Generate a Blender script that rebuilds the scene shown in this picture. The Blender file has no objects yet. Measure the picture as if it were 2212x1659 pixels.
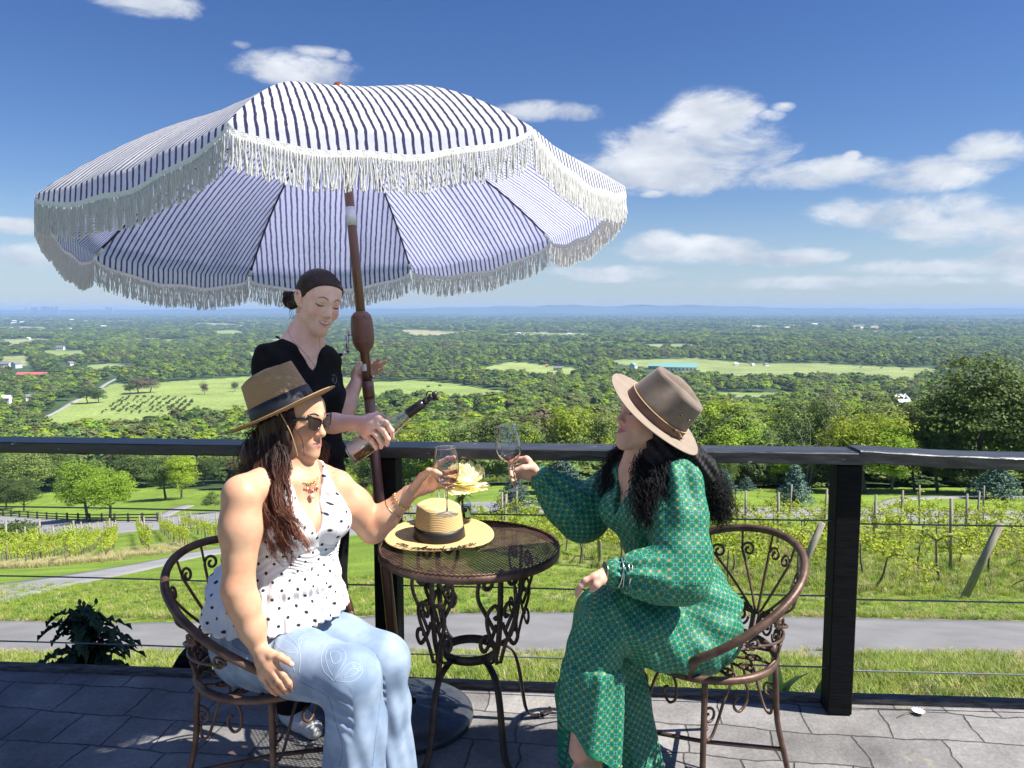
import bpy, bmesh, math, random
import numpy as np
from mathutils import Vector, Matrix, noise as mnoise
R = math.radians
SC = bpy.context.scene
COL = SC.collection
# ---------------------------------------------------------------- camera
EYE = 1.58; PITCH = R(5.48); FPX = 1662.0; CX = 1106.0; CY = 829.5
cam_d = bpy.data.cameras.new('camera'); cam = bpy.data.objects.new('camera', cam_d); COL.objects.link(cam)
cam.location = (0, 0, EYE); cam.rotation_euler = (R(90) - PITCH, 0, 0)
cam_d.sensor_width = 36.0; cam_d.lens = 36.0 * FPX / 2212.0
cam_d.clip_start = 0.05; cam_d.clip_end = 60000
SC.camera = cam
SC.view_settings.view_transform = 'Standard'; SC.view_settings.look = 'None'
SC.view_settings.exposure = 1.15; SC.view_settings.gamma = 1.0
SC.cycles.max_bounces = 9; SC.cycles.transparent_max_bounces = 16; SC.cycles.volume_bounces = 0
SC.cycles.transmission_bounces = 9; SC.cycles.caustics_reflective = False; SC.cycles.caustics_refractive = False
SC.cycles.sample_clamp_indirect = 6.0
# ---------------------------------------------------------------- sun + sky
SUN = Vector((0.74, -0.17, 1.0)).normalized()          # towards the sun
sun_d = bpy.data.lights.new('sun', 'SUN'); sun = bpy.data.objects.new('sun', sun_d); COL.objects.link(sun)
sun.rotation_euler = SUN.to_track_quat('Z', 'Y').to_euler()
sun_d.energy = 4.6; sun_d.angle = R(0.55); sun_d.color = (1.0, 0.955, 0.88)
W = bpy.data.worlds.new('World'); SC.world = W; W.use_nodes = True
def ray_dir(u, v):
    x = (u - CX) / FPX; y = (CY - v) / FPX
    return Vector((x, math.cos(PITCH) + y * math.sin(PITCH), -math.sin(PITCH) + y * math.cos(PITCH)))
def build_world():
    nt = W.node_tree; N = nt.nodes; L = nt.links; N.clear()
    out = N.new('ShaderNodeOutputWorld'); bg = N.new('ShaderNodeBackground')
    sky = N.new('ShaderNodeTexSky'); sky.sky_type = 'NISHITA'; sky.sun_disc = False
    sky.sun_elevation = math.asin(SUN.z); sky.sun_rotation = math.atan2(SUN.x, SUN.y)
    sky.air_density = 1.0; sky.dust_density = 0.1; sky.ozone_density = 4.0; sky.altitude = 200
    def M(op, a, b=None, c=None, clamp=False):
        n = N.new('ShaderNodeMath'); n.operation = op; n.use_clamp = clamp
        for i, x in enumerate((a, b, c)):
            if x is None: continue
            if isinstance(x, (int, float)): n.inputs[i].default_value = x
            else: L.new(x, n.inputs[i])
        return n.outputs[0]
    tc = N.new('ShaderNodeTexCoord'); sep = N.new('ShaderNodeSeparateXYZ'); L.new(tc.outputs['Generated'], sep.inputs[0])
    az = M('ARCTAN2', sep.outputs[0], sep.outputs[1]); el = M('ARCSINE', sep.outputs[2])
    cmb = N.new('ShaderNodeCombineXYZ'); L.new(M('MULTIPLY', az, 1.0), cmb.inputs[0]); L.new(M('MULTIPLY', el, 2.1), cmb.inputs[1])
    nz = N.new('ShaderNodeTexNoise'); nz.inputs['Scale'].default_value = 9.0; nz.inputs['Detail'].default_value = 9.0
    nz.inputs['Roughness'].default_value = 0.66; nz.inputs['Distortion'].default_value = 0.35; L.new(cmb.outputs[0], nz.inputs['Vector'])
    nz2 = N.new('ShaderNodeTexNoise'); nz2.inputs['Scale'].default_value = 14.0; nz2.inputs['Detail'].default_value = 6.0
    ad = N.new('ShaderNodeVectorMath'); ad.operation = 'ADD'; ad.inputs[1].default_value = (0.02, 0.05, 3.0)
    L.new(cmb.outputs[0], ad.inputs[0]); L.new(ad.outputs[0], nz2.inputs['Vector'])
    blobs = [(1490, 340, 255, 74, 1.15), (1530, 268, 125, 66, 1.1), (1420, 372, 180, 30, 1), (1770, 374, 190, 30, 1), (650, 152, 140, 36, 1), (690, 114, 62, 13, .75),
             (310, -6, 130, 34, .95), (1190, 240, 120, 22, .72), (1990, 382, 150, 42, .85), (2150, 328, 110, 36, .95), (1960, 452, 230, 34, .9),
             (2100, 492, 250, 46, .85), (1480, 540, 240, 30, .9), (1420, 522, 70, 26, .9), (1680, 556, 150, 20, .85), (1330, 590, 150, 20, .8), (2040, 575, 260, 17, .7),
             (2190, 550, 90, 24, .85), (30, 488, 80, 16, .85), (70, 552, 120, 26, .6), (1415, 419, 34, 9, .8), (1842, 338, 22, 11, .85),
             (1660, 250, 34, 12, .55), (1690, 232, 26, 9, .5), (515, 95, 26, 8, .45), (1740, 610, 420, 14, .55), (740, 122, 24, 13, .7),
             (2330, 560, 200, 60, .7), (2400, 380, 120, 70, .9), (-250, 560, 220, 60, .8), (-300, 250, 180, 60, .8), (2700, 480, 260, 60, .9)]
    mask = None; vert = None
    for (u, v, ru, rv, s) in blobs:
        d = ray_dir(u, v); d.normalize(); a0 = math.atan2(d.x, d.y); e0 = math.asin(d.z)
        d1 = ray_dir(u + ru, v).normalized(); ra = abs(math.atan2(d1.x, d1.y) - a0); re = rv / FPX
        dx = M('DIVIDE', M('SUBTRACT', az, a0), ra); dy = M('DIVIDE', M('SUBTRACT', el, e0), re)
        q = M('ADD', M('MULTIPLY', dx, dx), M('MULTIPLY', dy, dy))
        m = M('MULTIPLY', M('SUBTRACT', 1.15, q, clamp=False), s)
        vt = M('MULTIPLY', M('MAXIMUM', m, 0.0), dy)
        mask = m if mask is None else M('MAXIMUM', mask, m)
        vert = vt if vert is None else M('ADD', vert, vt)
    dens = M('ADD', M('MULTIPLY', mask, 0.62), M('MULTIPLY', M('SUBTRACT', nz.outputs[0], 0.5), 2.3))
    mr = N.new('ShaderNodeMapRange'); mr.interpolation_type = 'SMOOTHSTEP'; L.new(dens, mr.inputs[0])
    mr.inputs[1].default_value = -0.05; mr.inputs[2].default_value = 0.66
    # no cloud where the mask is well away
    gate = N.new('ShaderNodeMapRange'); gate.interpolation_type = 'SMOOTHSTEP'; L.new(mask, gate.inputs[0]); gate.inputs[1].default_value = -0.45; gate.inputs[2].default_value = 0.15
    cov = M('MULTIPLY', mr.outputs[0], gate.outputs[0])
    cov = M('MULTIPLY', cov, 0.93)
    # low cloud veil near the horizon
    veil = N.new('ShaderNodeMapRange'); veil.interpolation_type = 'SMOOTHSTEP'; L.new(el, veil.inputs[0]); veil.inputs[1].default_value = 0.16; veil.inputs[2].default_value = 0.0
    veil.inputs[3].default_value = 0.0; veil.inputs[4].default_value = 0.55
    # brightness inside clouds
    lum = M('ADD', M('MULTIPLY', vert, 0.16), M('MULTIPLY', M('SUBTRACT', nz2.outputs[0], 0.5), 1.1))
    lr = N.new('ShaderNodeMapRange'); L.new(lum, lr.inputs[0]); lr.inputs[1].default_value = -0.28; lr.inputs[2].default_value = 0.22
    rc = N.new('ShaderNodeMixRGB'); L.new(lr.outputs[0], rc.inputs[0]); rc.inputs[1].default_value = (2.65, 3.0, 3.6, 1); rc.inputs[2].default_value = (5.0, 5.15, 5.4, 1)
    hs = N.new('ShaderNodeHueSaturation'); hs.inputs['Saturation'].default_value = 1.22; hs.inputs['Value'].default_value = .60; hs.inputs['Hue'].default_value = 0.514
    L.new(sky.outputs[0], hs.inputs['Color'])
    mv = N.new('ShaderNodeMixRGB'); L.new(veil.outputs[0], mv.inputs[0]); L.new(hs.outputs[0], mv.inputs[1]); mv.inputs[2].default_value = (2.15, 2.75, 3.85, 1)
    mx = N.new('ShaderNodeMixRGB'); L.new(cov, mx.inputs[0]); L.new(mv.outputs[0], mx.inputs[1]); L.new(rc.outputs[0], mx.inputs[2])
    L.new(mx.outputs[0], bg.inputs[0]); bg.inputs[1].default_value = 0.085
    L.new(bg.outputs[0], out.inputs[0])
build_world()
# ---------------------------------------------------------------- helpers
def P(u, v, Y):
    d = ray_dir(u, v); return Vector((0, 0, EYE)) + d * (Y / d.y)
def PZ(u, v, z):
    d = ray_dir(u, v); return Vector((0, 0, EYE)) + d * ((z - EYE) / d.z)
def uv_of(p):
    x, y, z = p[0], p[1], p[2] - EYE
    d = y * math.cos(PITCH) - z * math.sin(PITCH); w = y * math.sin(PITCH) + z * math.cos(PITCH)
    return CX + FPX * x / d, CY - FPX * w / d
def mk_mesh(name, V, F, mats=None, smooth=True, mi=None):
    me = bpy.data.meshes.new(name)
    V = np.asarray(V, dtype=np.float32).reshape(-1, 3)
    if isinstance(F, np.ndarray):
        nf, k = F.shape
        me.vertices.add(len(V)); me.vertices.foreach_set('co', V.ravel())
        me.loops.add(nf * k); me.loops.foreach_set('vertex_index', F.astype(np.int32).ravel())
        me.polygons.add(nf); me.polygons.foreach_set('loop_start', np.arange(0, nf * k, k, dtype=np.int32))
        me.polygons.foreach_set('loop_total', np.full(nf, k, dtype=np.int32))
        me.update(calc_edges=True)
    else:
        me.from_pydata([tuple(map(float, v)) for v in V], [], [tuple(f) for f in F])
    if mats is not None:
        for m in (mats if isinstance(mats, (list, tuple)) else [mats]): me.materials.append(m)
    if mi is not None: me.polygons.foreach_set('material_index', np.asarray(mi, dtype=np.int32))
    me.polygons.foreach_set('use_smooth', np.full(len(me.polygons), bool(smooth)))
    me.update()
    return me
def link(name, data, parent=None, loc=(0, 0, 0)):
    o = bpy.data.objects.new(name, data); COL.objects.link(o); o.location = loc
    if parent is not None: o.parent = parent
    return o
def tag(o, label=None, cat=None, group=None, kind=None):
    if label: o['label'] = label
    if cat: o['category'] = cat
    if group: o['group'] = group
    if kind: o['kind'] = kind
    return o
def thing(name, label, cat, loc=(0, 0, 0), rz=0, group=None):
    o = link(name, None, None, loc); o.rotation_euler = (0, 0, rz); o.empty_display_size = 0.1
    return tag(o, label, cat, group)
class MB:
    """collects vertices and faces of one mesh; root is subtracted so children sit in the parent's frame"""
    def __init__(s): s.V = []; s.F = []; s.M = []; s.n = 0
    def add(s, V, F, m=0):
        V = [tuple(v) for v in V]; s.V += V; b = s.n
        for f in F: s.F.append(tuple(i + b for i in f)); s.M.append(m)
        s.n += len(V)
    def box(s, c, h, rot=None, m=0, bev=0):
        c = Vector(c); rot = rot or Matrix.Identity(3)
        V = [c + rot @ Vector((x * h[0], y * h[1], z * h[2])) for z in (-1, 1) for x, y in ((-1, -1), (1, -1), (1, 1), (-1, 1))]
        s.add(V, [(3, 2, 1, 0), (4, 5, 6, 7), (0, 1, 5, 4), (1, 2, 6, 5), (2, 3, 7, 6), (3, 0, 4, 7)], m)
    def bbox(s, c, h, b, rot=None, m=0):
        """box with chamfered edges"""
        c = Vector(c); rot = rot or Matrix.Identity(3)
        V = []; ids = {}
        for sx in (-1, 1):
            for sy in (-1, 1):
                for sz in (-1, 1):
                    for ax in range(3):
                        q = [sx * (h[0] - b), sy * (h[1] - b), sz * (h[2] - b)]; q[ax] = (sx, sy, sz)[ax] * h[ax]
                        ids[(sx, sy, sz, ax)] = len(V); V.append(c + rot @ Vector(q))
        F = []
        for ax in range(3):
            o = [a for a in range(3) if a != ax]
            for sgn in (-1, 1):
                q = []
                for a, b2 in ((-1, -1), (1, -1), (1, 1), (-1, 1)):
                    k = [0, 0, 0]; k[ax] = sgn; k[o[0]] = a; k[o[1]] = b2; q.append(ids[(k[0], k[1], k[2], ax)])
                F.append(q)
            for a in (-1, 1):
                for b2 in (-1, 1):
                    k = [0, 0, 0]; k[o[0]] = a; k[o[1]] = b2
                    k1 = list(k); k1[ax] = -1; k2 = list(k); k2[ax] = 1
                    F.append([ids[(*k1, o[0])], ids[(*k2, o[0])], ids[(*k2, o[1])], ids[(*k1, o[1])]])
        for sx in (-1, 1):
            for sy in (-1, 1):
                for sz in (-1, 1): F.append([ids[(sx, sy, sz, a)] for a in range(3)])
        s.add(V, F, m)
    def tube(s, pts, r, n=8, cap=True, m=0, flat=None, up=None, closed=False):
        """pts polyline, r radius or list; flat=(wx,wy) scales the section along normal / binormal"""
        pts = [Vector(p) for p in pts]; k = len(pts)
        if k < 2: return
        rr = r if isinstance(r, (list, tuple)) else [r] * k
        T = []
        for i in range(k):
            a = pts[i - 1] if (i > 0 or closed) else pts[0]; b = pts[(i + 1) % k] if (i < k - 1 or closed) else pts[-1]
            t = b - a; T.append(t.normalized() if t.length > 1e-9 else Vector((0, 0, 1)))
        n0 = Vector(up) if up is not None else Vector((0.13, 0.21, 0.97))
        if abs(n0.normalized().dot(T[0])) > 0.97: n0 = Vector((1, 0.1, 0))
        nrm = (n0 - T[0] * n0.dot(T[0])).normalized(); V = []
        fx, fy = flat or (1, 1)
        for i in range(k):
            if up is not None:
                q = Vector(up) - T[i] * Vector(up).dot(T[i])
                if q.length > 1e-3: nrm = q.normalized()
            else:
                q = nrm - T[i] * nrm.dot(T[i]); nrm = q.normalized() if q.length > 1e-6 else nrm
            b = T[i].cross(nrm)
            for j in range(n):
                a = 2 * math.pi * j / n; V.append(pts[i] + nrm * (math.cos(a) * rr[i] * fx) + b * (math.sin(a) * rr[i] * fy))
        F = []
        for i in range(k - 1 if not closed else k):
            i2 = (i + 1) % k
            for j in range(n):
                j2 = (j + 1) % n; F.append((i * n + j, i * n + j2, i2 * n + j2, i2 * n + j))
        if cap and not closed: F.append(tuple(range(n - 1, -1, -1))); F.append(tuple((k - 1) * n + j for j in range(n)))
        s.add(V, F, m)
    def lathe(s, prof, c=(0, 0, 0), rot=None, n=32, m=0, cap=False):
        c = Vector(c); rot = rot or Matrix.Identity(3); V = []; F = []
        for (r, z) in prof:
            for j in range(n):
                a = 2 * math.pi * j / n; V.append(c + rot @ Vector((r * math.cos(a), r * math.sin(a), z)))
        for i in range(len(prof) - 1):
            for j in range(n):
                j2 = (j + 1) % n; F.append((i * n + j, i * n + j2, (i + 1) * n + j2, (i + 1) * n + j))
        if cap: F.append(tuple(range(n - 1, -1, -1))); F.append(tuple((len(prof) - 1) * n + j for j in range(n)))
        s.add(V, F, m)
    def build(s, name, mats, parent=None, smooth=True, origin=None, label=None):
        org = Vector(origin) if origin is not None else (parent.matrix_basis.translation.copy() if parent is not None and parent.parent is None else Vector((0, 0, 0)))
        V = [Vector(v) - org for v in s.V] if origin is not None or parent is not None else s.V
        me = mk_mesh(name, V, s.F, mats, smooth, s.M if len(set(s.M)) > 1 else None)
        o = link(name, me, parent)
        if label: o['label'] = label
        return o
def catmull(pts, sub=6, closed=False):
    pts = [Vector(p) for p in pts]; out = []; n = len(pts)
    rng = range(n) if closed else range(n - 1)
    for i in rng:
        p0 = pts[(i - 1) % n] if (closed or i > 0) else pts[0]; p1 = pts[i]; p2 = pts[(i + 1) % n]
        p3 = pts[(i + 2) % n] if (closed or i < n - 2) else pts[-1]
        for k in range(sub):
            t = k / sub
            out.append(0.5 * ((2 * p1) + (p2 - p0) * t + (2 * p0 - 5 * p1 + 4 * p2 - p3) * t * t + (3 * p1 - p0 - 3 * p2 + p3) * t ** 3))
    if not closed: out.append(pts[-1])
    return out
# ---- materials
def nodes_of(name):
    m = bpy.data.materials.new(name); m.use_nodes = True; nt = m.node_tree
    return m, nt, nt.nodes, nt.links, nt.nodes['Principled BSDF']
def setc(sock, c): sock.default_value = (c[0], c[1], c[2], 1)
def mat(name, c, rough=0.5, metal=0, c2=None, scale=20, detail=5, bump=0, bscale=None, coat=0, sheen=0, sss=0, spec=None, coord='Object', lo=0.35, hi=0.65, bdist=0.01, stretch=None, rnd=0.0):
    m, nt, N, L, b = nodes_of(name)
    setc(b.inputs['Base Color'], c); b.inputs['Roughness'].default_value = rough; b.inputs['Metallic'].default_value = metal
    if coat: b.inputs['Coat Weight'].default_value = coat
    if sheen: b.inputs['Sheen Weight'].default_value = sheen
    if spec is not None: b.inputs['Specular IOR Level'].default_value = spec
    if sss:
        b.inputs['Subsurface Weight'].default_value = sss; b.inputs['Subsurface Radius'].default_value = (1.0, 0.35, 0.2); b.inputs['Subsurface Scale'].default_value = 0.008
    if c2 or bump:
        tc = N.new('ShaderNodeTexCoord'); src = tc.outputs[coord]
        if stretch:
            mp = N.new('ShaderNodeMapping'); mp.inputs['Scale'].default_value = stretch; L.new(src, mp.inputs[0]); src = mp.outputs[0]
    last = None
    if c2:
        nz = N.new('ShaderNodeTexNoise'); nz.inputs['Scale'].default_value = scale; nz.inputs['Detail'].default_value = detail; L.new(src, nz.inputs['Vector'])
        mr = N.new('ShaderNodeMapRange'); L.new(nz.outputs[0], mr.inputs[0]); mr.inputs[1].default_value = lo; mr.inputs[2].default_value = hi
        mx = N.new('ShaderNodeMixRGB'); L.new(mr.outputs[0], mx.inputs[0]); setc(mx.inputs[1], c); setc(mx.inputs[2], c2); L.new(mx.outputs[0], b.inputs['Base Color']); last = mx
    if rnd:
        oi = N.new('ShaderNodeObjectInfo'); mr2 = N.new('ShaderNodeMapRange'); L.new(oi.outputs['Random'], mr2.inputs[0]); mr2.inputs[3].default_value = 1 - rnd; mr2.inputs[4].default_value = 1 + rnd
        hs = N.new('ShaderNodeHueSaturation'); L.new(mr2.outputs[0], hs.inputs['Value'])
        if last: L.new(last.outputs[0], hs.inputs['Color'])
        else: setc(hs.inputs['Color'], c)
        L.new(hs.outputs[0], b.inputs['Base Color'])
    if bump:
        nb = N.new('ShaderNodeTexNoise'); nb.inputs['Scale'].default_value = bscale or scale; nb.inputs['Detail'].default_value = 6; L.new(src, nb.inputs['Vector'])
        bp = N.new('ShaderNodeBump'); bp.inputs['Strength'].default_value = bump; bp.inputs['Distance'].default_value = bdist; L.new(nb.outputs[0], bp.inputs['Height']); L.new(bp.outputs[0], b.inputs['Normal'])
    return m
def leaf_mat(name, c, c2, scale=0.6, tr=0.35, rnd=0.22, huer=0.02, rough=0.55, attr=None):
    """leaves: diffuse + translucent, colour varies with noise and from plant to plant"""
    m, nt, N, L, b = nodes_of(name); out = N['Material Output']
    tc = N.new('ShaderNodeTexCoord'); nz = N.new('ShaderNodeTexNoise'); nz.inputs['Scale'].default_value = scale; nz.inputs['Detail'].default_value = 4; L.new(tc.outputs['Object'], nz.inputs['Vector'])
    mr = N.new('ShaderNodeMapRange'); L.new(nz.outputs[0], mr.inputs[0]); mr.inputs[1].default_value = 0.35; mr.inputs[2].default_value = 0.65
    mx = N.new('ShaderNodeMixRGB'); L.new(mr.outputs[0], mx.inputs[0]); setc(mx.inputs[1], c); setc(mx.inputs[2], c2)
    oi = N.new('ShaderNodeObjectInfo')
    a = N.new('ShaderNodeMapRange'); L.new(oi.outputs['Random'], a.inputs[0]); a.inputs[3].default_value = 1 - rnd; a.inputs[4].default_value = 1 + rnd
    wn = N.new('ShaderNodeTexWhiteNoise'); wn.noise_dimensions = '1D'; L.new(oi.outputs['Random'], wn.inputs['W'])
    h = N.new('ShaderNodeMapRange'); L.new(wn.outputs[0], h.inputs[0]); h.inputs[3].default_value = 0.5 - huer; h.inputs[4].default_value = 0.5 + huer * 0.7
    hs = N.new('ShaderNodeHueSaturation'); L.new(a.outputs[0], hs.inputs['Value']); L.new(h.outputs[0], hs.inputs['Hue']); L.new(mx.outputs[0], hs.inputs['Color'])
    L.new(hs.outputs[0], b.inputs['Base Color']); b.inputs['Roughness'].default_value = rough; b.inputs['Specular IOR Level'].default_value = 0.25
    t = N.new('ShaderNodeBsdfTranslucent'); hs2 = N.new('ShaderNodeHueSaturation'); hs2.inputs['Hue'].default_value = 0.485; hs2.inputs['Value'].default_value = 1.5; L.new(hs.outputs[0], hs2.inputs['Color']); L.new(hs2.outputs[0], t.inputs[0])
    ms = N.new('ShaderNodeMixShader'); ms.inputs[0].default_value = tr; L.new(b.outputs[0], ms.inputs[1]); L.new(t.outputs[0], ms.inputs[2]); L.new(ms.outputs[0], out.inputs[0])
    return m
def poly_in(pts, u, v):
    """numpy point in polygon"""
    u = np.asarray(u, float); v = np.asarray(v, float); ins = np.zeros(u.shape, bool); n = len(pts); j = n - 1
    for i in range(n):
        xi, yi = pts[i]; xj, yj = pts[j]
        c = ((yi > v) != (yj > v)) & (u < (xj - xi) * (v - yi) / ((yj - yi) or 1e-9) + xi); ins ^= c; j = i
    return ins
# ================================================================ TERRAIN
random.seed(5); rng = np.random.default_rng(7)
def tanv(v): return math.tan(math.atan((v - CY) / FPX) + PITCH)
_FAR = [(1130, 802), (1500, 768)]
_cols = {
 -700: [(8.7, 1350), (15, 1290), (25, 1252), (40, 1235), (61, 1222), (100, 1180), (145, 1130), (170, 1118), (220, 1062), (300, 1005), (450, 938), (600, 888), (800, 846)] + _FAR,
 0: [(8.7, 1345), (15, 1277), (25, 1237), (40, 1222), (61, 1208), (100, 1168), (115, 1156), (145, 1121), (170, 1112), (220, 1060), (300, 1000), (450, 935), (600, 885), (800, 845)] + _FAR,
 553: [(8.7, 1335), (15, 1270), (25, 1222), (40, 1190), (61, 1163), (100, 1122), (145, 1084), (200, 1050), (300, 995), (450, 930), (600, 880), (800, 842)] + _FAR,
 1106: [(8.7, 1325), (20, 1215), (36, 1130), (45, 1108), (52, 1087), (75, 1062), (100, 1045), (160, 1010), (250, 970), (400, 915), (600, 868), (800, 838)] + _FAR,
 1659: [(8.7, 1334), (12.5, 1286), (20, 1221), (30, 1150), (36, 1126), (42, 1106), (50, 1086), (60, 1064), (80, 1036), (110, 1005), (160, 975), (250, 940), (400, 905), (600, 868), (800, 838)] + _FAR,
 2212: [(8.7, 1342), (12.5, 1290), (20, 1222), (30, 1152), (36, 1128), (42, 1106), (50, 1086), (60, 1064), (80, 1036), (110, 1003), (160, 972), (250, 935), (400, 900), (600, 868), (800, 838)] + _FAR,
 2900: [(8.7, 1342), (12.5, 1290), (20, 1222), (30, 1152), (36, 1128), (42, 1106), (50, 1086), (60, 1064), (80, 1036), (110, 1003), (160, 965), (250, 925), (400, 895), (600, 866), (800, 838)] + _FAR}
_K = sorted(_cols); _LG = np.linspace(math.log(2.0), math.log(30000), 900)
_T = []
for k in _K:
    Y = [2.0, 3.3, 4.4, 6.5] + [a for a, b in _cols[k]] + [2200, 30000]
    Z = [-.30, -.33, -.62, -1.46] + [EYE - a * tanv(b) for a, b in _cols[k]] + [-91, -91]
    _T.append(np.interp(np.exp(_LG), Y, Z))
_T = np.array(_T)
for k in range(len(_T)):                      # soften the kinks a little
    for _ in range(6): _T[k, 1:-1] = _T[k, 1:-1] * .5 + (_T[k, :-2] + _T[k, 2:]) * .25
def _n2(x, y, s, seed=0.0):
    return (np.sin(x * s + seed) * np.cos(y * s * 1.13 + seed * 2) + .5 * np.sin(x * s * 2.3 + 1.7 + seed) * np.sin(y * s * 2.1 + seed) + .25 * np.cos(x * s * 5.1 + y * s * 4.3))
def gz(x, y):
    x = np.asarray(x, float); y = np.asarray(y, float)
    yy = np.maximum(y, 2.05); u = CX + FPX * x / (np.maximum(yy, 3.2) * math.cos(PITCH) + 0.12 * np.maximum(yy, 3.2))
    li = (np.log(yy) - _LG[0]) / (_LG[1] - _LG[0]); li = np.clip(li, 0, len(_LG) - 1.001); i0 = li.astype(int); fr = li - i0
    ci = np.interp(u, _K, np.arange(len(_K))); c0 = np.clip(ci.astype(int), 0, len(_K) - 2); cf = ci - c0; cf = cf * cf * (3 - 2 * cf) * .5 + cf * .5
    a = _T[c0, i0] * (1 - fr) + _T[c0, i0 + 1] * fr; b = _T[c0 + 1, i0] * (1 - fr) + _T[c0 + 1, i0 + 1] * fr
    z = a * (1 - cf) + b * cf
    amp = np.clip((yy - 12) / 60, 0, 1) * .25 + np.clip((yy - 900) / 3000, 0, 1) * 7
    return z + amp * _n2(x, yy, .002 + .03 / (1 + yy / 40.))
def GP(u, v):
    """where the ray through (u, v) meets the ground"""
    d = ray_dir(u, v); t = np.exp(np.linspace(math.log(3.3), math.log(16000), 1600)); k = t / d.y
    z = EYE + d.z * k; g = gz(d.x * k, t); idx = np.nonzero(z < g)[0]
    if len(idx) == 0: i = len(t) - 1
    else: i = idx[0]
    if i > 0:
        f0 = z[i - 1] - g[i - 1]; f1 = z[i] - g[i]; w = f0 / (f0 - f1) if f0 != f1 else 0
        y = t[i - 1] + (t[i] - t[i - 1]) * w
    else: y = t[0]
    x = d.x * y / d.y
    return Vector((x, y, float(gz(x, y))))
FIELDS = [
 ([(98, 908), (150, 872), (219, 838), (253, 829), (352, 826), (549, 812), (700, 805), (830, 828), (830, 862), (700, 872), (533, 890), (400, 897), (300, 925), (110, 925)], (.235, .30, .085)),
 ([(780, 830), (804, 826), (902, 822), (977, 827), (1052, 840), (1084, 843), (1112, 858), (1097, 866), (990, 863), (897, 857), (780, 850)], (.225, .30, .085)),
 ([(1040, 797), (1100, 781), (1135, 784), (1180, 789), (1246, 795), (1252, 806), (1190, 811), (1050, 805)], (.26, .32, .10)),
 ([(1310, 778), (1500, 774), (1622, 785), (1729, 784), (1835, 788), (1969, 794), (2035, 796), (2009, 808), (1969, 826), (1862, 815), (1782, 811), (1675, 816), (1600, 818), (1535, 812), (1450, 800), (1330, 785)], (.235, .285, .10)),
 ([(1545, 848), (1715, 848), (1722, 862), (1650, 866), (1590, 872), (1548, 868)], (.21, .29, .08)),
 ([(88, 757), (183, 757), (186, 770), (150, 774), (95, 768)], (.22, .28, .09)), ([(560, 733), (640, 729), (710, 737), (600, 745)], (.24, .29, .12)), ([(1290, 742), (1500, 744), (1640, 750), (1420, 756)], (.24, .29, .12)), ([(0, 733), (95, 731), (125, 741), (0, 748)], (.26, .29, .13)), ([(180, 790), (240, 785), (305, 794), (205, 802)], (.22, .28, .10)), ([(1050, 742), (1180, 745), (1150, 752), (1040, 750)], (.25, .29, .13)), ([(300, 735), (400, 732), (420, 740), (310, 742)], (.24, .28, .12)), ([(1960, 728), (2120, 726), (2212, 731), (1990, 735)], (.25, .28, .12)),
 ([(462, 714), (507, 713), (532, 719), (520, 726), (468, 728)], (.24, .30, .11)),
 ([(844, 712), (920, 714), (1000, 722), (961, 730), (897, 729)], (.33, .30, .16)),
 ([(1060, 722), (1240, 719), (1330, 724), (1240, 730), (1080, 729)], (.25, .29, .12)),
 ([(1835, 703), (1900, 704), (1900, 709), (1840, 709)], (.36, .27, .16)), ([(1622, 704), (1668, 705), (1660, 710), (1622, 710)], (.36, .31, .19)),
 ([(2060, 711), (2120, 711), (2115, 716), (2060, 716)], (.33, .30, .18)), ([(1880, 716), (1990, 716), (1980, 721), (1885, 721)], (.25, .28, .13)),
 ([(0, 706), (60, 705), (70, 711), (0, 712)], (.25, .28, .13)), ([(1200, 740), (1330, 738), (1350, 745), (1210, 748)], (.25, .30, .12)),
 ([(500, 762), (600, 758), (690, 762), (690, 770), (560, 772)], (.24, .30, .11)), ([(0, 770), (60, 768), (62, 790), (0, 794)], (.26, .29, .12)),
 ([(1010, 905), (1060, 905), (1060, 912), (1010, 912)], (.20, .28, .08)), ([(1740, 905), (1790, 900), (1790, 925), (1740, 930)], (.20, .28, .08)),
 ([(640, 742), (760, 738), (780, 748), (660, 752)], (.24, .28, .11))]
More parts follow.
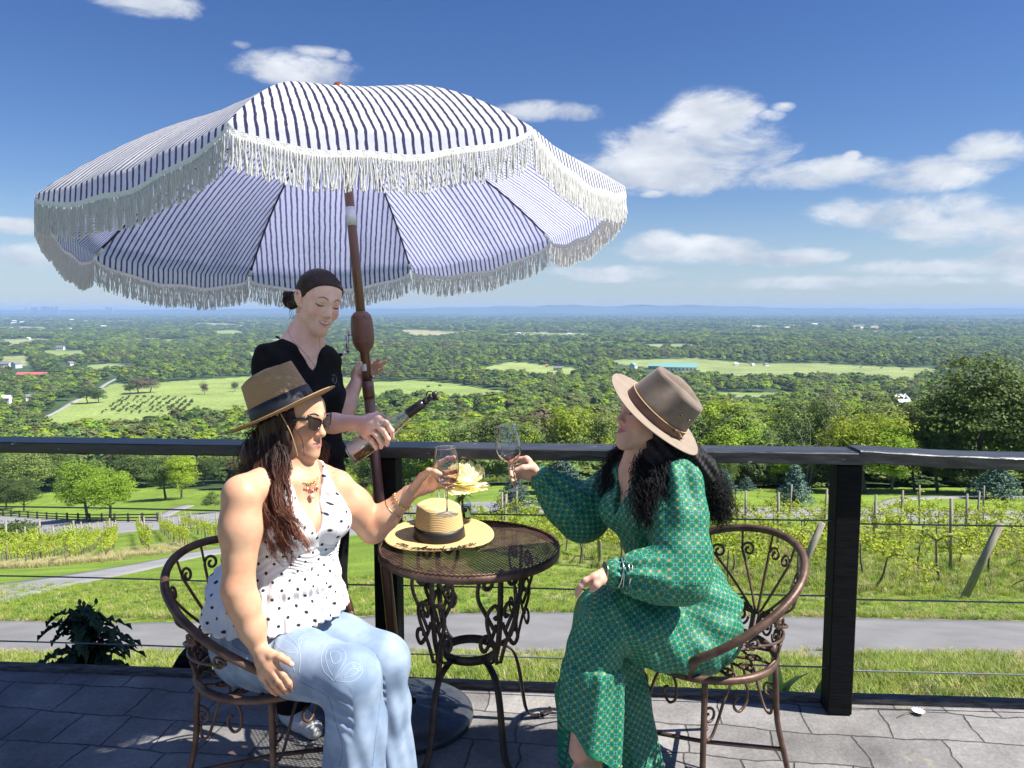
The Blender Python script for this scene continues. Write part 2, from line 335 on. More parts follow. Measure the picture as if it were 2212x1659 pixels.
def terrain_mesh():
    ys = np.concatenate([[-14, -6, 0, 2.2], np.exp(np.linspace(math.log(3.2), math.log(17500), 430))])
    nr = 330; r = np.linspace(-1, 1, nr); r = np.sign(r) * (np.abs(r) * .8 + .2 * np.abs(r) ** 3)
    Yg, Rg = np.meshgrid(ys, r, indexing='ij'); Xg = Rg * (np.maximum(Yg, 3) * 1.05 + 14)
    Zg = gz(Xg, Yg); Zg[Yg < 3] = -.4
    V = np.stack([Xg, Yg, Zg], -1).reshape(-1, 3)
    n, m = Yg.shape; a = (np.arange(n - 1)[:, None] * m + np.arange(m - 1)[None]).ravel()
    F = np.stack([a, a + 1, a + m + 1, a + m], 1)
    x, y, z = V[:, 0], V[:, 1], V[:, 2] - EYE
    yy = np.maximum(y, 3); d = yy * math.cos(PITCH) - z * math.sin(PITCH); w = yy * math.sin(PITCH) + z * math.cos(PITCH)
    u = CX + FPX * x / d; v = CY - FPX * w / d
    jit = _n2(x, yy, .9 / (1 + yy * .06)) * 3
    col = np.zeros((len(V), 4), np.float32); col[:, 3] = 1
    lawn = np.array([.17, .255, .035]); wood = np.array([.05, .085, .03]); rough = np.array([.25, .25, .10])
    col[:, :3] = lawn
    far = yy > np.interp(u, [-300, 0, 300, 553, 800, 1106, 1400, 1700, 2212, 2500], [205, 205, 210, 175, 122, 94, 73, 66, 64, 64]) + jit * .6; col[far, :3] = wood
    pn = _n2(x, yy, .004, 2.0) + .6 * _n2(x, yy, .0017, 5.0)
    patch = (yy > 2300) & (pn > 1.05); col[patch, :3] = (.27, .27, .14)
    for poly, c in FIELDS:
        f = poly_in(poly, u + jit * .7, v + jit * .15) & (yy > 60); col[f, :3] = c
    vy = (yy > 12) & (yy < 34) & (x > 4.4 - .5 * (yy - 12.5)) & (_n2(x, yy, .7, 3) > -.2); col[vy, :3] = col[vy, :3] * .55 + rough * .45
    edge = (yy > 3) & (yy < 6.6); col[edge, :3] = (.17, .22, .05)
    bare = (yy > 5.3) & (yy < 6.75) & (_n2(x, yy, 1.9, 4) > -.55); col[bare, :3] = (.33, .28, .20)
    bare = (yy > 8.55) & (yy < 9.0) & (_n2(x, yy, 1.3, 9) > .2); col[bare, :3] = (.30, .29, .16)
    me = mk_mesh('ground', V, F, None, True)
    at = me.color_attributes.new('landcol', 'FLOAT_COLOR', 'POINT'); at.data.foreach_set('color', col.ravel())
    return me
def ground_mat():
    m, nt, N, L, b = nodes_of('grass_ground')
    at = N.new('ShaderNodeAttribute'); at.attribute_name = 'landcol'
    tc = N.new('ShaderNodeTexCoord')
    def nz(s, d=6, dist=0):
        n = N.new('ShaderNodeTexNoise'); n.inputs['Scale'].default_value = s; n.inputs['Detail'].default_value = d; n.inputs['Distortion'].default_value = dist; L.new(tc.outputs['Object'], n.inputs['Vector']); return n
    def rng_(src, a, b2, c, d):
        r = N.new('ShaderNodeMapRange'); L.new(src, r.inputs[0]); r.inputs[1].default_value = a; r.inputs[2].default_value = b2; r.inputs[3].default_value = c; r.inputs[4].default_value = d; return r.outputs[0]
    n1 = nz(.35, 8, .5); n2 = nz(14, 8); n3 = nz(.02, 5)
    mul = N.new('ShaderNodeMath'); mul.operation = 'MULTIPLY'; L.new(rng_(n1.outputs[0], .3, .7, .72, 1.28), mul.inputs[0]); L.new(rng_(n2.outputs[0], .3, .7, .62, 1.35), mul.inputs[1])
    mul2 = N.new('ShaderNodeMath'); mul2.operation = 'MULTIPLY'; L.new(mul.outputs[0], mul2.inputs[0]); L.new(rng_(n3.outputs[0], .35, .65, .85, 1.15), mul2.inputs[1])
    hs = N.new('ShaderNodeHueSaturation'); L.new(at.outputs['Color'], hs.inputs['Color']); L.new(mul2.outputs[0], hs.inputs['Value']); L.new(rng_(nz(1.3, 5).outputs[0], .3, .7, .485, .515), hs.inputs['Hue'])
    L.new(hs.outputs[0], b.inputs['Base Color']); b.inputs['Roughness'].default_value = .85; b.inputs['Specular IOR Level'].default_value = .15
    bp = N.new('ShaderNodeBump'); bp.inputs['Strength'].default_value = .8; bp.inputs['Distance'].default_value = .08; L.new(nz(9, 8).outputs[0], bp.inputs['Height']); L.new(bp.outputs[0], b.inputs['Normal'])
    return m
me = terrain_mesh(); me.materials.append(ground_mat()); tag(link('ground', me), kind='structure')
# ---- sheets draped on the ground
def drape(name, near, far, m, nx=60, ny=8, off=.006, offk=.0007, wob=0.0):
    """near / far: matching polylines of image points; the sheet follows the ground between them"""
    A = [GP(*p) for p in near]; B = [GP(*p) for p in far]
    def res(L_):
        L_ = catmull(L_, 12); d = [0]
        for i in range(1, len(L_)): d.append(d[-1] + (L_[i] - L_[i - 1]).length)
        t = np.linspace(0, d[-1], nx); return np.stack([np.interp(t, d, [p[k] for p in L_]) for k in range(2)], 1)
    a = res(A); b = res(B); V = []
    for j in range(ny):
        w = j / (ny - 1); q = a * (1 - w) + b * w
        if j in (0, ny - 1) and wob: q = q + np.stack([np.zeros(nx), rng.normal(0, wob, nx)], 1)
        z = gz(q[:, 0], q[:, 1]) + off + offk * q[:, 1]; V.append(np.column_stack([q, z]))
    V = [V[0] - np.array([0, 0, .12 + .004 * V[0][:, 1].mean()])] + V + [V[-1] - np.array([0, 0, .12 + .004 * V[-1][:, 1].mean()])]; ny += 2
    V = np.concatenate(V); i = (np.arange(ny - 1)[:, None] * nx + np.arange(nx - 1)[None]).ravel()
    F = np.stack([i, i + 1, i + nx + 1, i + nx], 1)
    return tag(link(name, mk_mesh(name, V, F, m)), kind='structure')
asph = mat('asphalt', (.15, .15, .154), .9, c2=(.205, .203, .205), scale=2.2, detail=9, bump=.5, bscale=90, lo=.3, hi=.7, bdist=.01)
asph2 = mat('asphalt_road', (.21, .21, .218), .9, c2=(.27, .268, .27), scale=.6, detail=8)
conc = mat('pale_road', (.24, .24, .24), .9, c2=(.30, .295, .29), scale=.2, detail=6)
drape('asphalt_path', [(-900, 1400), (-300, 1408), (0, 1411), (300, 1413), (700, 1412), (1106, 1412), (1500, 1418), (1850, 1426), (2212, 1433), (2900, 1445)],
      [(-900, 1340), (-300, 1342), (0, 1344), (300, 1348), (700, 1338), (1106, 1325), (1500, 1331), (1850, 1338), (2212, 1344), (2900, 1352)], asph, 260, 10, .008, .001, .02)
drape('cross_path', [(-500, 1345), (-200, 1325), (0, 1302), (140, 1268), (300, 1235), (453, 1200), (620, 1176), (800, 1150), (900, 1128), (1000, 1108)],
      [(-500, 1290), (-200, 1275), (0, 1262), (140, 1244), (300, 1218), (453, 1188), (620, 1162), (800, 1128), (900, 1106), (1000, 1092)], asph2, 120, 6, .01, .0009)
drape('road', [(-500, 1150), (-200, 1152), (0, 1154), (60, 1158), (110, 1161), (200, 1157), (300, 1148), (400, 1140), (453, 1136), (600, 1128), (900, 1112), (1060, 1108), (1200, 1110), (1500, 1116), (1850, 1124), (2000, 1127), (2212, 1130), (2800, 1136)],
      [(-500, 1112), (-200, 1114), (0, 1116), (60, 1118), (110, 1122), (200, 1125), (300, 1124), (400, 1112), (453, 1108), (600, 1100), (900, 1092), (1060, 1085), (1200, 1088), (1500, 1096), (1850, 1100), (2000, 1102), (2212, 1105), (2800, 1110)], asph2, 200, 8, .01, .0009)
drape('park_road', [(1900, 1100), (1925, 1092), (1950, 1083), (2000, 1079), (2100, 1077), (2250, 1076)], [(1870, 1100), (1895, 1088), (1930, 1077), (2000, 1074), (2100, 1073), (2250, 1072)], asph2, 40, 4, .01, .0009)
drape('side_road', [(340, 1124), (372, 1112), (395, 1101), (420, 1093)], [(318, 1122), (350, 1110), (372, 1099), (400, 1092)], asph2, 20, 4, .01, .0009)
drape('country_road', [(93, 903), (120, 890), (150, 872), (172, 862)], [(104, 901), (130, 888), (158, 871), (178, 862)], conc, 30, 4, .5, .0006)
drape('country_road', [(211, 840), (230, 828), (247, 820)], [(219, 840), (236, 828), (251, 820)], conc, 20, 4, .5, .0006)
drape('country_road', [(1560, 856), (1640, 857), (1700, 856)], [(1560, 858.5), (1640, 859.5), (1700, 858.5)], conc, 20, 3, .5, .0006)
# ---- hills on the skyline
def hills():
    sky = [(-900, 667), (-300, 668), (0, 669), (300, 669), (540, 667.5), (620, 666), (700, 666), (780, 667), (900, 666.5), (960, 664), (1020, 664), (1090, 661), (1140, 663), (1180, 659.5), (1240, 659), (1300, 662), (1340, 661), (1385, 657.5), (1420, 661),
           (1450, 660), (1490, 658.5), (1530, 661.5), (1580, 662), (1625, 661), (1680, 665), (1750, 666), (1830, 665), (1880, 667), (1950, 666), (2040, 667), (2130, 665), (2212, 666.5), (2600, 666), (3200, 668)]
    us = np.linspace(-900, 3200, 700); v = np.interp(us, [a for a, b in sky], [b for a, b in sky]) + .35 * np.sin(us * .11) + .25 * np.sin(us * .043 + 1)
    V = []; rows = [(-1.0, .0), (-.6, .25), (-.35, .52), (-.2, .78), (-.08, .94), (0, 1.0), (.3, .7), (.8, .2), (1.2, 0)]
    Y0 = 15500.0
    for (dy, h) in rows:
        y = Y0 + dy * 1500 + 220 * np.sin(us * .02); x = (us - CX) / FPX * Y0
        top = EYE - (Y0) * np.array([tanv(q) for q in v]); z = -95 + (top + 95) * (h + (.06 * np.sin(us * .09 + dy * 9) if 0 < h < 1 else 0)); V.append(np.column_stack([x, y, z]))
    n = len(us); V = np.concatenate(V); i = (np.arange(len(rows) - 1)[:, None] * n + np.arange(n - 1)[None]).ravel()
    F = np.stack([i, i + 1, i + n + 1, i + n], 1)
    tag(link('hills', mk_mesh('hills', V, F, mat('wooded_hill', (.03, .055, .03), .9, c2=(.05, .08, .035), scale=.004, detail=8))), kind='structure')
    # nearer low wooded rises that band the far valley
    for (Y0, h, u0, u1, s) in ((9800, 34, 300, 900, 1.3), (10500, 46, 900, 1500, 2.1), (8600, 24, 1700, 2300, .4), (12000, 40, -500, 600, .9), (12500, 50, 1400, 2500, 2.4)):
        us = np.linspace(u0 - 250, u1 + 250, 200); w = np.clip((us - u0 + 250) / 250, 0, 1) * np.clip((u1 + 250 - us) / 250, 0, 1); w = w * w * (3 - 2 * w)
        V = []
        for (dy, hh) in ((-700, 0), (-350, .6), (-100, .93), (0, 1), (500, .5), (900, 0)):
            V.append(np.column_stack([(us - CX) / FPX * Y0, np.full(200, Y0 + dy) + 80 * np.sin(us * .03), -97 + (h * w * (1 + .15 * np.sin(us * .021 + s)) + 4) * hh]))
        V = np.concatenate(V); i = (np.arange(5)[:, None] * 200 + np.arange(199)[None]).ravel()
        tag(link('wooded_rise', mk_mesh('wooded_rise', V, np.stack([i, i + 1, i + 201, i + 200], 1), bpy.data.materials['wooded_hill'])), kind='structure')
hills()
# ---- haze
def haze():
    m = bpy.data.materials.new('haze'); m.use_nodes = True; nt = m.node_tree; nt.nodes.clear()
    o = nt.nodes.new('ShaderNodeOutputMaterial'); p = nt.nodes.new('ShaderNodeVolumePrincipled'); p.inputs['Density'].default_value = HAZE_D
    p.inputs['Color'].default_value = (.42, .64, 1.0, 1); p.inputs['Anisotropy'].default_value = .0; nt.links.new(p.outputs[0], o.inputs['Volume'])
    mb = MB(); z0, z1 = -112.0, 62.0; mb.box((0, 8400, (z0 + z1) / 2), (21000, 9400, (z1 - z0) / 2)); o = mb.build('haze', m, smooth=False); tag(o, kind='stuff')
HAZE_D = 9.5e-5
haze()
# ================================================================ TREES
def leaf_cards(C, Nn, size, rnd_, rough=.55):
    """one rhombic leaf card per centre; Nn approximate normals"""
    n = len(C); r = rnd_.normal(size=(n, 3)); Nn = Nn + r * rough; Nn /= np.linalg.norm(Nn, axis=1)[:, None]
    a = np.cross(Nn, rnd_.normal(size=(n, 3))); a /= np.linalg.norm(a, axis=1)[:, None] + 1e-9; b = np.cross(Nn, a)
    s = size * rnd_.uniform(.6, 1.25, (n, 1)); V = np.stack([C - a * s, C - b * s * .6 + Nn * s * .15, C + a * s, C + b * s * .6 + Nn * s * .15], 1).reshape(-1, 3)
    F = np.arange(4 * n).reshape(n, 4); return V, F
def crown_data(seed, rx, rz, zc, lobes, per, leaf, lobe_r=.34, low=.0, flat=0.0, inner=.35, rough=.55):
    q = np.random.default_rng(seed); C = []; Nn = []
    for i in range(lobes):
        d = q.normal(size=3); d /= np.linalg.norm(d)
        if d[2] < -.55 + low: d[2] = -d[2] * .5
        rad = 1 - (q.random() ** 1.6) * (1 - inner); k = 1 + .16 * math.sin(d[0] * 3 + seed) + .12 * math.sin(d[1] * 4 + d[2] * 3 + seed * 2)
        c = d * rad * k * np.array([rx, rx, rz]) * (1 - lobe_r * .6); lr = lobe_r * rx * q.uniform(.65, 1.2)
        e = q.normal(size=(per, 3)); e /= np.linalg.norm(e, axis=1)[:, None]; e[:, 2] = np.where(e[:, 2] < -.2, e[:, 2] * .4, e[:, 2])
        rr = q.uniform(.55, 1.0, (per, 1)); p = c + e * rr * lr * np.array([1, 1, .72 - flat * .3]); C.append(p); n = e * .8 + d * .5 + np.array([0, 0, .35]); Nn.append(n)
    C = np.concatenate(C) + np.array([0, 0, zc]); Nn = np.concatenate(Nn); Nn /= np.linalg.norm(Nn, axis=1)[:, None]
    return leaf_cards(C, Nn, leaf, q, rough)
bark = mat('bark', (.10, .08, .06), .9, c2=(.19, .16, .13), scale=6, bump=.6, bscale=12)
def trunk_mb(seed, h, r, crown_r, zc, limbs=7, fork=1):
    q = random.Random(seed); mb = MB()
    for k in range(fork):
        ox = (k - (fork - 1) / 2) * r * 4; top = Vector((ox * 2 + q.uniform(-.2, .2) * crown_r, q.uniform(-.2, .2) * crown_r, h * .82))
        pts = catmull([(ox, 0, -1.0), (ox, 0, 0), (ox + q.uniform(-.05, .05) * h, q.uniform(-.04, .04) * h, h * .35), top], 5)
        mb.tube(pts, [r * (1.25 - 1.0 * i / (len(pts) - 1)) for i in range(len(pts))], 8)
        for i in range(limbs):
            a = q.uniform(0, 6.28); p0 = pts[int(len(pts) * q.uniform(.5, .9))]; L_ = crown_r * q.uniform(.35, .62)
            p2 = p0 + Vector((math.cos(a) * L_, math.sin(a) * L_, L_ * q.uniform(.4, .9)))
            c = catmull([p0, (p0 + p2) / 2 + Vector((0, 0, -.08 * L_)), p2], 4); mb.tube(c, [r * .38 * (1 - .8 * j / (len(c) - 1)) for j in range(len(c))], 5, cap=False)
    return mb
LM = {'fresh': leaf_mat('leaf_fresh', (.20, .31, .025), (.29, .40, .04), .5), 'mid': leaf_mat('leaf_mid', (.125, .195, .05), (.19, .265, .07), .4),
      'dark': leaf_mat('leaf_dark', (.06, .11, .03), (.105, .165, .042), .35), 'olive': leaf_mat('leaf_olive', (.12, .15, .045), (.19, .2, .07), .4),
      'rust': leaf_mat('leaf_rust', (.15, .13, .07), (.21, .17, .10), .4), 'spruce': leaf_mat('needle_blue', (.06, .12, .095), (.13, .21, .175), 2.2, tr=.12),
      'bloom': leaf_mat('leaf_bloom', (.24, .22, .13), (.32, .30, .2), .5)}
PROTO = {}
def proto(kind, seed, h, r, near):
    """crown and trunk meshes of one tree kind, unit sized h x r"""
    key = (kind, seed, near)
    if key in PROTO: return PROTO[key]
    zc = h * .54
    lobes, per, leaf = {2: (170, 60, .125), 1: (85, 34, .21), 0: (30, 18, .42)}[near]
    leaf *= r / 3.4 if near < 2 else (r / 3.4) ** .7
    V, F = crown_data(seed, r, h * .45, zc, lobes, per, leaf, .30 if near == 2 else .36, low=-.25, rough=.45 if near == 2 else .28)
    cm = mk_mesh('crown', V, F, LM[kind], False); tb = trunk_mb(seed, h, h * .022, r, zc, 8 if near else 4, 1)
    PROTO[key] = (cm, mk_mesh('trunk', tb.V, tb.F, bark)); return PROTO[key]
H0, R0 = 10.0, 3.6
def tree(p, h, w, kind, seed, near, label, group=None, name='tree', rz=None, sink=0):
    cm, tm = proto(kind, seed, H0, R0, near); sxy = w / (2 * R0); sz = h / H0
    o = thing(name, label, 'tree', (p[0], p[1], p[2] - sink), rz if rz is not None else random.uniform(0, 6.28), group); o.scale = (sxy, sxy, sz)
    link('crown', cm, o); link('trunk', tm, o); return o
def tree_px(u, vb, vt, wpx, kind, seed, label, near=2, group=None, sink=0, dy=0):
    p = GP(u, vb); h = (EYE - tanv(vt) * p.y) - p.z; w = wpx / FPX * p.y
    return tree(p, h * 1.02, w, kind, seed, near, label, group, sink=sink)
# near trees, left slope
tree_px(60, 1078, 968, 140, 'mid', 1, 'tall green tree at the left end of the slope, its top behind the deck rail')
tree_px(14, 1101, 1036, 66, 'dark', 2, 'small dark round tree at the left end of the dark board fence')
tree_px(52, 1106, 1030, 74, 'dark', 3, 'small dark tree standing behind the fence beside the bright twin trees')
tree_px(190, 1124, 984, 135, 'fresh', 4, 'bright yellow-green tree behind the board fence, the larger of the twin pair')
tree_px(238, 1124, 1000, 120, 'fresh', 5, 'bright yellow-green tree near the end of the board fence, the smaller of the twin pair')
tree_px(358, 1078, 974, 100, 'mid', 6, 'green tree with dark trunk on the lawn, left one of the middle pair')
tree_px(392, 1078, 968, 80, 'fresh', 7, 'slender light green tree on the lawn, right one of the middle pair')
tree_px(290, 1062, 970, 95, 'dark', 8, 'dark green tree in the gap between the twin trees and the middle pair')
tree_px(492, 1042, 965, 90, 'mid', 9, 'green tree on the lawn beside the seated woman in white')
tree_px(440, 1050, 985, 70, 'dark', 10, 'dark tree at the lawn edge behind the rust mulch bed')
tree_px(120, 1062, 955, 90, 'mid', 11, 'green tree behind the twin bright trees, top hidden by the rail')
for i, (u, vb, vt, w, k) in enumerate([(545, 1055, 975, 80, 'mid'), (860, 1045, 985, 75, 'dark'), (905, 1043, 975, 70, 'mid'), (950, 1042, 985, 66, 'dark'), (1000, 1040, 972, 74, 'mid'), (1045, 1042, 980, 60, 'dark'), (740, 1080, 1010, 75, 'fresh'), (785, 1062, 985, 80, 'mid'),
      (1100, 1046, 965, 90, 'mid'), (1160, 1045, 960, 80, 'dark'), (1240, 1044, 962, 95, 'mid'), (1310, 1048, 958, 90, 'dark'), (1560, 1062, 968, 70, 'mid'), (1600, 1056, 955, 80, 'dark'), (1650, 1050, 950, 80, 'mid'), (1690, 1054, 960, 70, 'fresh'), (1745, 1056, 958, 75, 'mid'), (1790, 1058, 950, 80, 'dark')]):
    tree_px(u, vb, vt, w, k, 12 + i % 9, 'leafy tree in the belt between lawn and woods, seen just under the deck rail', 1 if i % 3 else 2, 'trees in the belt below the rail')
# right side
tree_px(1868, 1064, 882, 205, 'fresh', 20, 'bright lime-green spreading tree behind the right deck post')
tree_px(1925, 1066, 905, 125, 'fresh', 21, 'smaller bright green tree leaning out beside the lime-green tree')
tree_px(2128, 1066, 735, 290, 'dark', 22, 'huge dark green tree rising above the rail at the right edge', sink=.3)
tree_px(2215, 1068, 820, 190, 'mid', 23, 'tall tree at the right edge, in front of the huge dark tree')
tree_px(2025, 1064, 850, 130, 'dark', 24, 'dark tree filling the gap left of the huge dark tree')
tree_px(1975, 1060, 860, 105, 'olive', 25, 'olive green tree beside the grey-roofed barn')
tree_px(1775, 1052, 855, 80, 'dark', 26, 'narrow dark ivy-covered tree left of the lime-green tree')
tree_px(2090, 1068, 960, 150, 'dark', 27, 'low dark tree behind the right vineyard and the park road')
tree_px(2300, 1070, 840, 190, 'dark', 28, 'dark tree just beyond the right edge of the slope')
def spruce(u, vb, vt, wpx, seed, label):
    p = GP(u, vb); h = (EYE - tanv(vt) * p.y) - p.z; w = wpx / FPX * p.y / 2
    q = np.random.default_rng(seed); C = []; Nn = []; tb = MB(); tb.tube([(0, 0, -.2), (0, 0, h * .97)], [.035 * h, .006 * h], 6)
    nt_ = 17
    for i in range(nt_):
        t = i / nt_; z0 = h * (.04 + .93 * t); rad = w * (1 - t) ** .85 * (1 + .1 * q.normal()) + .03 * h; nb = int(15 - 8 * t)
        for j in range(nb):
            a = 6.283 * (j + q.random() * .7) / nb; L_ = rad * q.uniform(.78, 1.12); k = 26
            s = np.sort(q.random(k)) ** .7; dx = np.cos(a); dy = np.sin(a); z = z0 - .10 * L_ * s + .22 * L_ * s * s
            side = q.normal(0, .11 * w + .02, k) * (1.1 - s * .7)
            C.append(np.stack([dx * L_ * s - dy * side, dy * L_ * s + dx * side, z + q.normal(0, .012 * h, k)], 1)); Nn.append(np.stack([dx * .5 + 0 * s, dy * .5 + 0 * s, .8 + 0 * s], 1))
    C = np.concatenate(C); Nn = np.concatenate(Nn); V, F = leaf_cards(C, Nn, .022 * h + .012 * w, q)
    o = thing('spruce_tree', label, 'spruce', p); link('crown', mk_mesh('crown', V, F, LM['spruce'], False), o); link('trunk', mk_mesh('trunk', tb.V, tb.F, bark), o)
spruce(1110, 1105, 1026, 108, 1, 'dense blue-green spruce below the raised wine glass, by the bend of the road')
spruce(1218, 1090, 992, 160, 2, 'broad pale blue spruce behind the outstretched green sleeve')
spruce(1562, 1066, 1010, 70, 3, 'blue spruce half hidden behind the curly black hair')
spruce(1613, 1060, 1029, 52, 4, 'small blue spruce on the lawn, the smallest of the row')
spruce(1716, 1092, 1001, 86, 5, 'neat cone-shaped blue spruce on the lawn left of the right deck post')
spruce(2152, 1078, 998, 125, 6, 'wide blue spruce in shade under the trees at the right edge')
spruce(121, 1057, 1018, 26, 7, 'slim pale spruce between the left trees')
# bare tree
def bare_tree(u, vb, vt, seed, label):
    p = GP(u, vb); h = (EYE - tanv(vt) * p.y) - p.z; q = random.Random(seed); mb = MB()
    def br(p0, d, L_, r, dep):
        pts = [p0]; c = Vector(d)
        for i in range(4): c = (c + Vector((q.uniform(-.25, .25), q.uniform(-.25, .25), q.uniform(-.05, .2)))).normalized(); pts.append(pts[-1] + c * L_ / 4)
        mb.tube(pts, [r * (1 - .6 * i / 4) for i in range(5)], 5, cap=False)
        if dep:
            for k in range(4): br(pts[q.choice([1, 2, 3, 4])], (c + Vector((q.uniform(-1, 1), q.uniform(-.8, .8), q.uniform(-.1, .6)))).normalized(), L_ * q.uniform(.45, .7), r * .5, dep - 1)
    for k in range(2): br(Vector((0, 0, -.5)), Vector((q.uniform(-.16, .16), 0, 1)), h * .72, h * .014, 2)
    o = thing('bare_tree', label, 'tree', p); link('branches', mk_mesh('branches', mb.V, mb.F, mat('dead_bark', (.2, .18, .16), .9)), o)
bare_tree(1742, 1058, 862, 3, 'leafless grey tree standing up from the woods left of the lime-green tree')
def bush(u, vb, vt, wpx, kind, seed, label, name='bush'):
    p = GP(u, vb); h = (EYE - tanv(vt) * p.y) - p.z; w = wpx / FPX * p.y
    V, F = crown_data(seed, w / 2, h * .62, h * .42, 60, 46, max(.035, .03 * w), .36, low=.4); o = tag(link(name, mk_mesh(name, V, F, LM[kind], False), None, p), label, 'bush'); return o
bush(30, 1172, 1128, 110, 'dark', 61, 'clipped dark shrub beside the road at the left edge')
bush(456, 1110, 1058, 44, 'mid', 62, 'round green bush on the lawn next to the bare shoulder')
bush(60, 1170, 1138, 36, 'olive', 63, 'small olive shrub at the right side of the dark roadside shrub')
bush(800, 1105, 1050, 50, 'fresh', 64, 'light green bush on the slope between parasol pole and raised forearm')
# ---- the valley woods: the largest as single trees, the rest as one mass
TEX_ROAD = [[(93, 903), (172, 862)], [(211, 840), (250, 820)]]
def scatter_trees():
    q = np.random.default_rng(11); pts = []
    u_all, v_all = [], []
    # bands: (Ymin, Ymax, spacing, size)
    for (y0, y1, sp, hs) in ((62, 105, 6.2, .62), (105, 190, 8.0, 1.0), (190, 420, 8.4, 1.0), (420, 900, 9.5, 1.03), (900, 1700, 13, 1.1), (1700, 3200, 21, 1.35), (3200, 6500, 42, 1.9), (6500, 15000, 85, 2.6)):
        A = (y1 * y1 - y0 * y0) * .80; n = int(A / (sp * sp)); y = np.sqrt(q.uniform(y0 * y0, y1 * y1, n)); x = q.uniform(-.80, .80, n) * y
        z = gz(x, y); d = y * math.cos(PITCH) - (z - EYE) * math.sin(PITCH); w = y * math.sin(PITCH) + (z - EYE) * math.cos(PITCH); u = CX + FPX * x / d; v = CY - FPX * w / d
        keep = np.ones(n, bool)
        for poly, c in FIELDS:
            keep &= ~poly_in(poly, u, v)
            # keep crowns in front from covering the field
            pc = np.array(poly); keep &= ~(poly_in([(a, b) for a, b in poly], u, v - 7.5 * FPX / y * .55) & (y < 1500))
        for a, b in TEX_ROAD:
            t = np.clip(((u - a[0]) * (b[0] - a[0]) + (v - a[1]) * (b[1] - a[1])) / ((b[0] - a[0]) ** 2 + (b[1] - a[1]) ** 2), 0, 1); dd = np.hypot(u - a[0] - t * (b[0] - a[0]), (v - a[1] - t * (b[1] - a[1])) * 1.0); keep &= dd > 9
            dd2 = np.hypot(u - a[0] - t * (b[0] - a[0]), (v - 11 - a[1] - t * (b[1] - a[1]))); keep &= dd2 > 9
        for (bu, bv, bw) in BUILD: keep &= ~((np.abs(u - bu) < bw * .62) & (v > bv - 3) & (v < bv + 10 * FPX / np.maximum(y, 300)))
        lim = np.interp(u, [-300, 0, 300, 553, 800, 1106, 1400, 1700, 2212, 2500], [205, 205, 210, 175, 120, 92, 74, 67, 65, 65]); keep &= y > lim
        if y0 > 1500: keep &= ~((_n2(x, y, .004, 2.0) + .6 * _n2(x, y, .0017, 5.0) > 1.05) & (y > 2300))
        # open spots
        keep &= ~((_n2(x, y, .02, 1.0) < -1.12) & (y < 1700))
        for i in np.nonzero(keep)[0]:
            r = q.random(); kn = _n2(x[i], y[i], .006, 3.0)
            h = q.uniform(7.5, 13) * hs; pts.append((x[i], y[i], z[i], h, r, kn, u[i], v[i]))
    return pts
BUILD = [(1466, 800, 118), (1362, 795, 50), (1940, 871, 60), (68, 806, 72), (38, 791, 62), (145, 785, 34), (130, 748, 34), (40, 742, 30), (20, 872, 30), (60, 866, 24), (1205, 797, 26)]
ALLT = scatter_trees(); ALLT.sort(key=lambda t: -t[3] / t[1])
def kind_of(t):
    r, kn, y = t[4], t[5], t[1]
    if kn > .9 and r < .55: return 'olive'
    if r < .07: return 'rust' if kn > 0 else 'olive'
    if r < .10: return 'bloom'
    if r < .34: return 'dark'
    if r < .80: return 'mid'
    return 'fresh'
WL = {'olive': 'olive green woodland tree on the valley side', 'rust': 'brownish half-bare woodland tree on the valley side', 'bloom': 'pale blossoming woodland tree on the valley side', 'dark': 'dark green woodland tree on the valley side',
      'mid': 'mid green woodland tree on the valley side', 'fresh': 'light green woodland tree on the valley side'}
NIND = 215; KL = {'olive': 'olive', 'rust': 'brownish', 'bloom': 'pale blossoming', 'dark': 'dark green', 'mid': 'mid green', 'fresh': 'light green'}
for i, t in enumerate(ALLT[:NIND]):
    k = kind_of(t); u_ = t[6]; wh = next(b for a, b in ((300, 'far left, above the board fence'), (560, 'left of the seated woman in white'), (790, 'behind the waitress and the straw fedora'), (1000, 'between the parasol pole and the raised glasses'), (1200, 'behind the raised glasses'), (1420, 'behind the face and hat of the woman in green'), (1620, 'just right of the taupe hat'), (1850, 'left of the lime-green tree'), (9999, 'around the dark trees at the right edge')) if u_ < a)
    hh = 'nearer' if t[1] < 190 else 'farther'; tree(t[:3], t[3], t[3] * random.uniform(.62, .95), k, 40 + i % 4, 1, KL[k] + ' woodland tree, ' + hh + ' belt, ' + wh, k + ' woodland trees ' + wh, 'woodland_tree', sink=.3)
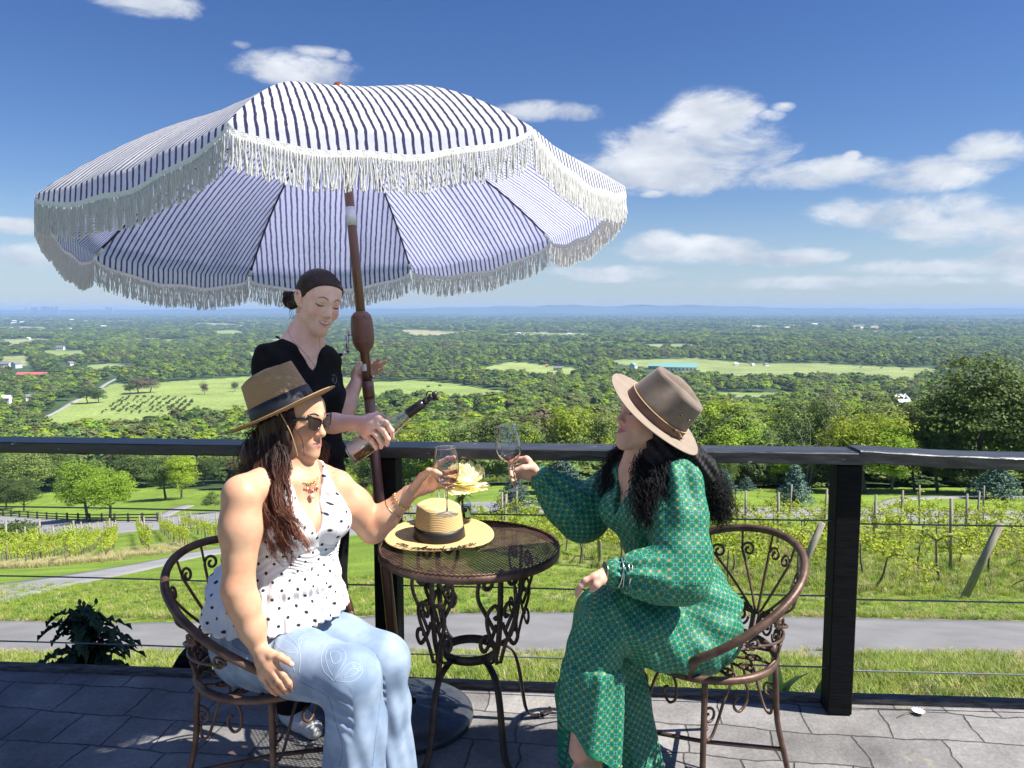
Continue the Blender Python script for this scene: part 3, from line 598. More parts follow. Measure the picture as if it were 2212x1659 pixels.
# far mass through geometry nodes
def scatter_obj(name, pts, protos, label=None, kind='stuff', parent=None):
    """pts rows: x y z sx sz rot idx"""
    A = np.asarray(pts, np.float32); me = bpy.data.meshes.new(name); me.vertices.add(len(A)); me.vertices.foreach_set('co', np.ascontiguousarray(A[:, :3]).ravel())
    for nm, c in (('sx', 3), ('sz', 4), ('rot', 5)):
        a = me.attributes.new(nm, 'FLOAT', 'POINT'); a.data.foreach_set('value', np.ascontiguousarray(A[:, c]))
    a = me.attributes.new('idx', 'INT', 'POINT'); a.data.foreach_set('value', A[:, 6].astype(np.int32))
    o = link(name, me, parent); g = bpy.data.node_groups.new(name, 'GeometryNodeTree'); g.interface.new_socket('Geometry', in_out='INPUT', socket_type='NodeSocketGeometry'); g.interface.new_socket('Geometry', in_out='OUTPUT', socket_type='NodeSocketGeometry')
    N = g.nodes; L = g.links; gi = N.new('NodeGroupInput'); go = N.new('NodeGroupOutput'); jn = N.new('GeometryNodeJoinGeometry')
    def attr(nm, t='FLOAT'):
        n = N.new('GeometryNodeInputNamedAttribute'); n.data_type = t; n.inputs['Name'].default_value = nm; return n.outputs['Attribute']
    sc = N.new('ShaderNodeCombineXYZ'); sx = attr('sx'); L.new(sx, sc.inputs[0]); L.new(sx, sc.inputs[1]); L.new(attr('sz'), sc.inputs[2])
    ro = N.new('ShaderNodeCombineXYZ'); L.new(attr('rot'), ro.inputs[2])
    for i, p in enumerate(protos):
        oi = N.new('GeometryNodeObjectInfo'); oi.inputs['Object'].default_value = p; oi.inputs['As Instance'].default_value = True
        cmp = N.new('FunctionNodeCompare'); cmp.data_type = 'INT'; cmp.operation = 'EQUAL'; L.new(attr('idx', 'INT'), cmp.inputs['A'] if False else [s for s in cmp.inputs if s.name == 'A' and s.type == 'INT'][0]); [s for s in cmp.inputs if s.name == 'B' and s.type == 'INT'][0].default_value = i
        io = N.new('GeometryNodeInstanceOnPoints'); L.new(gi.outputs[0], io.inputs['Points']); L.new(cmp.outputs[0], io.inputs['Selection']); L.new(oi.outputs['Geometry'], io.inputs['Instance'])
        L.new(sc.outputs[0], io.inputs['Scale']); L.new(ro.outputs[0], io.inputs['Rotation']); L.new(io.outputs[0], jn.inputs[0])
    L.new(jn.outputs[0], go.inputs[0]); md = o.modifiers.new('scatter', 'NODES'); md.node_group = g
    tag(o, label, None, None, kind); return o
def far_protos():
    out = []; names = ['dark', 'mid', 'mid', 'fresh', 'olive', 'rust']
    for i, k in enumerate(names):
        V, F = crown_data(80 + i, R0, 4.4, 4.9, 48, 24, .60, .34, low=.2, rough=.22); ob = bpy.data.objects.new('crown_shape', mk_mesh('crown_shape', V, F, LM[k], False)); out.append(ob)
    return out
FP = far_protos(); KI = {'dark': [0], 'mid': [1, 2], 'fresh': [3], 'olive': [4], 'rust': [5], 'bloom': [4]}
rows = []
for t in ALLT[NIND:]:
    k = kind_of(t); w = t[3] * random.uniform(.75, 1.2) * (1.0 if t[1] < 1700 else 1.5); rows.append((t[0], t[1], t[2] - .5, w / (2 * R0), t[3] / H0 * (1 if t[1] < 3200 else .8), random.uniform(0, 6.28), random.choice(KI[k])))
scatter_obj('woods', rows, FP, 'broad mass of green woods covering the valley floor to the hills')
_q = random.Random(77); us = []
for _i in range(900):
    _u = _q.uniform(1180, 2400); _y = _q.uniform(64, 130); _x = (_u - CX) / FPX * _y * 1.01; _w = _q.uniform(2.2, 4.6); us.append((_x, _y, float(gz(_x, _y)) - .2, _w / (2 * R0), _q.uniform(1.6, 4.2) / H0, _q.uniform(0, 6.28), _q.choice([0, 0, 1, 2])))
scatter_obj('undergrowth', us, FP, 'dark undergrowth filling the wood edge behind the lawn at the right')
# orchard rows on the left field, small and countable
def orchard():
    q = random.Random(3); ms = []
    for i in range(3):
        V, F = crown_data(120 + i, 1.5, 1.5, 1.3, 14, 16, .28, .4); ms.append(mk_mesh('orchard_bush', V, F, LM['dark'], False))
    rows_ = [((222, 893), (265, 862))] + [((222 + 16 * k, 893), (262 + 17 * k, 860)) for k in range(1, 9)] + [((365 + 16 * k, 888), (388 + 14 * k, 868)) for k in range(3)]
    n = 0
    for a, b in rows_:
        A, B = GP(*a), GP(*b); m = 9
        for i in range(m):
            if q.random() < .1: continue
            p = A.lerp(B, i / (m - 1)); z = float(gz(p.x, p.y)); o = link('orchard_tree', ms[n % 3], None, (p.x + q.uniform(-.7, .7), p.y, z)); s = q.uniform(.8, 1.25); o.scale = (s, s, s); tag(o, 'small round orchard tree in the slanting rows of the left field', 'tree', 'orchard trees in rows'); n += 1
orchard()
def lone(u, vb, vt, w, k, seed, label): tree_px(u, vb, vt, w, k, seed, label, 1)
lone(508, 846, 823, 20, 'dark', 70, 'lone round tree on the pale field beside the server')
lone(300, 850, 812, 60, 'rust', 71, 'broad brownish tree clump standing in the left field')
lone(324, 848, 814, 50, 'rust', 72, 'brown-grey tree at the right end of the field clump')
lone(281, 852, 824, 28, 'dark', 73, 'small dark green tree at the left end of the field clump')
lone(190, 872, 830, 50, 'dark', 74, 'big dark tree where the country road meets the field')
lone(214, 870, 838, 40, 'dark', 75, 'dark round tree on the field edge beside the big road tree')
lone(442, 852, 823, 22, 'rust', 76, 'small leafless tree alone in the left field')
for i, (u, v) in enumerate([(1003, 832), (1020, 833), (1035, 832), (925, 838), (950, 836), (1950, 799), (1905, 797), (2000, 800), (1860, 795)]):
    p = GP(u, v); V, F = crown_data(130 + i, 2.4, 1.6, 1.4, 10, 14, .5, .4); tag(link('shrub', mk_mesh('shrub', V, F, LM['olive'], False), None, p), 'low grey-green shrub on the open valley fields', 'shrub', 'shrubs on the valley fields')
# ================================================================ DECK AND RAILING
random.seed(21)
EL = [PZ(-900, 1415, 0), PZ(0, 1448, 0), PZ(1106, 1492, 0), PZ(1832, 1521, 0), PZ(2212, 1531, 0), PZ(3100, 1556, 0)]   # outer edge of the deck, left to right
def edge_y(x):
    return float(np.interp(x, [p.x for p in EL], [p.y for p in EL]))
def deck():
    xs = np.linspace(EL[0].x, EL[-1].x, 60); V = []; F = []
    for x in xs:
        V.append((x, edge_y(x), 0)); V.append((x, -2.5, 0)); V.append((x, edge_y(x), -.5))
    for i in range(len(xs) - 1):
        a = 3 * i; F.append((a, a + 1, a + 4, a + 3)); F.append((a + 2, a, a + 3, a + 5))
    m, nt, N, L, b = nodes_of('stamped_concrete')
    tc = N.new('ShaderNodeTexCoord'); mp = N.new('ShaderNodeMapping'); mp.inputs['Rotation'].default_value = (0, 0, R(7)); L.new(tc.outputs['Object'], mp.inputs[0])
    dn = N.new('ShaderNodeTexNoise'); dn.inputs['Scale'].default_value = 5; dn.inputs['Detail'].default_value = 5; L.new(mp.outputs[0], dn.inputs['Vector'])
    vs = N.new('ShaderNodeVectorMath'); vs.operation = 'SUBTRACT'; vs.inputs[1].default_value = (.5, .5, .5); L.new(dn.outputs['Color'], vs.inputs[0])
    vm = N.new('ShaderNodeVectorMath'); vm.operation = 'SCALE'; vm.inputs['Scale'].default_value = .075; L.new(vs.outputs[0], vm.inputs[0])
    va = N.new('ShaderNodeVectorMath'); va.operation = 'ADD'; L.new(mp.outputs[0], va.inputs[0]); L.new(vm.outputs[0], va.inputs[1])
    def brick(w, h, off, mort, fr=2, sq=1.0, sf=2):
        t = N.new('ShaderNodeTexBrick'); L.new(va.outputs[0], t.inputs['Vector']); t.inputs['Scale'].default_value = 1; t.inputs['Brick Width'].default_value = w; t.inputs['Row Height'].default_value = h
        t.inputs['Mortar Size'].default_value = mort; t.inputs['Mortar Smooth'].default_value = .6; t.offset = off; t.offset_frequency = fr; t.squash = sq; t.squash_frequency = sf
        setc(t.inputs['Color1'], (.80, .80, .80)); setc(t.inputs['Color2'], (1.12, 1.12, 1.12)); setc(t.inputs['Mortar'], (.36, .36, .36)); return t
    b1 = brick(.31, .205, .5, .0042, 2, .62, 3)
    n1 = N.new('ShaderNodeTexNoise'); n1.inputs['Scale'].default_value = 3.2; n1.inputs['Detail'].default_value = 10; n1.inputs['Roughness'].default_value = .62; L.new(tc.outputs['Object'], n1.inputs['Vector'])
    n2 = N.new('ShaderNodeTexNoise'); n2.inputs['Scale'].default_value = 60; n2.inputs['Detail'].default_value = 8; n2.inputs['Roughness'].default_value = .7; L.new(tc.outputs['Object'], n2.inputs['Vector'])
    cr = N.new('ShaderNodeValToRGB'); L.new(n1.outputs[0], cr.inputs[0]); e = cr.color_ramp.elements; e[0].position = .32; e[0].color = (.135, .128, .122, 1); e[1].position = .66; e[1].color = (.275, .265, .255, 1)
    m1 = N.new('ShaderNodeMixRGB'); m1.blend_type = 'MULTIPLY'; m1.inputs[0].default_value = 1; L.new(cr.outputs[0], m1.inputs[1]); L.new(b1.outputs['Color'], m1.inputs[2])
    r2 = N.new('ShaderNodeMapRange'); L.new(n2.outputs[0], r2.inputs[0]); r2.inputs[1].default_value = .3; r2.inputs[2].default_value = .7; r2.inputs[3].default_value = .78; r2.inputs[4].default_value = 1.22
    m2 = N.new('ShaderNodeMixRGB'); m2.blend_type = 'MULTIPLY'; m2.inputs[0].default_value = 1; L.new(m1.outputs[0], m2.inputs[1]); L.new(r2.outputs[0], m2.inputs[2])
    # sand that has settled in patches
    n3 = N.new('ShaderNodeTexNoise'); n3.inputs['Scale'].default_value = 2.3; n3.inputs['Detail'].default_value = 9; n3.inputs['Roughness'].default_value = .7; L.new(va.outputs[0], n3.inputs['Vector'])
    r3 = N.new('ShaderNodeMapRange'); L.new(n3.outputs[0], r3.inputs[0]); r3.inputs[1].default_value = .60; r3.inputs[2].default_value = .70; r3.inputs[4].default_value = .55
    m3 = N.new('ShaderNodeMixRGB'); L.new(r3.outputs[0], m3.inputs[0]); L.new(m2.outputs[0], m3.inputs[1]); setc(m3.inputs[2], (.44, .38, .22)); L.new(m3.outputs[0], b.inputs['Base Color'])
    b.inputs['Roughness'].default_value = .72; b.inputs['Specular IOR Level'].default_value = .35
    hh = N.new('ShaderNodeMath'); hh.operation = 'MULTIPLY_ADD'; L.new(b1.outputs['Fac'], hh.inputs[0]); hh.inputs[1].default_value = -1.0; L.new(n1.outputs[0], hh.inputs[2])
    h2 = N.new('ShaderNodeMath'); h2.operation = 'MULTIPLY_ADD'; L.new(n2.outputs[0], h2.inputs[0]); h2.inputs[1].default_value = .25; L.new(hh.outputs[0], h2.inputs[2])
    bp = N.new('ShaderNodeBump'); bp.inputs['Strength'].default_value = 1; bp.inputs['Distance'].default_value = .012; L.new(h2.outputs[0], bp.inputs['Height']); L.new(bp.outputs[0], b.inputs['Normal'])
    tag(link('deck', mk_mesh('deck', V, F, m, False)), kind='structure')
deck()
blackwood = mat('black_stained_wood', (.005, .0052, .006), .75, spec=.15, c2=(.010, .010, .011), scale=9, bump=.3, bscale=16, stretch=(1, 9, 9), bdist=.004)
def rail_top_mat():
    m = mat('worn_black_wood', (.014, .015, .018), .38, c2=(.045, .046, .05), scale=7, bump=.5, bscale=14, stretch=(1, 7, 7), bdist=.004)
    nt = m.node_tree; N = nt.nodes; L = nt.links; b = N['Principled BSDF']; src = b.inputs['Base Color'].links[0].from_socket
    tc = N.new('ShaderNodeTexCoord'); mp = N.new('ShaderNodeMapping'); mp.inputs['Scale'].default_value = (1, 5, 5); L.new(tc.outputs['Object'], mp.inputs[0])
    n = N.new('ShaderNodeTexNoise'); n.inputs['Scale'].default_value = 11; n.inputs['Detail'].default_value = 3; L.new(mp.outputs[0], n.inputs['Vector'])
    r = N.new('ShaderNodeMapRange'); L.new(n.outputs[0], r.inputs[0]); r.inputs[1].default_value = .725; r.inputs[2].default_value = .75
    mx = N.new('ShaderNodeMixRGB'); L.new(r.outputs[0], mx.inputs[0]); L.new(src, mx.inputs[1]); setc(mx.inputs[2], (.5, .49, .46)); L.new(mx.outputs[0], b.inputs['Base Color']); return m
railwood = rail_top_mat()
greyboard = mat('weathered_board', (.05, .045, .042), .85, c2=(.16, .15, .14), scale=14, stretch=(1, 8, 8), bump=.6, bscale=30)
def plank(mb, A, B, hw, hh, bev=.004, m=0, seg=24, wob=.0012, sag=None):
    """board from A to B (centre line), half width hw (horizontal), half height hh"""
    A = Vector(A); B = Vector(B); d = B - A; t = d.normalized(); s = Vector((-t.y, t.x, 0)).normalized(); up = s.cross(t) * -1
    if up.z < 0: up = -up
    prof = [(-hw + bev, -hh), (hw - bev, -hh), (hw, -hh + bev), (hw, hh - bev), (hw - bev, hh), (-hw + bev, hh), (-hw, hh - bev), (-hw, -hh + bev)]
    V = []; F = []
    for i in range(seg + 1):
        w = i / seg; c = A + d * w + (up * sag(w) if sag else Vector((0, 0, 0)))
        for (a, b) in prof: V.append(c + s * (a + random.uniform(-wob, wob)) + up * (b + random.uniform(-wob, wob) * .5))
    for i in range(seg):
        for j in range(8): j2 = (j + 1) % 8; F.append((i * 8 + j, i * 8 + j2, (i + 1) * 8 + j2, (i + 1) * 8 + j))
    F.append(tuple(range(7, -1, -1))); F.append(tuple(seg * 8 + j for j in range(8))); mb.add(V, F, m)
rail = thing('deck_railing', 'black wooden deck railing with flat handrail, square posts and three steel cables', 'railing', (0, 3.1, 0))
XJ = 1.325
mb = MB(); plank(mb, (EL[0].x, edge_y(EL[0].x) - .055, 1.018), (XJ + .02, edge_y(XJ) - .055, 1.024), .07, .0225, seg=60); mb.build('handrail', railwood, rail, smooth=False)
mb = MB(); plank(mb, (XJ - .015, edge_y(XJ) - .052, 1.033), (EL[-1].x, edge_y(EL[-1].x) - .07, .995), .07, .0235, seg=36, sag=lambda w: -.012 * math.sin(min(1, w * 2.2) * 3.14)); mb.build('handrail', railwood, rail, smooth=False)
for px in (-3.75, -.503, 1.285, 3.7):
    mb = MB(); y = edge_y(px) - .052; ang = math.atan2(-(edge_y(px - .5) - edge_y(px + .5)), 1.0)
    mb.bbox((px, y, .4985), (.0465, .045 if px != -.503 else .06, .4955), .004, Matrix.Rotation(ang, 3, 'Z')); mb.build('post', blackwood, rail, smooth=False)
steel = mat('steel_cable', (.16, .175, .20), .65, metal=.3, c2=(.10, .11, .13), scale=60)
for z in (.765, .463, .173):
    mb = MB(); pts = []
    for x in np.linspace(EL[0].x, XJ - .035, 60): pts.append((x, edge_y(x) - .052, z + .016 * (x - .2) / 3 - .004 * math.sin(x * 1.7) ** 2))
    for x in np.linspace(XJ + .01, EL[-1].x, 24): pts.append((x, edge_y(x) - .052, z - .008))
    mb.tube(pts, .0032, 6); mb.build('cable', steel, rail)
mb = MB()
for x0, x1 in ((EL[0].x, -1.3), (-1.297, .3), (.303, 1.36), (1.363, EL[-1].x)):
    plank(mb, (x0, edge_y(x0) + .022, .004 + .004 * (x1 > 1.4)), (x1, edge_y(x1) + .022, .004), .021, .02, wob=.002, seg=30)
tag(mb.build('edging_board', greyboard), 'dark weathered timber edging along the outer edge of the patio', 'edging board')
# dark block beyond the edge
p = PZ(398, 1462, -.02); mb = MB(); mb.add([(-.085, 0, 0), (.085, 0, 0), (.085, .16, 0), (-.085, .16, 0), (-.045, .01, .072), (.085, .01, .068), (.085, .15, .075), (-.045, .15, .08)], [(3, 2, 1, 0), (4, 5, 6, 7), (0, 1, 5, 4), (1, 2, 6, 5), (2, 3, 7, 6), (3, 0, 4, 7)])
mb.tube([(.0, .16, .05), (.02, .2, -.1)], .01, 6)
tag(mb.build('wood_block', blackwood, smooth=False), 'small black wedge-shaped block lying behind the left chair at the patio edge', 'block').location = (p.x, p.y + .045, -.02)
# ================================================================ PARASOL
UR = 1.08; UC = Vector((-.637, 3.103, 1.932)); UN = Vector((-.10491, .12882, .98610)).normalized()
_a = (Vector((1, 0, 0)) - UN * UN.x).normalized(); _b = UN.cross(_a); UH = .455
UANG = [R(-112.5 + 45 * i) + .305 for i in range(8)]
def rib_pt(i, q):
    a = UANG[i % 8]; return UC + (_a * math.cos(a) + _b * math.sin(a)) * (UR * q) + UN * (UH * (1 - q ** 1.95))
base_p = UC - UN * (UC.z / UN.z)
uo = thing('parasol', 'large navy and white striped parasol with white cord fringe and brown tilting pole', 'parasol', base_p)
def canopy_mat():
    m, nt, N, L, b = nodes_of('striped_canvas'); out = N['Material Output']
    uv = N.new('ShaderNodeUVMap'); sp = N.new('ShaderNodeSeparateXYZ'); L.new(uv.outputs[0], sp.inputs[0])
    nz = N.new('ShaderNodeTexNoise'); nz.inputs['Scale'].default_value = 16; nz.inputs['Detail'].default_value = 2; L.new(uv.outputs[0], nz.inputs['Vector'])
    nw = N.new('ShaderNodeTexNoise'); nw.inputs['Scale'].default_value = 45; nw.inputs['Detail'].default_value = 1; L.new(uv.outputs[0], nw.inputs['Vector'])
    def M(op, a, b_, c=None):
        n = N.new('ShaderNodeMath'); n.operation = op
        for i, x in enumerate((a, b_, c)):
            if x is None: continue
            if isinstance(x, (int, float)): n.inputs[i].default_value = x
            else: L.new(x, n.inputs[i])
        return n.outputs[0]
    x = M('MULTIPLY_ADD', M('SUBTRACT', nz.outputs[0], .5), .30, M('MULTIPLY', sp.outputs[0], 1 / .0255)); fr = M('ABSOLUTE', M('SUBTRACT', M('FRACT', x, None), .5), None)
    w = M('MULTIPLY_ADD', M('SUBTRACT', nw.outputs[0], .5), .12, .165)
    st = N.new('ShaderNodeMapRange'); L.new(M('SUBTRACT', fr, w), st.inputs[0]); st.inputs[1].default_value = -.02; st.inputs[2].default_value = .02; st.inputs[3].default_value = 1; st.inputs[4].default_value = 0
    mx = N.new('ShaderNodeMixRGB'); L.new(st.outputs[0], mx.inputs[0]); setc(mx.inputs[1], (.84, .84, .87)); setc(mx.inputs[2], (.028, .032, .085)); L.new(mx.outputs[0], b.inputs['Base Color']); b.inputs['Roughness'].default_value = .8; b.inputs['Specular IOR Level'].default_value = .2
    t = N.new('ShaderNodeBsdfTranslucent'); mt = N.new('ShaderNodeMixRGB'); L.new(st.outputs[0], mt.inputs[0]); setc(mt.inputs[1], (.64, .66, .98)); setc(mt.inputs[2], (.16, .16, .32)); L.new(mt.outputs[0], t.inputs[0])
    ms = N.new('ShaderNodeMixShader'); ms.inputs[0].default_value = .52; L.new(b.outputs[0], ms.inputs[1]); L.new(t.outputs[0], ms.inputs[2]); L.new(ms.outputs[0], out.inputs[0])
    bn = N.new('ShaderNodeTexNoise'); bn.inputs['Scale'].default_value = 6; bn.inputs['Detail'].default_value = 5; L.new(uv.outputs[0], bn.inputs['Vector']); bp = N.new('ShaderNodeBump'); bp.inputs['Strength'].default_value = .35; bp.inputs['Distance'].default_value = .02; L.new(bn.outputs[0], bp.inputs['Height']); L.new(bp.outputs[0], b.inputs['Normal']); L.new(bp.outputs[0], t.inputs['Normal'])
    return m
canvas = canopy_mat()
cordm = mat('white_cord', (.88, .87, .84), .75, c2=(.78, .77, .75), scale=200, sss=0)
nt_ = cordm.node_tree; _t = nt_.nodes.new('ShaderNodeBsdfTranslucent'); setc(_t.inputs[0], (.8, .8, .8)); _m = nt_.nodes.new('ShaderNodeMixShader'); _m.inputs[0].default_value = .45; nt_.links.new(nt_.nodes['Principled BSDF'].outputs[0], _m.inputs[1]); nt_.links.new(_t.outputs[0], _m.inputs[2]); nt_.links.new(_m.outputs[0], nt_.nodes['Material Output'].inputs[0])
bandm = mat('white_braid', (.88, .87, .85), .8, c2=(.72, .71, .70), scale=160, bump=.8, bscale=260, bdist=.003)
def panel_pt(i, s, q, drop=0.0):
    A = rib_pt(i, q); B = rib_pt(i + 1, q); p = A.lerp(B, s); sn = math.sin(math.pi * s)
    out = ((A + B) / 2 - (UC + UN * (UH * (1 - q ** 1.95)))); out = out.normalized() if out.length > 1e-4 else Vector((0, 0, 0))
    p = p - UN * (.022 * sn * q) + UN * (.006 * math.sin(s * 19 + i) * q * q * sn)
    if drop: p = p - UN * (drop * .86) + out * (drop * (.22 - .12 * sn)) - Vector((0, 0, drop * .12))
    return p
def drop_of(s): return .060 * max(0, math.sin(math.pi * s)) ** .42 + .006
def side_of(i, s, q):
    A = rib_pt(i, q); B = rib_pt(i + 1, q); return (s - .5) * (B - A).length
ns = 40; nq = 22
for i in range(8):
    V = []; U = []; F = []
    for j in range(nq + 6):
        for k in range(ns + 1):
            s = k / ns
            if j <= nq: q = j / nq; V.append(panel_pt(i, s, q)); U.append((side_of(i, s, q), q * 1.1 + i * 3))
            else:
                w = (j - nq) / 5; dr = drop_of(s) * w; V.append(panel_pt(i, s, 1, dr) + Vector((0, 0, 0))); U.append((side_of(i, s, 1), 1.1 + dr + i * 3))
    for j in range(nq + 5):
        for k in range(ns): a = j * (ns + 1) + k; F.append((a, a + 1, a + ns + 2, a + ns + 1))
    me = mk_mesh('canopy_panel', [v - base_p for v in V], F, canvas); uvl = me.uv_layers.new(name='UVMap')
    li = np.zeros(len(me.loops), np.int32); me.loops.foreach_get('vertex_index', li); uvl.data.foreach_set('uv', np.asarray(U, np.float32)[li].ravel())
    link('canopy_panel', me, uo)
    # braid and fringe of this side
    mb = MB(); rnd = random.Random(50 + i)
    edge = [panel_pt(i, k / 80, 1, drop_of(k / 80)) for k in range(81)]
    outd = ((edge[40] - UC) - UN * (edge[40] - UC).dot(UN)).normalized() * .002
    bv = []; bf = []
    for k, e in enumerate(edge):
        for w in (0, .5, 1): bv.append(e + outd + Vector((0, 0, .004 - .022 * w)) + outd * (.6 * math.sin(k * 1.9)))
    for k in range(80):
        for w in range(2): a = k * 3 + w; bf.append((a, a + 1, a + 4, a + 3))
    mb.add(bv, bf, 0)
    nst = 225; ph = rnd.uniform(0, 6)
    for k in range(nst):
        s = (k + rnd.uniform(-.3, .3)) / nst; s = min(max(s, .003), .997); x = s * 80; e = edge[int(x)].lerp(edge[min(80, int(x) + 1)], x - int(x)) + outd
        Ln = .090 * rnd.uniform(.88, 1.08); tx = (edge[79] - edge[1]).normalized(); cl = math.sin(k * .55 + ph) * .004 + rnd.uniform(-.005, .005) + (k % 5 - 2) * .0011
        w1 = rnd.uniform(-.003, .003); pts = []; rr = []
        for j in range(8):
            t = j / 7; pts.append(e + Vector((0, 0, -.012 - Ln * t)) + tx * (cl * t * t * 1.6 + w1 * math.sin(t * 7 + k)) + outd * (rnd.uniform(-.6, .6) + t * 1.2 + (k % 2) * .9)); rr.append(.0025 if j % 2 else .0019)
        mb.tube(pts, rr, 4, cap=False, m=1)
    mb.build('fringe', [bandm, cordm], uo)
ribm = mat('dark_rib', (.05, .04, .04), .4)
whitepl = mat('white_plastic', (.75, .75, .75), .4)
for i in range(8):
    mb = MB(); mb.tube([rib_pt(i, .03 + .96 * k / 14) - UN * .008 for k in range(15)], .0045, 6); mb.tube([rib_pt(i, .965) - UN * .012, rib_pt(i, .99) - UN * .012], .009, 6, m=1); mb.build('rib', [ribm, whitepl], uo)
wood_brown = mat('brown_pole', (.115, .048, .026), .34, c2=(.15, .066, .038), scale=18, stretch=(1, 1, .12), coat=.25)
def up(t): return UC + UN * t
t0 = -UC.z / UN.z
mb = MB(); mb.tube([up(t0 + .05), up(-.66)], .0215, 20); mb.tube([up(-.66), up(UH + .01)], .0188, 20); mb.tube([up(-.705), up(-.64)], .0235, 20); mb.build('pole', wood_brown, uo)
mb = MB(); rot = UN.to_track_quat('Z', 'Y').to_matrix(); mb.lathe([(0, .062), (.012, .060), (.021, .05), (.0245, .034), (.021, .018), (.013, .006), (.02, 0), (.02, -.05)], up(UH + .045), rot, 20); mb.build('finial', mat('finial_brown', (.20, .06, .025), .22, coat=.5), uo)
mb = MB(); mb.tube([up(-.02), up(.055)], .0208, 20); mb.build('ferrule', mat('silver_sleeve', (.62, .64, .68), .3, metal=.3), uo)
mb = MB(); V = []; F = []
for i in range(7):
    a = -2.5 + i * .2
    for t in (-.60, -.572): V.append(up(t) + (_a * math.cos(a) + _b * math.sin(a)) * .0193)
mb.add(V, [(2 * i, 2 * i + 1, 2 * i + 3, 2 * i + 2) for i in range(6)]); mb.build('sticker', whitepl, uo)
# crank housing
mb = MB(); T0 = -.525
mb.lathe([(.019, 0), (.024, .006), (.034, .018), (.041, .036), (.0425, .040), (.0415, .042), (.043, .045), (.0445, .08), (.0445, .10), (.043, .122), (.0415, .125), (.0425, .128), (.038, .146), (.028, .158), (.0195, .162)], up(T0), rot, 28)
hs_ = mb.build('crank_housing', mat('brown_plastic', (.17, .075, .048), .45), uo)
mb = MB(); xx = _a
for (dz, aa) in ((.138, -2.2), (.138, -1.1), (.03, -1.0)):
    c = up(T0 + dz) + (_a * math.cos(aa) + _b * math.sin(aa)) * .0405; mb.tube([c, c + (_a * math.cos(aa) + _b * math.sin(aa)) * .002], .003, 8)
mb.build('screw', ribm, hs_).location = -base_p * 0
for c_ in [o for o in COL.objects if o.name.startswith('screw')]:
    for v in c_.data.vertices: v.co -= base_p
chrome = mat('chrome', (.55, .55, .58), .18, metal=1)
mb = MB(); c = up(T0 + .075) - _a * .046 - _b * .012
mb.tube([c + _a * .01, c - _a * .012], .006, 10); mb.tube([c - _a * .012 + UN * .012, c - _a * .018 - UN * .07], .0062, 8, flat=(1, .6)); mb.tube([c - _a * .014 - UN * .066, c - _a * .05 - UN * .078 - _b * .01], [.006, .0085], 12); mb.build('crank_handle', chrome, uo)
mb = MB(); c = up(-.625); mb.tube([c + _a * .018 - _b * .008, c + _a * .03 - _b * .012], .005, 10); mb.build('spring_button', chrome, uo)
# base
po = thing('umbrella_weight', 'round black plastic umbrella weight on the floor behind the table legs', 'umbrella weight', (base_p.x + .02, base_p.y + .0, 0))
pm = mat('black_resin', (.035, .037, .042), .33, c2=(.05, .052, .058), scale=30, bump=.2)
mb = MB(); n = 96; V = []; F = []
prof = [(.255, 0), (.262, .014), (.258, .032), (.24, .045), (.20, .055), (.14, .064), (.07, .070), (.04, .071)]
for (r, z) in prof:
    for j in range(n):
        a = 6.2832 * j / n; rel = .006 * max(0, math.sin(a * 8 + r * 40)) * (1 if .08 < r < .23 else 0); V.append((base_p.x + .02 + r * math.cos(a), base_p.y + r * math.sin(a), z + rel))
for i in range(len(prof) - 1):
    for j in range(n): F.append((i * n + j, i * n + (j + 1) % n, (i + 1) * n + (j + 1) % n, (i + 1) * n + j))
mb.add(V, F); mb.build('disc', pm, po)
mb = MB(); mb.tube([(base_p.x, base_p.y, .05), Vector(base_p) + UN * .28], .03, 18); mb.build('tube', pm, po)
mb = MB(); c = Vector(base_p) + UN * .22; mb.tube([c - _b * .03, c - _b * .06], .006, 8); mb.tube([c - _b * .06, c - _b * .075], .018, 10); mb.build('knob', pm, po)
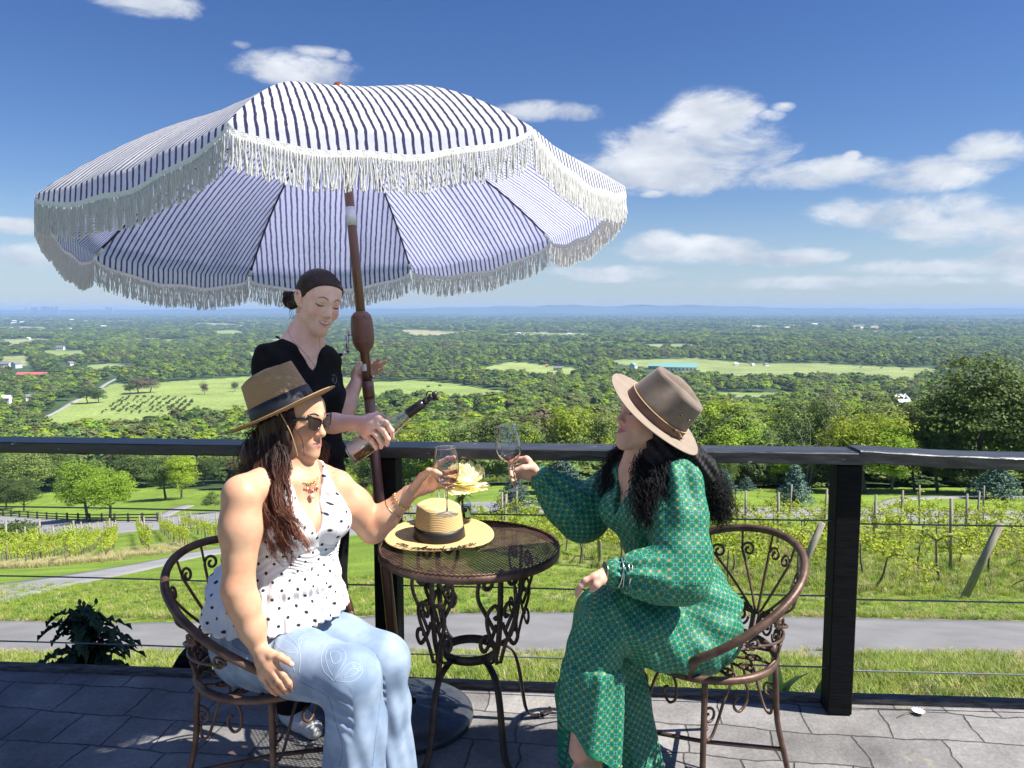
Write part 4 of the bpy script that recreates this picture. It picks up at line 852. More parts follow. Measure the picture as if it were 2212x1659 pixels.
# ================================================================ WROUGHT IRON
rust = mat('rusty_iron', (.085, .045, .032), .48, metal=.35, c2=(.165, .098, .068), scale=22, detail=8, bump=.35, bscale=120, bdist=.002, lo=.4, hi=.7)
darkiron = mat('dark_iron', (.03, .022, .018), .5, metal=.3, c2=(.10, .055, .035), scale=16, detail=8, bump=.3, bscale=90, bdist=.002, lo=.45, hi=.75)
def spiral2(cx, cy, r0, a0, turns, r1=.004, n=22, sgn=1):
    return [(cx + (r0 + (r1 - r0) * i / n) * math.cos(a0 + sgn * turns * 6.2832 * i / n), cy + (r0 + (r1 - r0) * i / n) * math.sin(a0 + sgn * turns * 6.2832 * i / n)) for i in range(n + 1)]
TC = Vector((-.155, 2.73, 0)); TR = .327; TZ = .722
def table():
    t = thing('bistro_table', 'round rusty iron bistro table with diamond mesh top and scrolled legs', 'table', TC)
    mb = MB()   # mesh top: zigzag strands
    cw, ch = .0185, .0088; nx = int(TR / cw) + 2; ny = int(TR / ch) + 2
    for j in range(-ny, ny + 1):
        pts = []
        for i in range(-nx * 2, nx * 2 + 1):
            x = i * cw / 2; y = j * ch + (ch * .5 if (i % 2) else -ch * .5) * (1 if j % 2 == 0 else -1)
            ok = x * x + y * y < (TR - .004) ** 2
            if ok: pts.append(TC + Vector((x * .97 + y * .24, y * .97 - x * .24, TZ)))
            else:
                if len(pts) > 1: strip(mb, pts)
                pts = []
        if len(pts) > 1: strip(mb, pts)
    mb.build('mesh_top', rust, t)
    mb = MB(); n = 96
    mb.lathe([(TR - .004, -.022), (TR + .001, -.022), (TR + .001, .004), (TR - .004, .004), (TR - .004, -.022)], TC + Vector((0, 0, TZ)), None, n); mb.build('rim', rust, t)
    mb = MB(); pts = [TC + Vector(((TR - .003) * math.cos(a), (TR - .003) * math.sin(a), TZ + .007)) for a in np.linspace(0, 6.2832, 361)[:-1]]
    for ph in (0, math.pi):
        pp = []
        for i, p in enumerate(pts):
            a = i * 2 * math.pi / 360; w = a * 56 + ph; d = Vector((math.cos(a), math.sin(a), 0)); pp.append(p + d * (.0028 * math.cos(w)) + Vector((0, 0, .0028 * math.sin(w))))
        pass
        mb.tube(pp, .0028, 4, closed=True)
    mb.build('twisted_edge', rust, t)
    mb = MB(); mb.lathe([(.092, .318), (.098, .318), (.098, .35), (.092, .35), (.092, .318)], TC, None, 48); mb.build('ring', darkiron, t)
    for az, rf in ((236, .275), (-57, .285), (28, .29), (128, .26)):
        a = R(az); d = Vector((math.cos(a), math.sin(a), 0)); s = Vector((-d.y, d.x, 0)); mb = MB()
        def q(r, z, w=0): return TC + d * r + s * w + Vector((0, 0, z))
        mb.tube(catmull([q(.215, .700), q(.213, .62), q(.208, .52), q(.195, .42), (q(.165, .352)), q(.12, .333), q(.10, .334)], 6), .010, 8, flat=(.42, 1.2), up=s.cross(Vector((0, 0, 1))))
        mb.tube(catmull([q(.10, .33), q(.135, .325), q(.18, .29), q(.205, .22), q(.222, .12), q(.24, .04), q(rf - .01, .008), q(rf + .04, .010), q(rf + .06, .022)], 6), .0115, 8, flat=(.42, 1.2), up=s.cross(Vector((0, 0, 1))))
        mb.build('leg', darkiron, t)
        # scrolls in the tangential plane beside the upper leg
        mb = MB()
        for sg in (-1, 1):
            c = [(.020 * sg, .48), (.055 * sg, .545), (.088 * sg, .61), (.085 * sg, .665), (.055 * sg, .69)] + [(sg * (.055 + .5 * 0) + sg * x, .662 + y) for x, y in [(-.022, .0), (-.012, -.022), (.008, -.018), (.010, 0), (0, .004)]]
            mb.tube(catmull([q(.212, z, w) for w, z in c], 4), .0075, 6, flat=(.42, 1.1), up=d)
            c = [(.012 * sg, .505), (.03 * sg, .46), (.058 * sg, .42), (.075 * sg, .44), (.07 * sg, .468), (.048 * sg, .47), (.046 * sg, .45)]
            mb.tube(catmull([q(.205, z, w) for w, z in c], 4), .0075, 6, flat=(.42, 1.1), up=d)
            c = [(.008 * sg, .36), (.03 * sg, .43), (.065 * sg, .50), (.07 * sg, .555), (.035 * sg, .58), (.014 * sg, .555), (.024 * sg, .53), (.036 * sg, .54)]
            mb.tube(catmull([q(.20 + .02 * (z - .36) / .2, z, w * .8) for w, z in c], 4), .0075, 6, flat=(.42, 1.1), up=d)
        mb.build('scroll', darkiron, t)
def strip(mb, pts):
    V = []; F = []; w = .0024; h = .0010
    for i, p in enumerate(pts):
        a = pts[max(0, i - 1)]; b = pts[min(len(pts) - 1, i + 1)]; t = (b - a).normalized() if (b - a).length > 0 else Vector((1, 0, 0)); s = Vector((-t.y, t.x, 0))
        V += [p + s * w - Vector((0, 0, h)), p + s * w + Vector((0, 0, h)), p - s * w + Vector((0, 0, h)), p - s * w - Vector((0, 0, h))]
    for i in range(len(pts) - 1):
        for j in range(4): j2 = (j + 1) % 4; F.append((i * 4 + j, i * 4 + j2, i * 4 + 4 + j2, i * 4 + 4 + j))
    mb.add(V, F)
table()
SR = .222; SZ = .44
def chair(c, az, label):
    """barrel chair, back towards azimuth az"""
    t = thing('iron_chair', label, 'chair', (0, 0, 0), 0, 'matching scrolled iron armchairs')
    def rimz(th): return SZ + .36 * max(0, (1 + math.cos(th)) / 2) ** .72
    def rimr(th): return SR + .088 * max(0, (1 + math.cos(th)) / 2) ** .5
    def rp(th): return Vector((rimr(th) * math.cos(th), rimr(th) * math.sin(th), rimz(th)))
    TH = R(148)
    mb = MB(); mb.tube([rp(x) if abs(x) < TH * .999 else Vector((SR * math.cos(x), SR * math.sin(x), SZ)) for x in np.linspace(-TH, TH, 61)], .0135, 10); mb.build('arm_rail', rust, t)
    mb = MB(); mb.tube([(SR * math.cos(a), SR * math.sin(a), SZ) for a in np.linspace(0, 6.2832, 49)[:-1]], .013, 8, closed=True); mb.build('seat_ring', rust, t)
    def surf(a, z):
        th = a / .29; f = min(1.0, max(0.0, (z - SZ) / max(.02, rimz(th) - SZ))); r = SR + (rimr(th) - SR) * f ** 1.0; return Vector((r * math.cos(th), r * math.sin(th), z))
    mb = MB(); hub = .075
    nsp = 11; ends = []
    for k in range(nsp):
        th = R(-112 + 224 * k / (nsp - 1)); zt = SZ + (rimz(th) - SZ) * .80; at = th * .29 * .96; ends.append((at, zt))
        a0 = .02 * (k - (nsp - 1) / 2) / ((nsp - 1) / 2) * 1.6
        pts = [(a0 + (at - a0) * w, SZ + hub + (zt - SZ - hub) * w ** (1 + .5 * abs(th) / 2)) for w in np.linspace(0, 1, 9)]
        sg = 1 if th >= 0 else -1
        r0 = .026
        sp = spiral2(at - sg * r0, zt, r0, 0 if sg > 0 else math.pi, 1.25, .006, 18, sg)
        mb.tube([surf(*p_) for p_ in catmull([Vector((x, y, 0)) for x, y in pts], 3) for p_ in [(p_.x, p_.y)]] + [surf(x, y) for x, y in sp], .0048, 6)
        # little link to the rail
        mb.tube([surf(at, zt + .01), surf(th * .29, rimz(th) - .004)], .004, 5)
    for sg in (-1, 1):
        mb.tube([surf(.018 * sg, SZ), surf(.016 * sg, SZ + .05), surf(.02 * sg, SZ + hub + .01)], .009, 6)
        for (c0, c1, r0, a0) in ((.075, SZ + .055, .035, 3.14), (.15, SZ + .05, .03, 3.4), (.235, SZ + .045, .028, 3.2), (.31, SZ + .04, .022, 3.2)):
            sp = spiral2(c0 * sg, c1, r0, a0 if sg > 0 else math.pi - a0, 1.5, .006, 22, sg); mb.tube([surf(x, y) for x, y in sp], .0048, 6)
            sp = spiral2(c0 * sg, c1 + r0 * 1.1, r0 * .8, -1.5, 1.2, .006, 18, sg); mb.tube([surf(x, y) for x, y in sp], .0045, 6)
        mb.tube([surf(x * sg, z) for x, z in ((.03, SZ + .09), (.10, SZ + .10), (.2, SZ + .065), (.33, SZ + .02), (.42, SZ + .005))], .0055, 6)
    mb.build('back', rust, t)
    mb = MB()
    for k in range(12):
        a = 6.2832 * k / 12; d = Vector((math.cos(a), math.sin(a), 0)); s = Vector((-d.y, d.x, 0)); o = Vector((0, 0, SZ - .006))
        c_ = [(SR, 0), (SR * .8, .022), (SR * .55, .012), (SR * .3, 0)]
        mb.tube([o + d * x + s * y for x, y in c_], .005, 5)
        sp = spiral2(SR * .66, .026, .028, 0, 1.3, .006, 16, 1); mb.tube([o + d * x + s * y for x, y in sp], .0048, 5)
    mb.tube([(SR * .3 * math.cos(a), SR * .3 * math.sin(a), SZ - .006) for a in np.linspace(0, 6.2832, 25)[:-1]], .005, 5, closed=True)
    mb.build('seat', rust, t)
    feet = []
    for k in range(4):
        a = R(45 + 90 * k); d = Vector((math.cos(a), math.sin(a), 0)); s = Vector((-d.y, d.x, 0)); mb = MB()
        A = d * (SR * .99) + Vector((0, 0, SZ)); B = d * .285; mid = d * .235 + Vector((0, 0, .22))
        mb.tube(catmull([A, A.lerp(mid, .5), mid, mid.lerp(B, .5), B + Vector((0, 0, .004))], 3), .0095, 8); mb.tube([B + Vector((0, 0, .0)), B + Vector((0, 0, .008))], .014, 10)
        mb.build('leg', rust, t); feet.append((d, s))
    mb = MB()
    for k in range(4):
        d, s = feet[k]; d2 = feet[(k + 1) % 4][0]; A = d * (SR * 1.0) + Vector((0, 0, SZ - .03)); e = (d2 - d); L_ = (e * SR).length; e.normalize()
        c_ = [(.006, -.13), (.012, -.17), (.035, -.165), (.06, -.12), (.085, -.06), (.115, -.015), (.155, -.005), (.185, -.04), (.185, -.09), (.155, -.115), (.13, -.095), (.135, -.07), (.15, -.065)]
        mb.tube(catmull([A + e * x + Vector((0, 0, z)) for x, z in c_], 4), .0048, 6)
        sp = spiral2(.02, -.095, .03, 2.2, 1.1, .008, 16, -1); mb.tube([A + e * x + Vector((0, 0, z)) for x, z in sp], .0045, 6)
    mb.build('scroll', rust, t)
    mb = MB(); z = .125
    for k in (0, 1): mb.tube([feet[k][0] * .255 + Vector((0, 0, z)), Vector((0, 0, z + .012 * (1 - 2 * k))), feet[k + 2][0] * .255 + Vector((0, 0, z))], .0075, 8)
    mb.build('stretcher', rust, t); t.location = c; t.rotation_euler = (0, 0, R(az))
    return t
ch1 = chair((.655, 2.50, 0), 30, 'scrolled rusty iron armchair under the woman in the green dress')
def copy_tree(o, parent=None):
    c = o.copy(); COL.objects.link(c); c.parent = parent
    for k in list(o.children): copy_tree(k, c)
    return c
ch2 = copy_tree(ch1); ch2.location = (-.775, 2.38, 0); ch2.rotation_euler = (0, 0, R(152)); ch2['label'] = 'scrolled rusty iron armchair under the woman in white top and jeans'
# ================================================================ SCULPTING TOOLS
import openvdb as vdb
class Sculpt:
    def __init__(s, lo, hi, vox):
        s.lo = np.array(lo, float); s.vox = vox; s.n = np.ceil((np.array(hi, float) - s.lo) / vox).astype(int); s.D = np.full(s.n, 9.0, np.float32)
    def reg(s, a, b, m):
        i0 = np.clip(np.floor((np.array(a) - m - s.lo) / s.vox).astype(int), 0, s.n - 1); i1 = np.clip(np.ceil((np.array(b) + m - s.lo) / s.vox).astype(int) + 1, 1, s.n)
        i1 = np.maximum(i1, i0 + 1); sl = tuple(slice(i0[k], i1[k]) for k in range(3))
        g = [(np.arange(i0[k], i1[k]) * s.vox + s.lo[k]).astype(np.float32) for k in range(3)]
        return sl, g[0][:, None, None], g[1][None, :, None], g[2][None, None, :]
    def _u(s, sl, d, k):
        A = s.D[sl]
        if k > 0:
            h = np.maximum(k - np.abs(A - d), 0) / k; s.D[sl] = np.minimum(A, d) - h * h * k * .25
        else: s.D[sl] = np.minimum(A, d)
    def _s(s, sl, d, k):
        A = s.D[sl]; d = -d
        if k > 0:
            h = np.maximum(k - np.abs(A - d), 0) / k; s.D[sl] = np.maximum(A, d) + h * h * k * .25
        else: s.D[sl] = np.maximum(A, d)
    def cone(s, a, b, ra, rb, k=.01, sub=False):
        a = np.array(a, float); b = np.array(b, float); r = max(ra, rb); sl, X, Y, Z = s.reg(np.minimum(a, b) - r, np.maximum(a, b) + r, k + 3 * s.vox)
        ab = b - a; L2 = max(float(ab @ ab), 1e-9); t = np.clip(((X - a[0]) * ab[0] + (Y - a[1]) * ab[1] + (Z - a[2]) * ab[2]) / L2, 0, 1)
        d = np.sqrt((X - a[0] - t * ab[0]) ** 2 + (Y - a[1] - t * ab[1]) ** 2 + (Z - a[2] - t * ab[2]) ** 2) - (ra + (rb - ra) * t)
        (s._s if sub else s._u)(sl, d, k)
    def chain(s, pts, rr, k=.01, sub=False):
        if isinstance(rr, (int, float)): rr = [rr] * len(pts)
        for i in range(len(pts) - 1): s.cone(pts[i], pts[i + 1], rr[i], rr[i + 1], k, sub)
    def ell(s, c, r, M=None, k=.01, sub=False):
        c = np.array(c, float); R_ = np.array(M if M is not None else np.eye(3), float); m = max(r); sl, X, Y, Z = s.reg(c - m, c + m, k + 3 * s.vox)
        x, y, z = X - c[0], Y - c[1], Z - c[2]; e = [(x * R_[0, j] + y * R_[1, j] + z * R_[2, j]) for j in range(3)]
        k0 = np.sqrt((e[0] / r[0]) ** 2 + (e[1] / r[1]) ** 2 + (e[2] / r[2]) ** 2); k1 = np.sqrt((e[0] / r[0] ** 2) ** 2 + (e[1] / r[1] ** 2) ** 2 + (e[2] / r[2] ** 2) ** 2)
        (s._s if sub else s._u)(sl, k0 * (k0 - 1) / (k1 + 1e-6), k)
    def ec(s, secs, u, v, k=.02):
        """chain of elliptic sections: (centre, ru, rv)"""
        u = np.array(u, float); v = np.array(v, float)
        for (a, ua, va), (b, ub, vb) in zip(secs[:-1], secs[1:]):
            a = np.array(a, float); b = np.array(b, float); m = max(ua, va, ub, vb); sl, X, Y, Z = s.reg(np.minimum(a, b) - m, np.maximum(a, b) + m, k + 3 * s.vox)
            ab = b - a; L = np.linalg.norm(ab); w = ab / L; tt = ((X - a[0]) * w[0] + (Y - a[1]) * w[1] + (Z - a[2]) * w[2]) / L; t = np.clip(tt, 0, 1)
            x, y, z = X - a[0] - t * ab[0], Y - a[1] - t * ab[1], Z - a[2] - t * ab[2]; ru = ua + (ub - ua) * t; rv = va + (vb - va) * t; rm = np.minimum(ru, rv)
            eu = x * u[0] + y * u[1] + z * u[2]; ev = x * v[0] + y * v[1] + z * v[2]; ea = (tt - t) * L
            k0 = np.sqrt((eu / ru) ** 2 + (ev / rv) ** 2 + (ea / (rm * .6)) ** 2) + 1e-6; k1 = np.sqrt((eu / ru ** 2) ** 2 + (ev / rv ** 2) ** 2 + (ea / (rm * .6) ** 2) ** 2) + 1e-6
            s._u(sl, k0 * (k0 - 1) / k1, k)
    def cut(s, f, k=.004):
        """f(X, Y, Z) > 0 is removed"""
        sl, X, Y, Z = s.reg(s.lo, s.lo + s.n * s.vox, 0); s._s(sl, -f(X, Y, Z).astype(np.float32), k)
    def mesh(s, disp=None, smooth=1):
        g = vdb.FloatGrid(3 * s.vox); D = np.clip(s.D, -3 * s.vox, 3 * s.vox); D[[0, -1]] = 3 * s.vox; D[:, [0, -1]] = 3 * s.vox; D[:, :, [0, -1]] = 3 * s.vox
        g.copyFromArray(D); p, t, q = g.convertToPolygons(0.0, 0.0); s.D = None
        V = p.astype(float) * s.vox + s.lo; F = q.astype(int)
        a = V[F[:, 0]]; b = V[F[:, 1]]; c = V[F[:, 2]]; vol = (np.cross(b - a, c - a) * a).sum()
        if vol < 0: F = F[:, ::-1]
        # keep the big islands only
        lab = np.arange(len(V))
        for _ in range(60):
            m = lab[F].min(1); new = lab.copy(); np.minimum.at(new, F.ravel(), np.repeat(m, 4)); new = new[new]
            if (new == lab).all(): break
            lab = new
        for _ in range(smooth): V = lap(V, F)
        if disp is not None:
            N = vnorm(V, F); V = V + N * disp(V, N)[:, None]
        return V, F
def lap(V, F, w=.5):
    A = np.zeros_like(V); C = np.zeros(len(V))
    for i in range(4):
        np.add.at(A, F[:, i], V[F[:, (i + 1) % 4]]); np.add.at(A, F[:, i], V[F[:, (i + 3) % 4]]); np.add.at(C, F[:, i], 2)
    return V * (1 - w) + w * A / C[:, None]
def vnorm(V, F):
    n = np.cross(V[F[:, 2]] - V[F[:, 0]], V[F[:, 3]] - V[F[:, 1]]); N = np.zeros_like(V)
    for i in range(4): np.add.at(N, F[:, i], n)
    return N / (np.linalg.norm(N, axis=1)[:, None] + 1e-12)
def sculpt_obj(name, VF, mats, parent=None, base=(0, 0, 0), cols=None, uv=None, solid=True):
    V, F = VF; me = mk_mesh(name, V - np.array(base, float), F, mats, True)
    if cols is not None:
        a = me.color_attributes.new('tint', 'FLOAT_COLOR', 'POINT'); c = np.ones((len(V), 4), np.float32); c[:, :3] = cols; a.data.foreach_set('color', c.ravel())
    if uv is not None:
        ul = me.uv_layers.new(name='UVMap'); li = np.zeros(len(me.loops), np.int32); me.loops.foreach_get('vertex_index', li); ul.data.foreach_set('uv', np.asarray(uv, np.float32)[li].ravel())
    return link(name, me, parent, (0, 0, 0) if parent is not None else base)
def bone_uv(V, bones):
    """bones: (a, b, radius, offset, ref dir); returns uv in metres along / around the nearest bone"""
    best = np.full(len(V), 1e9); U = np.zeros((len(V), 2))
    for (a, b, r, off, ref) in bones:
        a = np.array(a, float); b = np.array(b, float); ab = b - a; L = np.linalg.norm(ab); w = ab / L; t = ((V - a) @ w); tc = np.clip(t, 0, L); e = V - a - tc[:, None] * w
        d = np.linalg.norm(e, axis=1) / r; x = np.array(ref, float); x = x - w * (x @ w); x /= np.linalg.norm(x); y = np.cross(w, x); ang = np.arctan2(e @ y, e @ x); m = d < best
        U[m, 0] = (ang * r)[m] + off; U[m, 1] = t[m] + off * .37; best[m] = d[m]
    return U
def frame(fwd, up=(0, 0, 1), roll=0):
    f = Vector(fwd).normalized(); u = (Vector(up) - f * Vector(up).dot(f)).normalized(); x = f.cross(u)
    if roll: q = Matrix.Rotation(roll, 3, f); u = q @ u; x = q @ x
    return Matrix((x, f, u)).transposed()          # columns: side, forward, up
class Head:
    def __init__(s, c, M, sc=1.0): s.c = Vector(c); s.M = M; s.s = sc
    def w(s, x, y, z): return s.c + s.M @ (Vector((x, y, z)) * s.s)
    def loc(s, V): return (V - np.array(s.c)) @ np.array(s.M) / s.s
    def build(h, S, jaw=1.0, smile=0.0, ears=True):
        k = h.s; M = np.array(h.M); E = lambda c, r, kk=.01, sub=False: S.ell(h.w(*c), [q * k for q in r], M, kk, sub)
        C = lambda a, b, ra, rb, kk=.01, sub=False: S.cone(h.w(*a), h.w(*b), ra * k, rb * k, kk, sub)
        E((0, -.014, .034), (.072, .092, .078), .02); E((0, .022, -.012), (.060, .066, .084), .03)
        for g in (-1, 1):
            C((0, .062, -.099), (.047 * g, .004, -.060), .017, .020, .03); E((.037 * g, .056, -.030), (.021, .018, .022), .022)
            C((.040 * g, .068, .019), (.006 * g, .083, .018), .009, .010, .018)
        E((0, .0665, -.0985), (.0195 * jaw, .0175, .0155), .016); E((0, .050, .052), (.048, .033, .032), .03)
        C((0, .084, .004), (0, .101, -.030), .0075, .0098, .014); E((0, .1015, -.034), (.0105, .0095, .0095), .008)
        for g in (-1, 1):
            E((.0105 * g, .091, -.038), (.0075, .009, .0068), .006)
            E((.031 * g, .096, .001), (.0165, .014, .0115), .014, True); E((.031 * g, .069, .000), (.0148, .0135, .0115), .006)
            C((.017 * g, .080, .0075), (.031 * g, .0845, .0098), .0022, .0028, .004); C((.031 * g, .0845, .0098), (.045 * g, .0745, .0055), .0028, .002, .004)
        w = .019 + .006 * smile; zc = -.066 + .006 * smile
        E((0, .071, -.068), (.026, .020, .020), .018)
        C((-w, .077, zc + .001), (-.005, .0895, -.0625), .0026, .0042, .005); C((w, .077, zc + .001), (.005, .0895, -.0625), .0026, .0042, .005); C((-.006, .0895, -.0625), (.006, .0895, -.0625), .0041, .0041, .004)
        C((-w * .8, .078, zc - .003), (0, .0885, -.0725), .0025, .0052, .006); C((w * .8, .078, zc - .003), (0, .0885, -.0725), .0025, .0052, .006)
        C((-w, .083, zc), (0, .0965, -.0675), .0010, .0017 + .001 * smile, .003, True); C((w, .083, zc), (0, .0965, -.0675), .0010, .0017 + .001 * smile, .003, True)
        if ears:
            for g in (-1, 1):
                C((.068 * g, .004, -.028), (.071 * g, -.006, -.02), .006, .006, .006)
                pts = [(.068, .006, -.03), (.0725, .002, -.012), (.0765, .004, .008), (.080, -.006, .022), (.083, -.020, .022), (.0835, -.027, .006), (.079, -.022, -.012), (.073, -.008, -.026), (.070, .001, -.034)]
                for a, b in zip(pts[:-1], pts[1:]): C((a[0] * g, a[1], a[2]), (b[0] * g, b[1], b[2]), .0042, .0042, .003)
                E((.074 * g, -.010, .002), (.0035, .017, .022), .006)
    def tint(h, V, skin, lip, blush, lipw=1.0, smile=0.0):
        L = h.loc(V); c = np.tile(np.array(skin, float), (len(V), 1))
        d = np.exp(-(((np.abs(L[:, 0]) - .042) / .022) ** 2 + ((L[:, 2] + .030) / .02) ** 2 + ((L[:, 1] - .06) / .04) ** 2)); c = c * (1 - .45 * d[:, None]) + np.array(blush) * (.45 * d[:, None])
        zc = -.0675 + .30 * smile * np.abs(L[:, 0]); q = np.abs(L[:, 2] - zc) / (.0098 * lipw * np.clip(1 - (np.abs(L[:, 0]) / .0255) ** 2, .02, 1) + 1e-5); w = np.clip((1.25 - q) / .5, 0, 1) * (L[:, 1] > .068) * (np.abs(L[:, 0]) < .0255); c = c * (1 - w[:, None]) + np.array(lip) * w[:, None]
        return c
def on_face(body, base, H, lines, name, m, lift=.0002):
    from mathutils.bvhtree import BVHTree
    b = Vector(base); bv = BVHTree.FromPolygons([v.co + b for v in body.data.vertices], [tuple(p.vertices) for p in body.data.polygons]); F_ = H.w(0, 1, 0) - H.w(0, 0, 0); F_.normalize()
    for pts, rr in lines:
        mb = MB(); out = []
        for p in catmull([Vector((x, z, 0)) for x, z in pts], 4):
            h = bv.ray_cast(H.w(p.x, .25, p.y), -F_)
            if h[0] is not None: out.append(h[0] + F_ * lift)
        if len(out) > 2: mb.tube(out, [float(np.interp(i / (len(out) - 1), np.linspace(0, 1, len(rr)), rr)) for i in range(len(out))], 6); mb.build(name, m, body, origin=base)
def skin_mat(name, rough=.48):
    m, nt, N, L, b = nodes_of(name); at = N.new('ShaderNodeAttribute'); at.attribute_name = 'tint'
    tc = N.new('ShaderNodeTexCoord'); nz = N.new('ShaderNodeTexNoise'); nz.inputs['Scale'].default_value = 35; nz.inputs['Detail'].default_value = 6; L.new(tc.outputs['Object'], nz.inputs['Vector'])
    mr = N.new('ShaderNodeMapRange'); L.new(nz.outputs[0], mr.inputs[0]); mr.inputs[1].default_value = .3; mr.inputs[2].default_value = .7; mr.inputs[3].default_value = .92; mr.inputs[4].default_value = 1.06
    hs = N.new('ShaderNodeHueSaturation'); L.new(at.outputs['Color'], hs.inputs['Color']); L.new(mr.outputs[0], hs.inputs['Value']); nh = N.new('ShaderNodeTexNoise'); nh.inputs['Scale'].default_value = 13; nh.inputs['Detail'].default_value = 5; L.new(tc.outputs['Object'], nh.inputs['Vector']); mh = N.new('ShaderNodeMapRange'); L.new(nh.outputs[0], mh.inputs[0]); mh.inputs[1].default_value = .3; mh.inputs[2].default_value = .7; mh.inputs[3].default_value = .488; mh.inputs[4].default_value = .507; L.new(mh.outputs[0], hs.inputs['Hue'])
    ms_ = N.new('ShaderNodeMapRange'); L.new(nh.outputs[0], ms_.inputs[0]); ms_.inputs[1].default_value = .3; ms_.inputs[2].default_value = .7; ms_.inputs[3].default_value = 1.12; ms_.inputs[4].default_value = .94; L.new(ms_.outputs[0], hs.inputs['Saturation'])
    L.new(hs.outputs[0], b.inputs['Base Color'])
    b.inputs['Roughness'].default_value = rough; b.inputs['Specular IOR Level'].default_value = .35
    b.inputs['Subsurface Weight'].default_value = .25; b.inputs['Subsurface Radius'].default_value = (1, .4, .25); b.inputs['Subsurface Scale'].default_value = .006
    nb = N.new('ShaderNodeTexNoise'); nb.inputs['Scale'].default_value = 420; nb.inputs['Detail'].default_value = 3; L.new(tc.outputs['Object'], nb.inputs['Vector']); bp = N.new('ShaderNodeBump'); bp.inputs['Strength'].default_value = .16; bp.inputs['Distance'].default_value = .001; L.new(nb.outputs[0], bp.inputs['Height']); L.new(bp.outputs[0], b.inputs['Normal'])
    return m
skinm = skin_mat('skin')
def hand(S, wrist, knuckles, fingers, thumb, palm_r=.0125, k=.007, web=None):
    """wrist point; knuckles: 4 points; fingers: 4 polylines from the knuckles on; thumb polyline from the palm"""
    W = Vector(wrist)
    for K in knuckles: S.cone(W.lerp(K, .12), K, palm_r * 1.15, palm_r * .92, .012)
    for i in range(3):
        a = Vector(knuckles[i]); b = Vector(knuckles[i + 1]); S.cone(a.lerp(W, .12), b.lerp(W, .12), palm_r * .85, palm_r * .85, .01); S.cone(W.lerp(a, .55), W.lerp(b, .55), palm_r, palm_r, .01)
    rad = [(.0100, .0090, .0083, .0070), (.0101, .0092, .0084, .0071), (.0096, .0087, .0080, .0068), (.0086, .0078, .0071, .0061)]
    for K, f, r in zip(knuckles, fingers, rad):
        pts = [Vector(K)] + [Vector(p) for p in f]; rr = [r[min(3, int(round(i * 3 / max(1, len(pts) - 1))))] for i in range(len(pts))]; S.chain(pts, rr, .0035)
        for p_ in pts[1:-1]: S.ell(p_, [r[1] * 1.02] * 3, None, .003)
    t = [Vector(p) for p in thumb]; S.chain([W.lerp(t[0], .35)] + t, [.014] + [.0135, .0105, .0095, .0075][:len(t)], .008)
def nails(name, tips, parent, base, m):
    mb = MB()
    for (p, d, n, w) in tips:
        p = Vector(p); d = Vector(d).normalized(); n = Vector(n).normalized(); s = d.cross(n).normalized(); V = []; F = []
        for i in range(4):
            for j in range(5):
                a = (j - 2) / 2; q = i / 3; ww = w * (1 - .35 * abs(q - .4) ** 2 * 2) * (.75 if i == 3 else 1); V.append(p + d * (q - .35) * w * 2.3 + s * a * ww + n * (.0008 - .0022 * a * a))
        for i in range(3):
            for j in range(4): F.append((i * 5 + j, i * 5 + j + 1, i * 5 + j + 6, i * 5 + j + 5))
        mb.add(V, F)
    return mb.build(name, m, parent, origin=base)
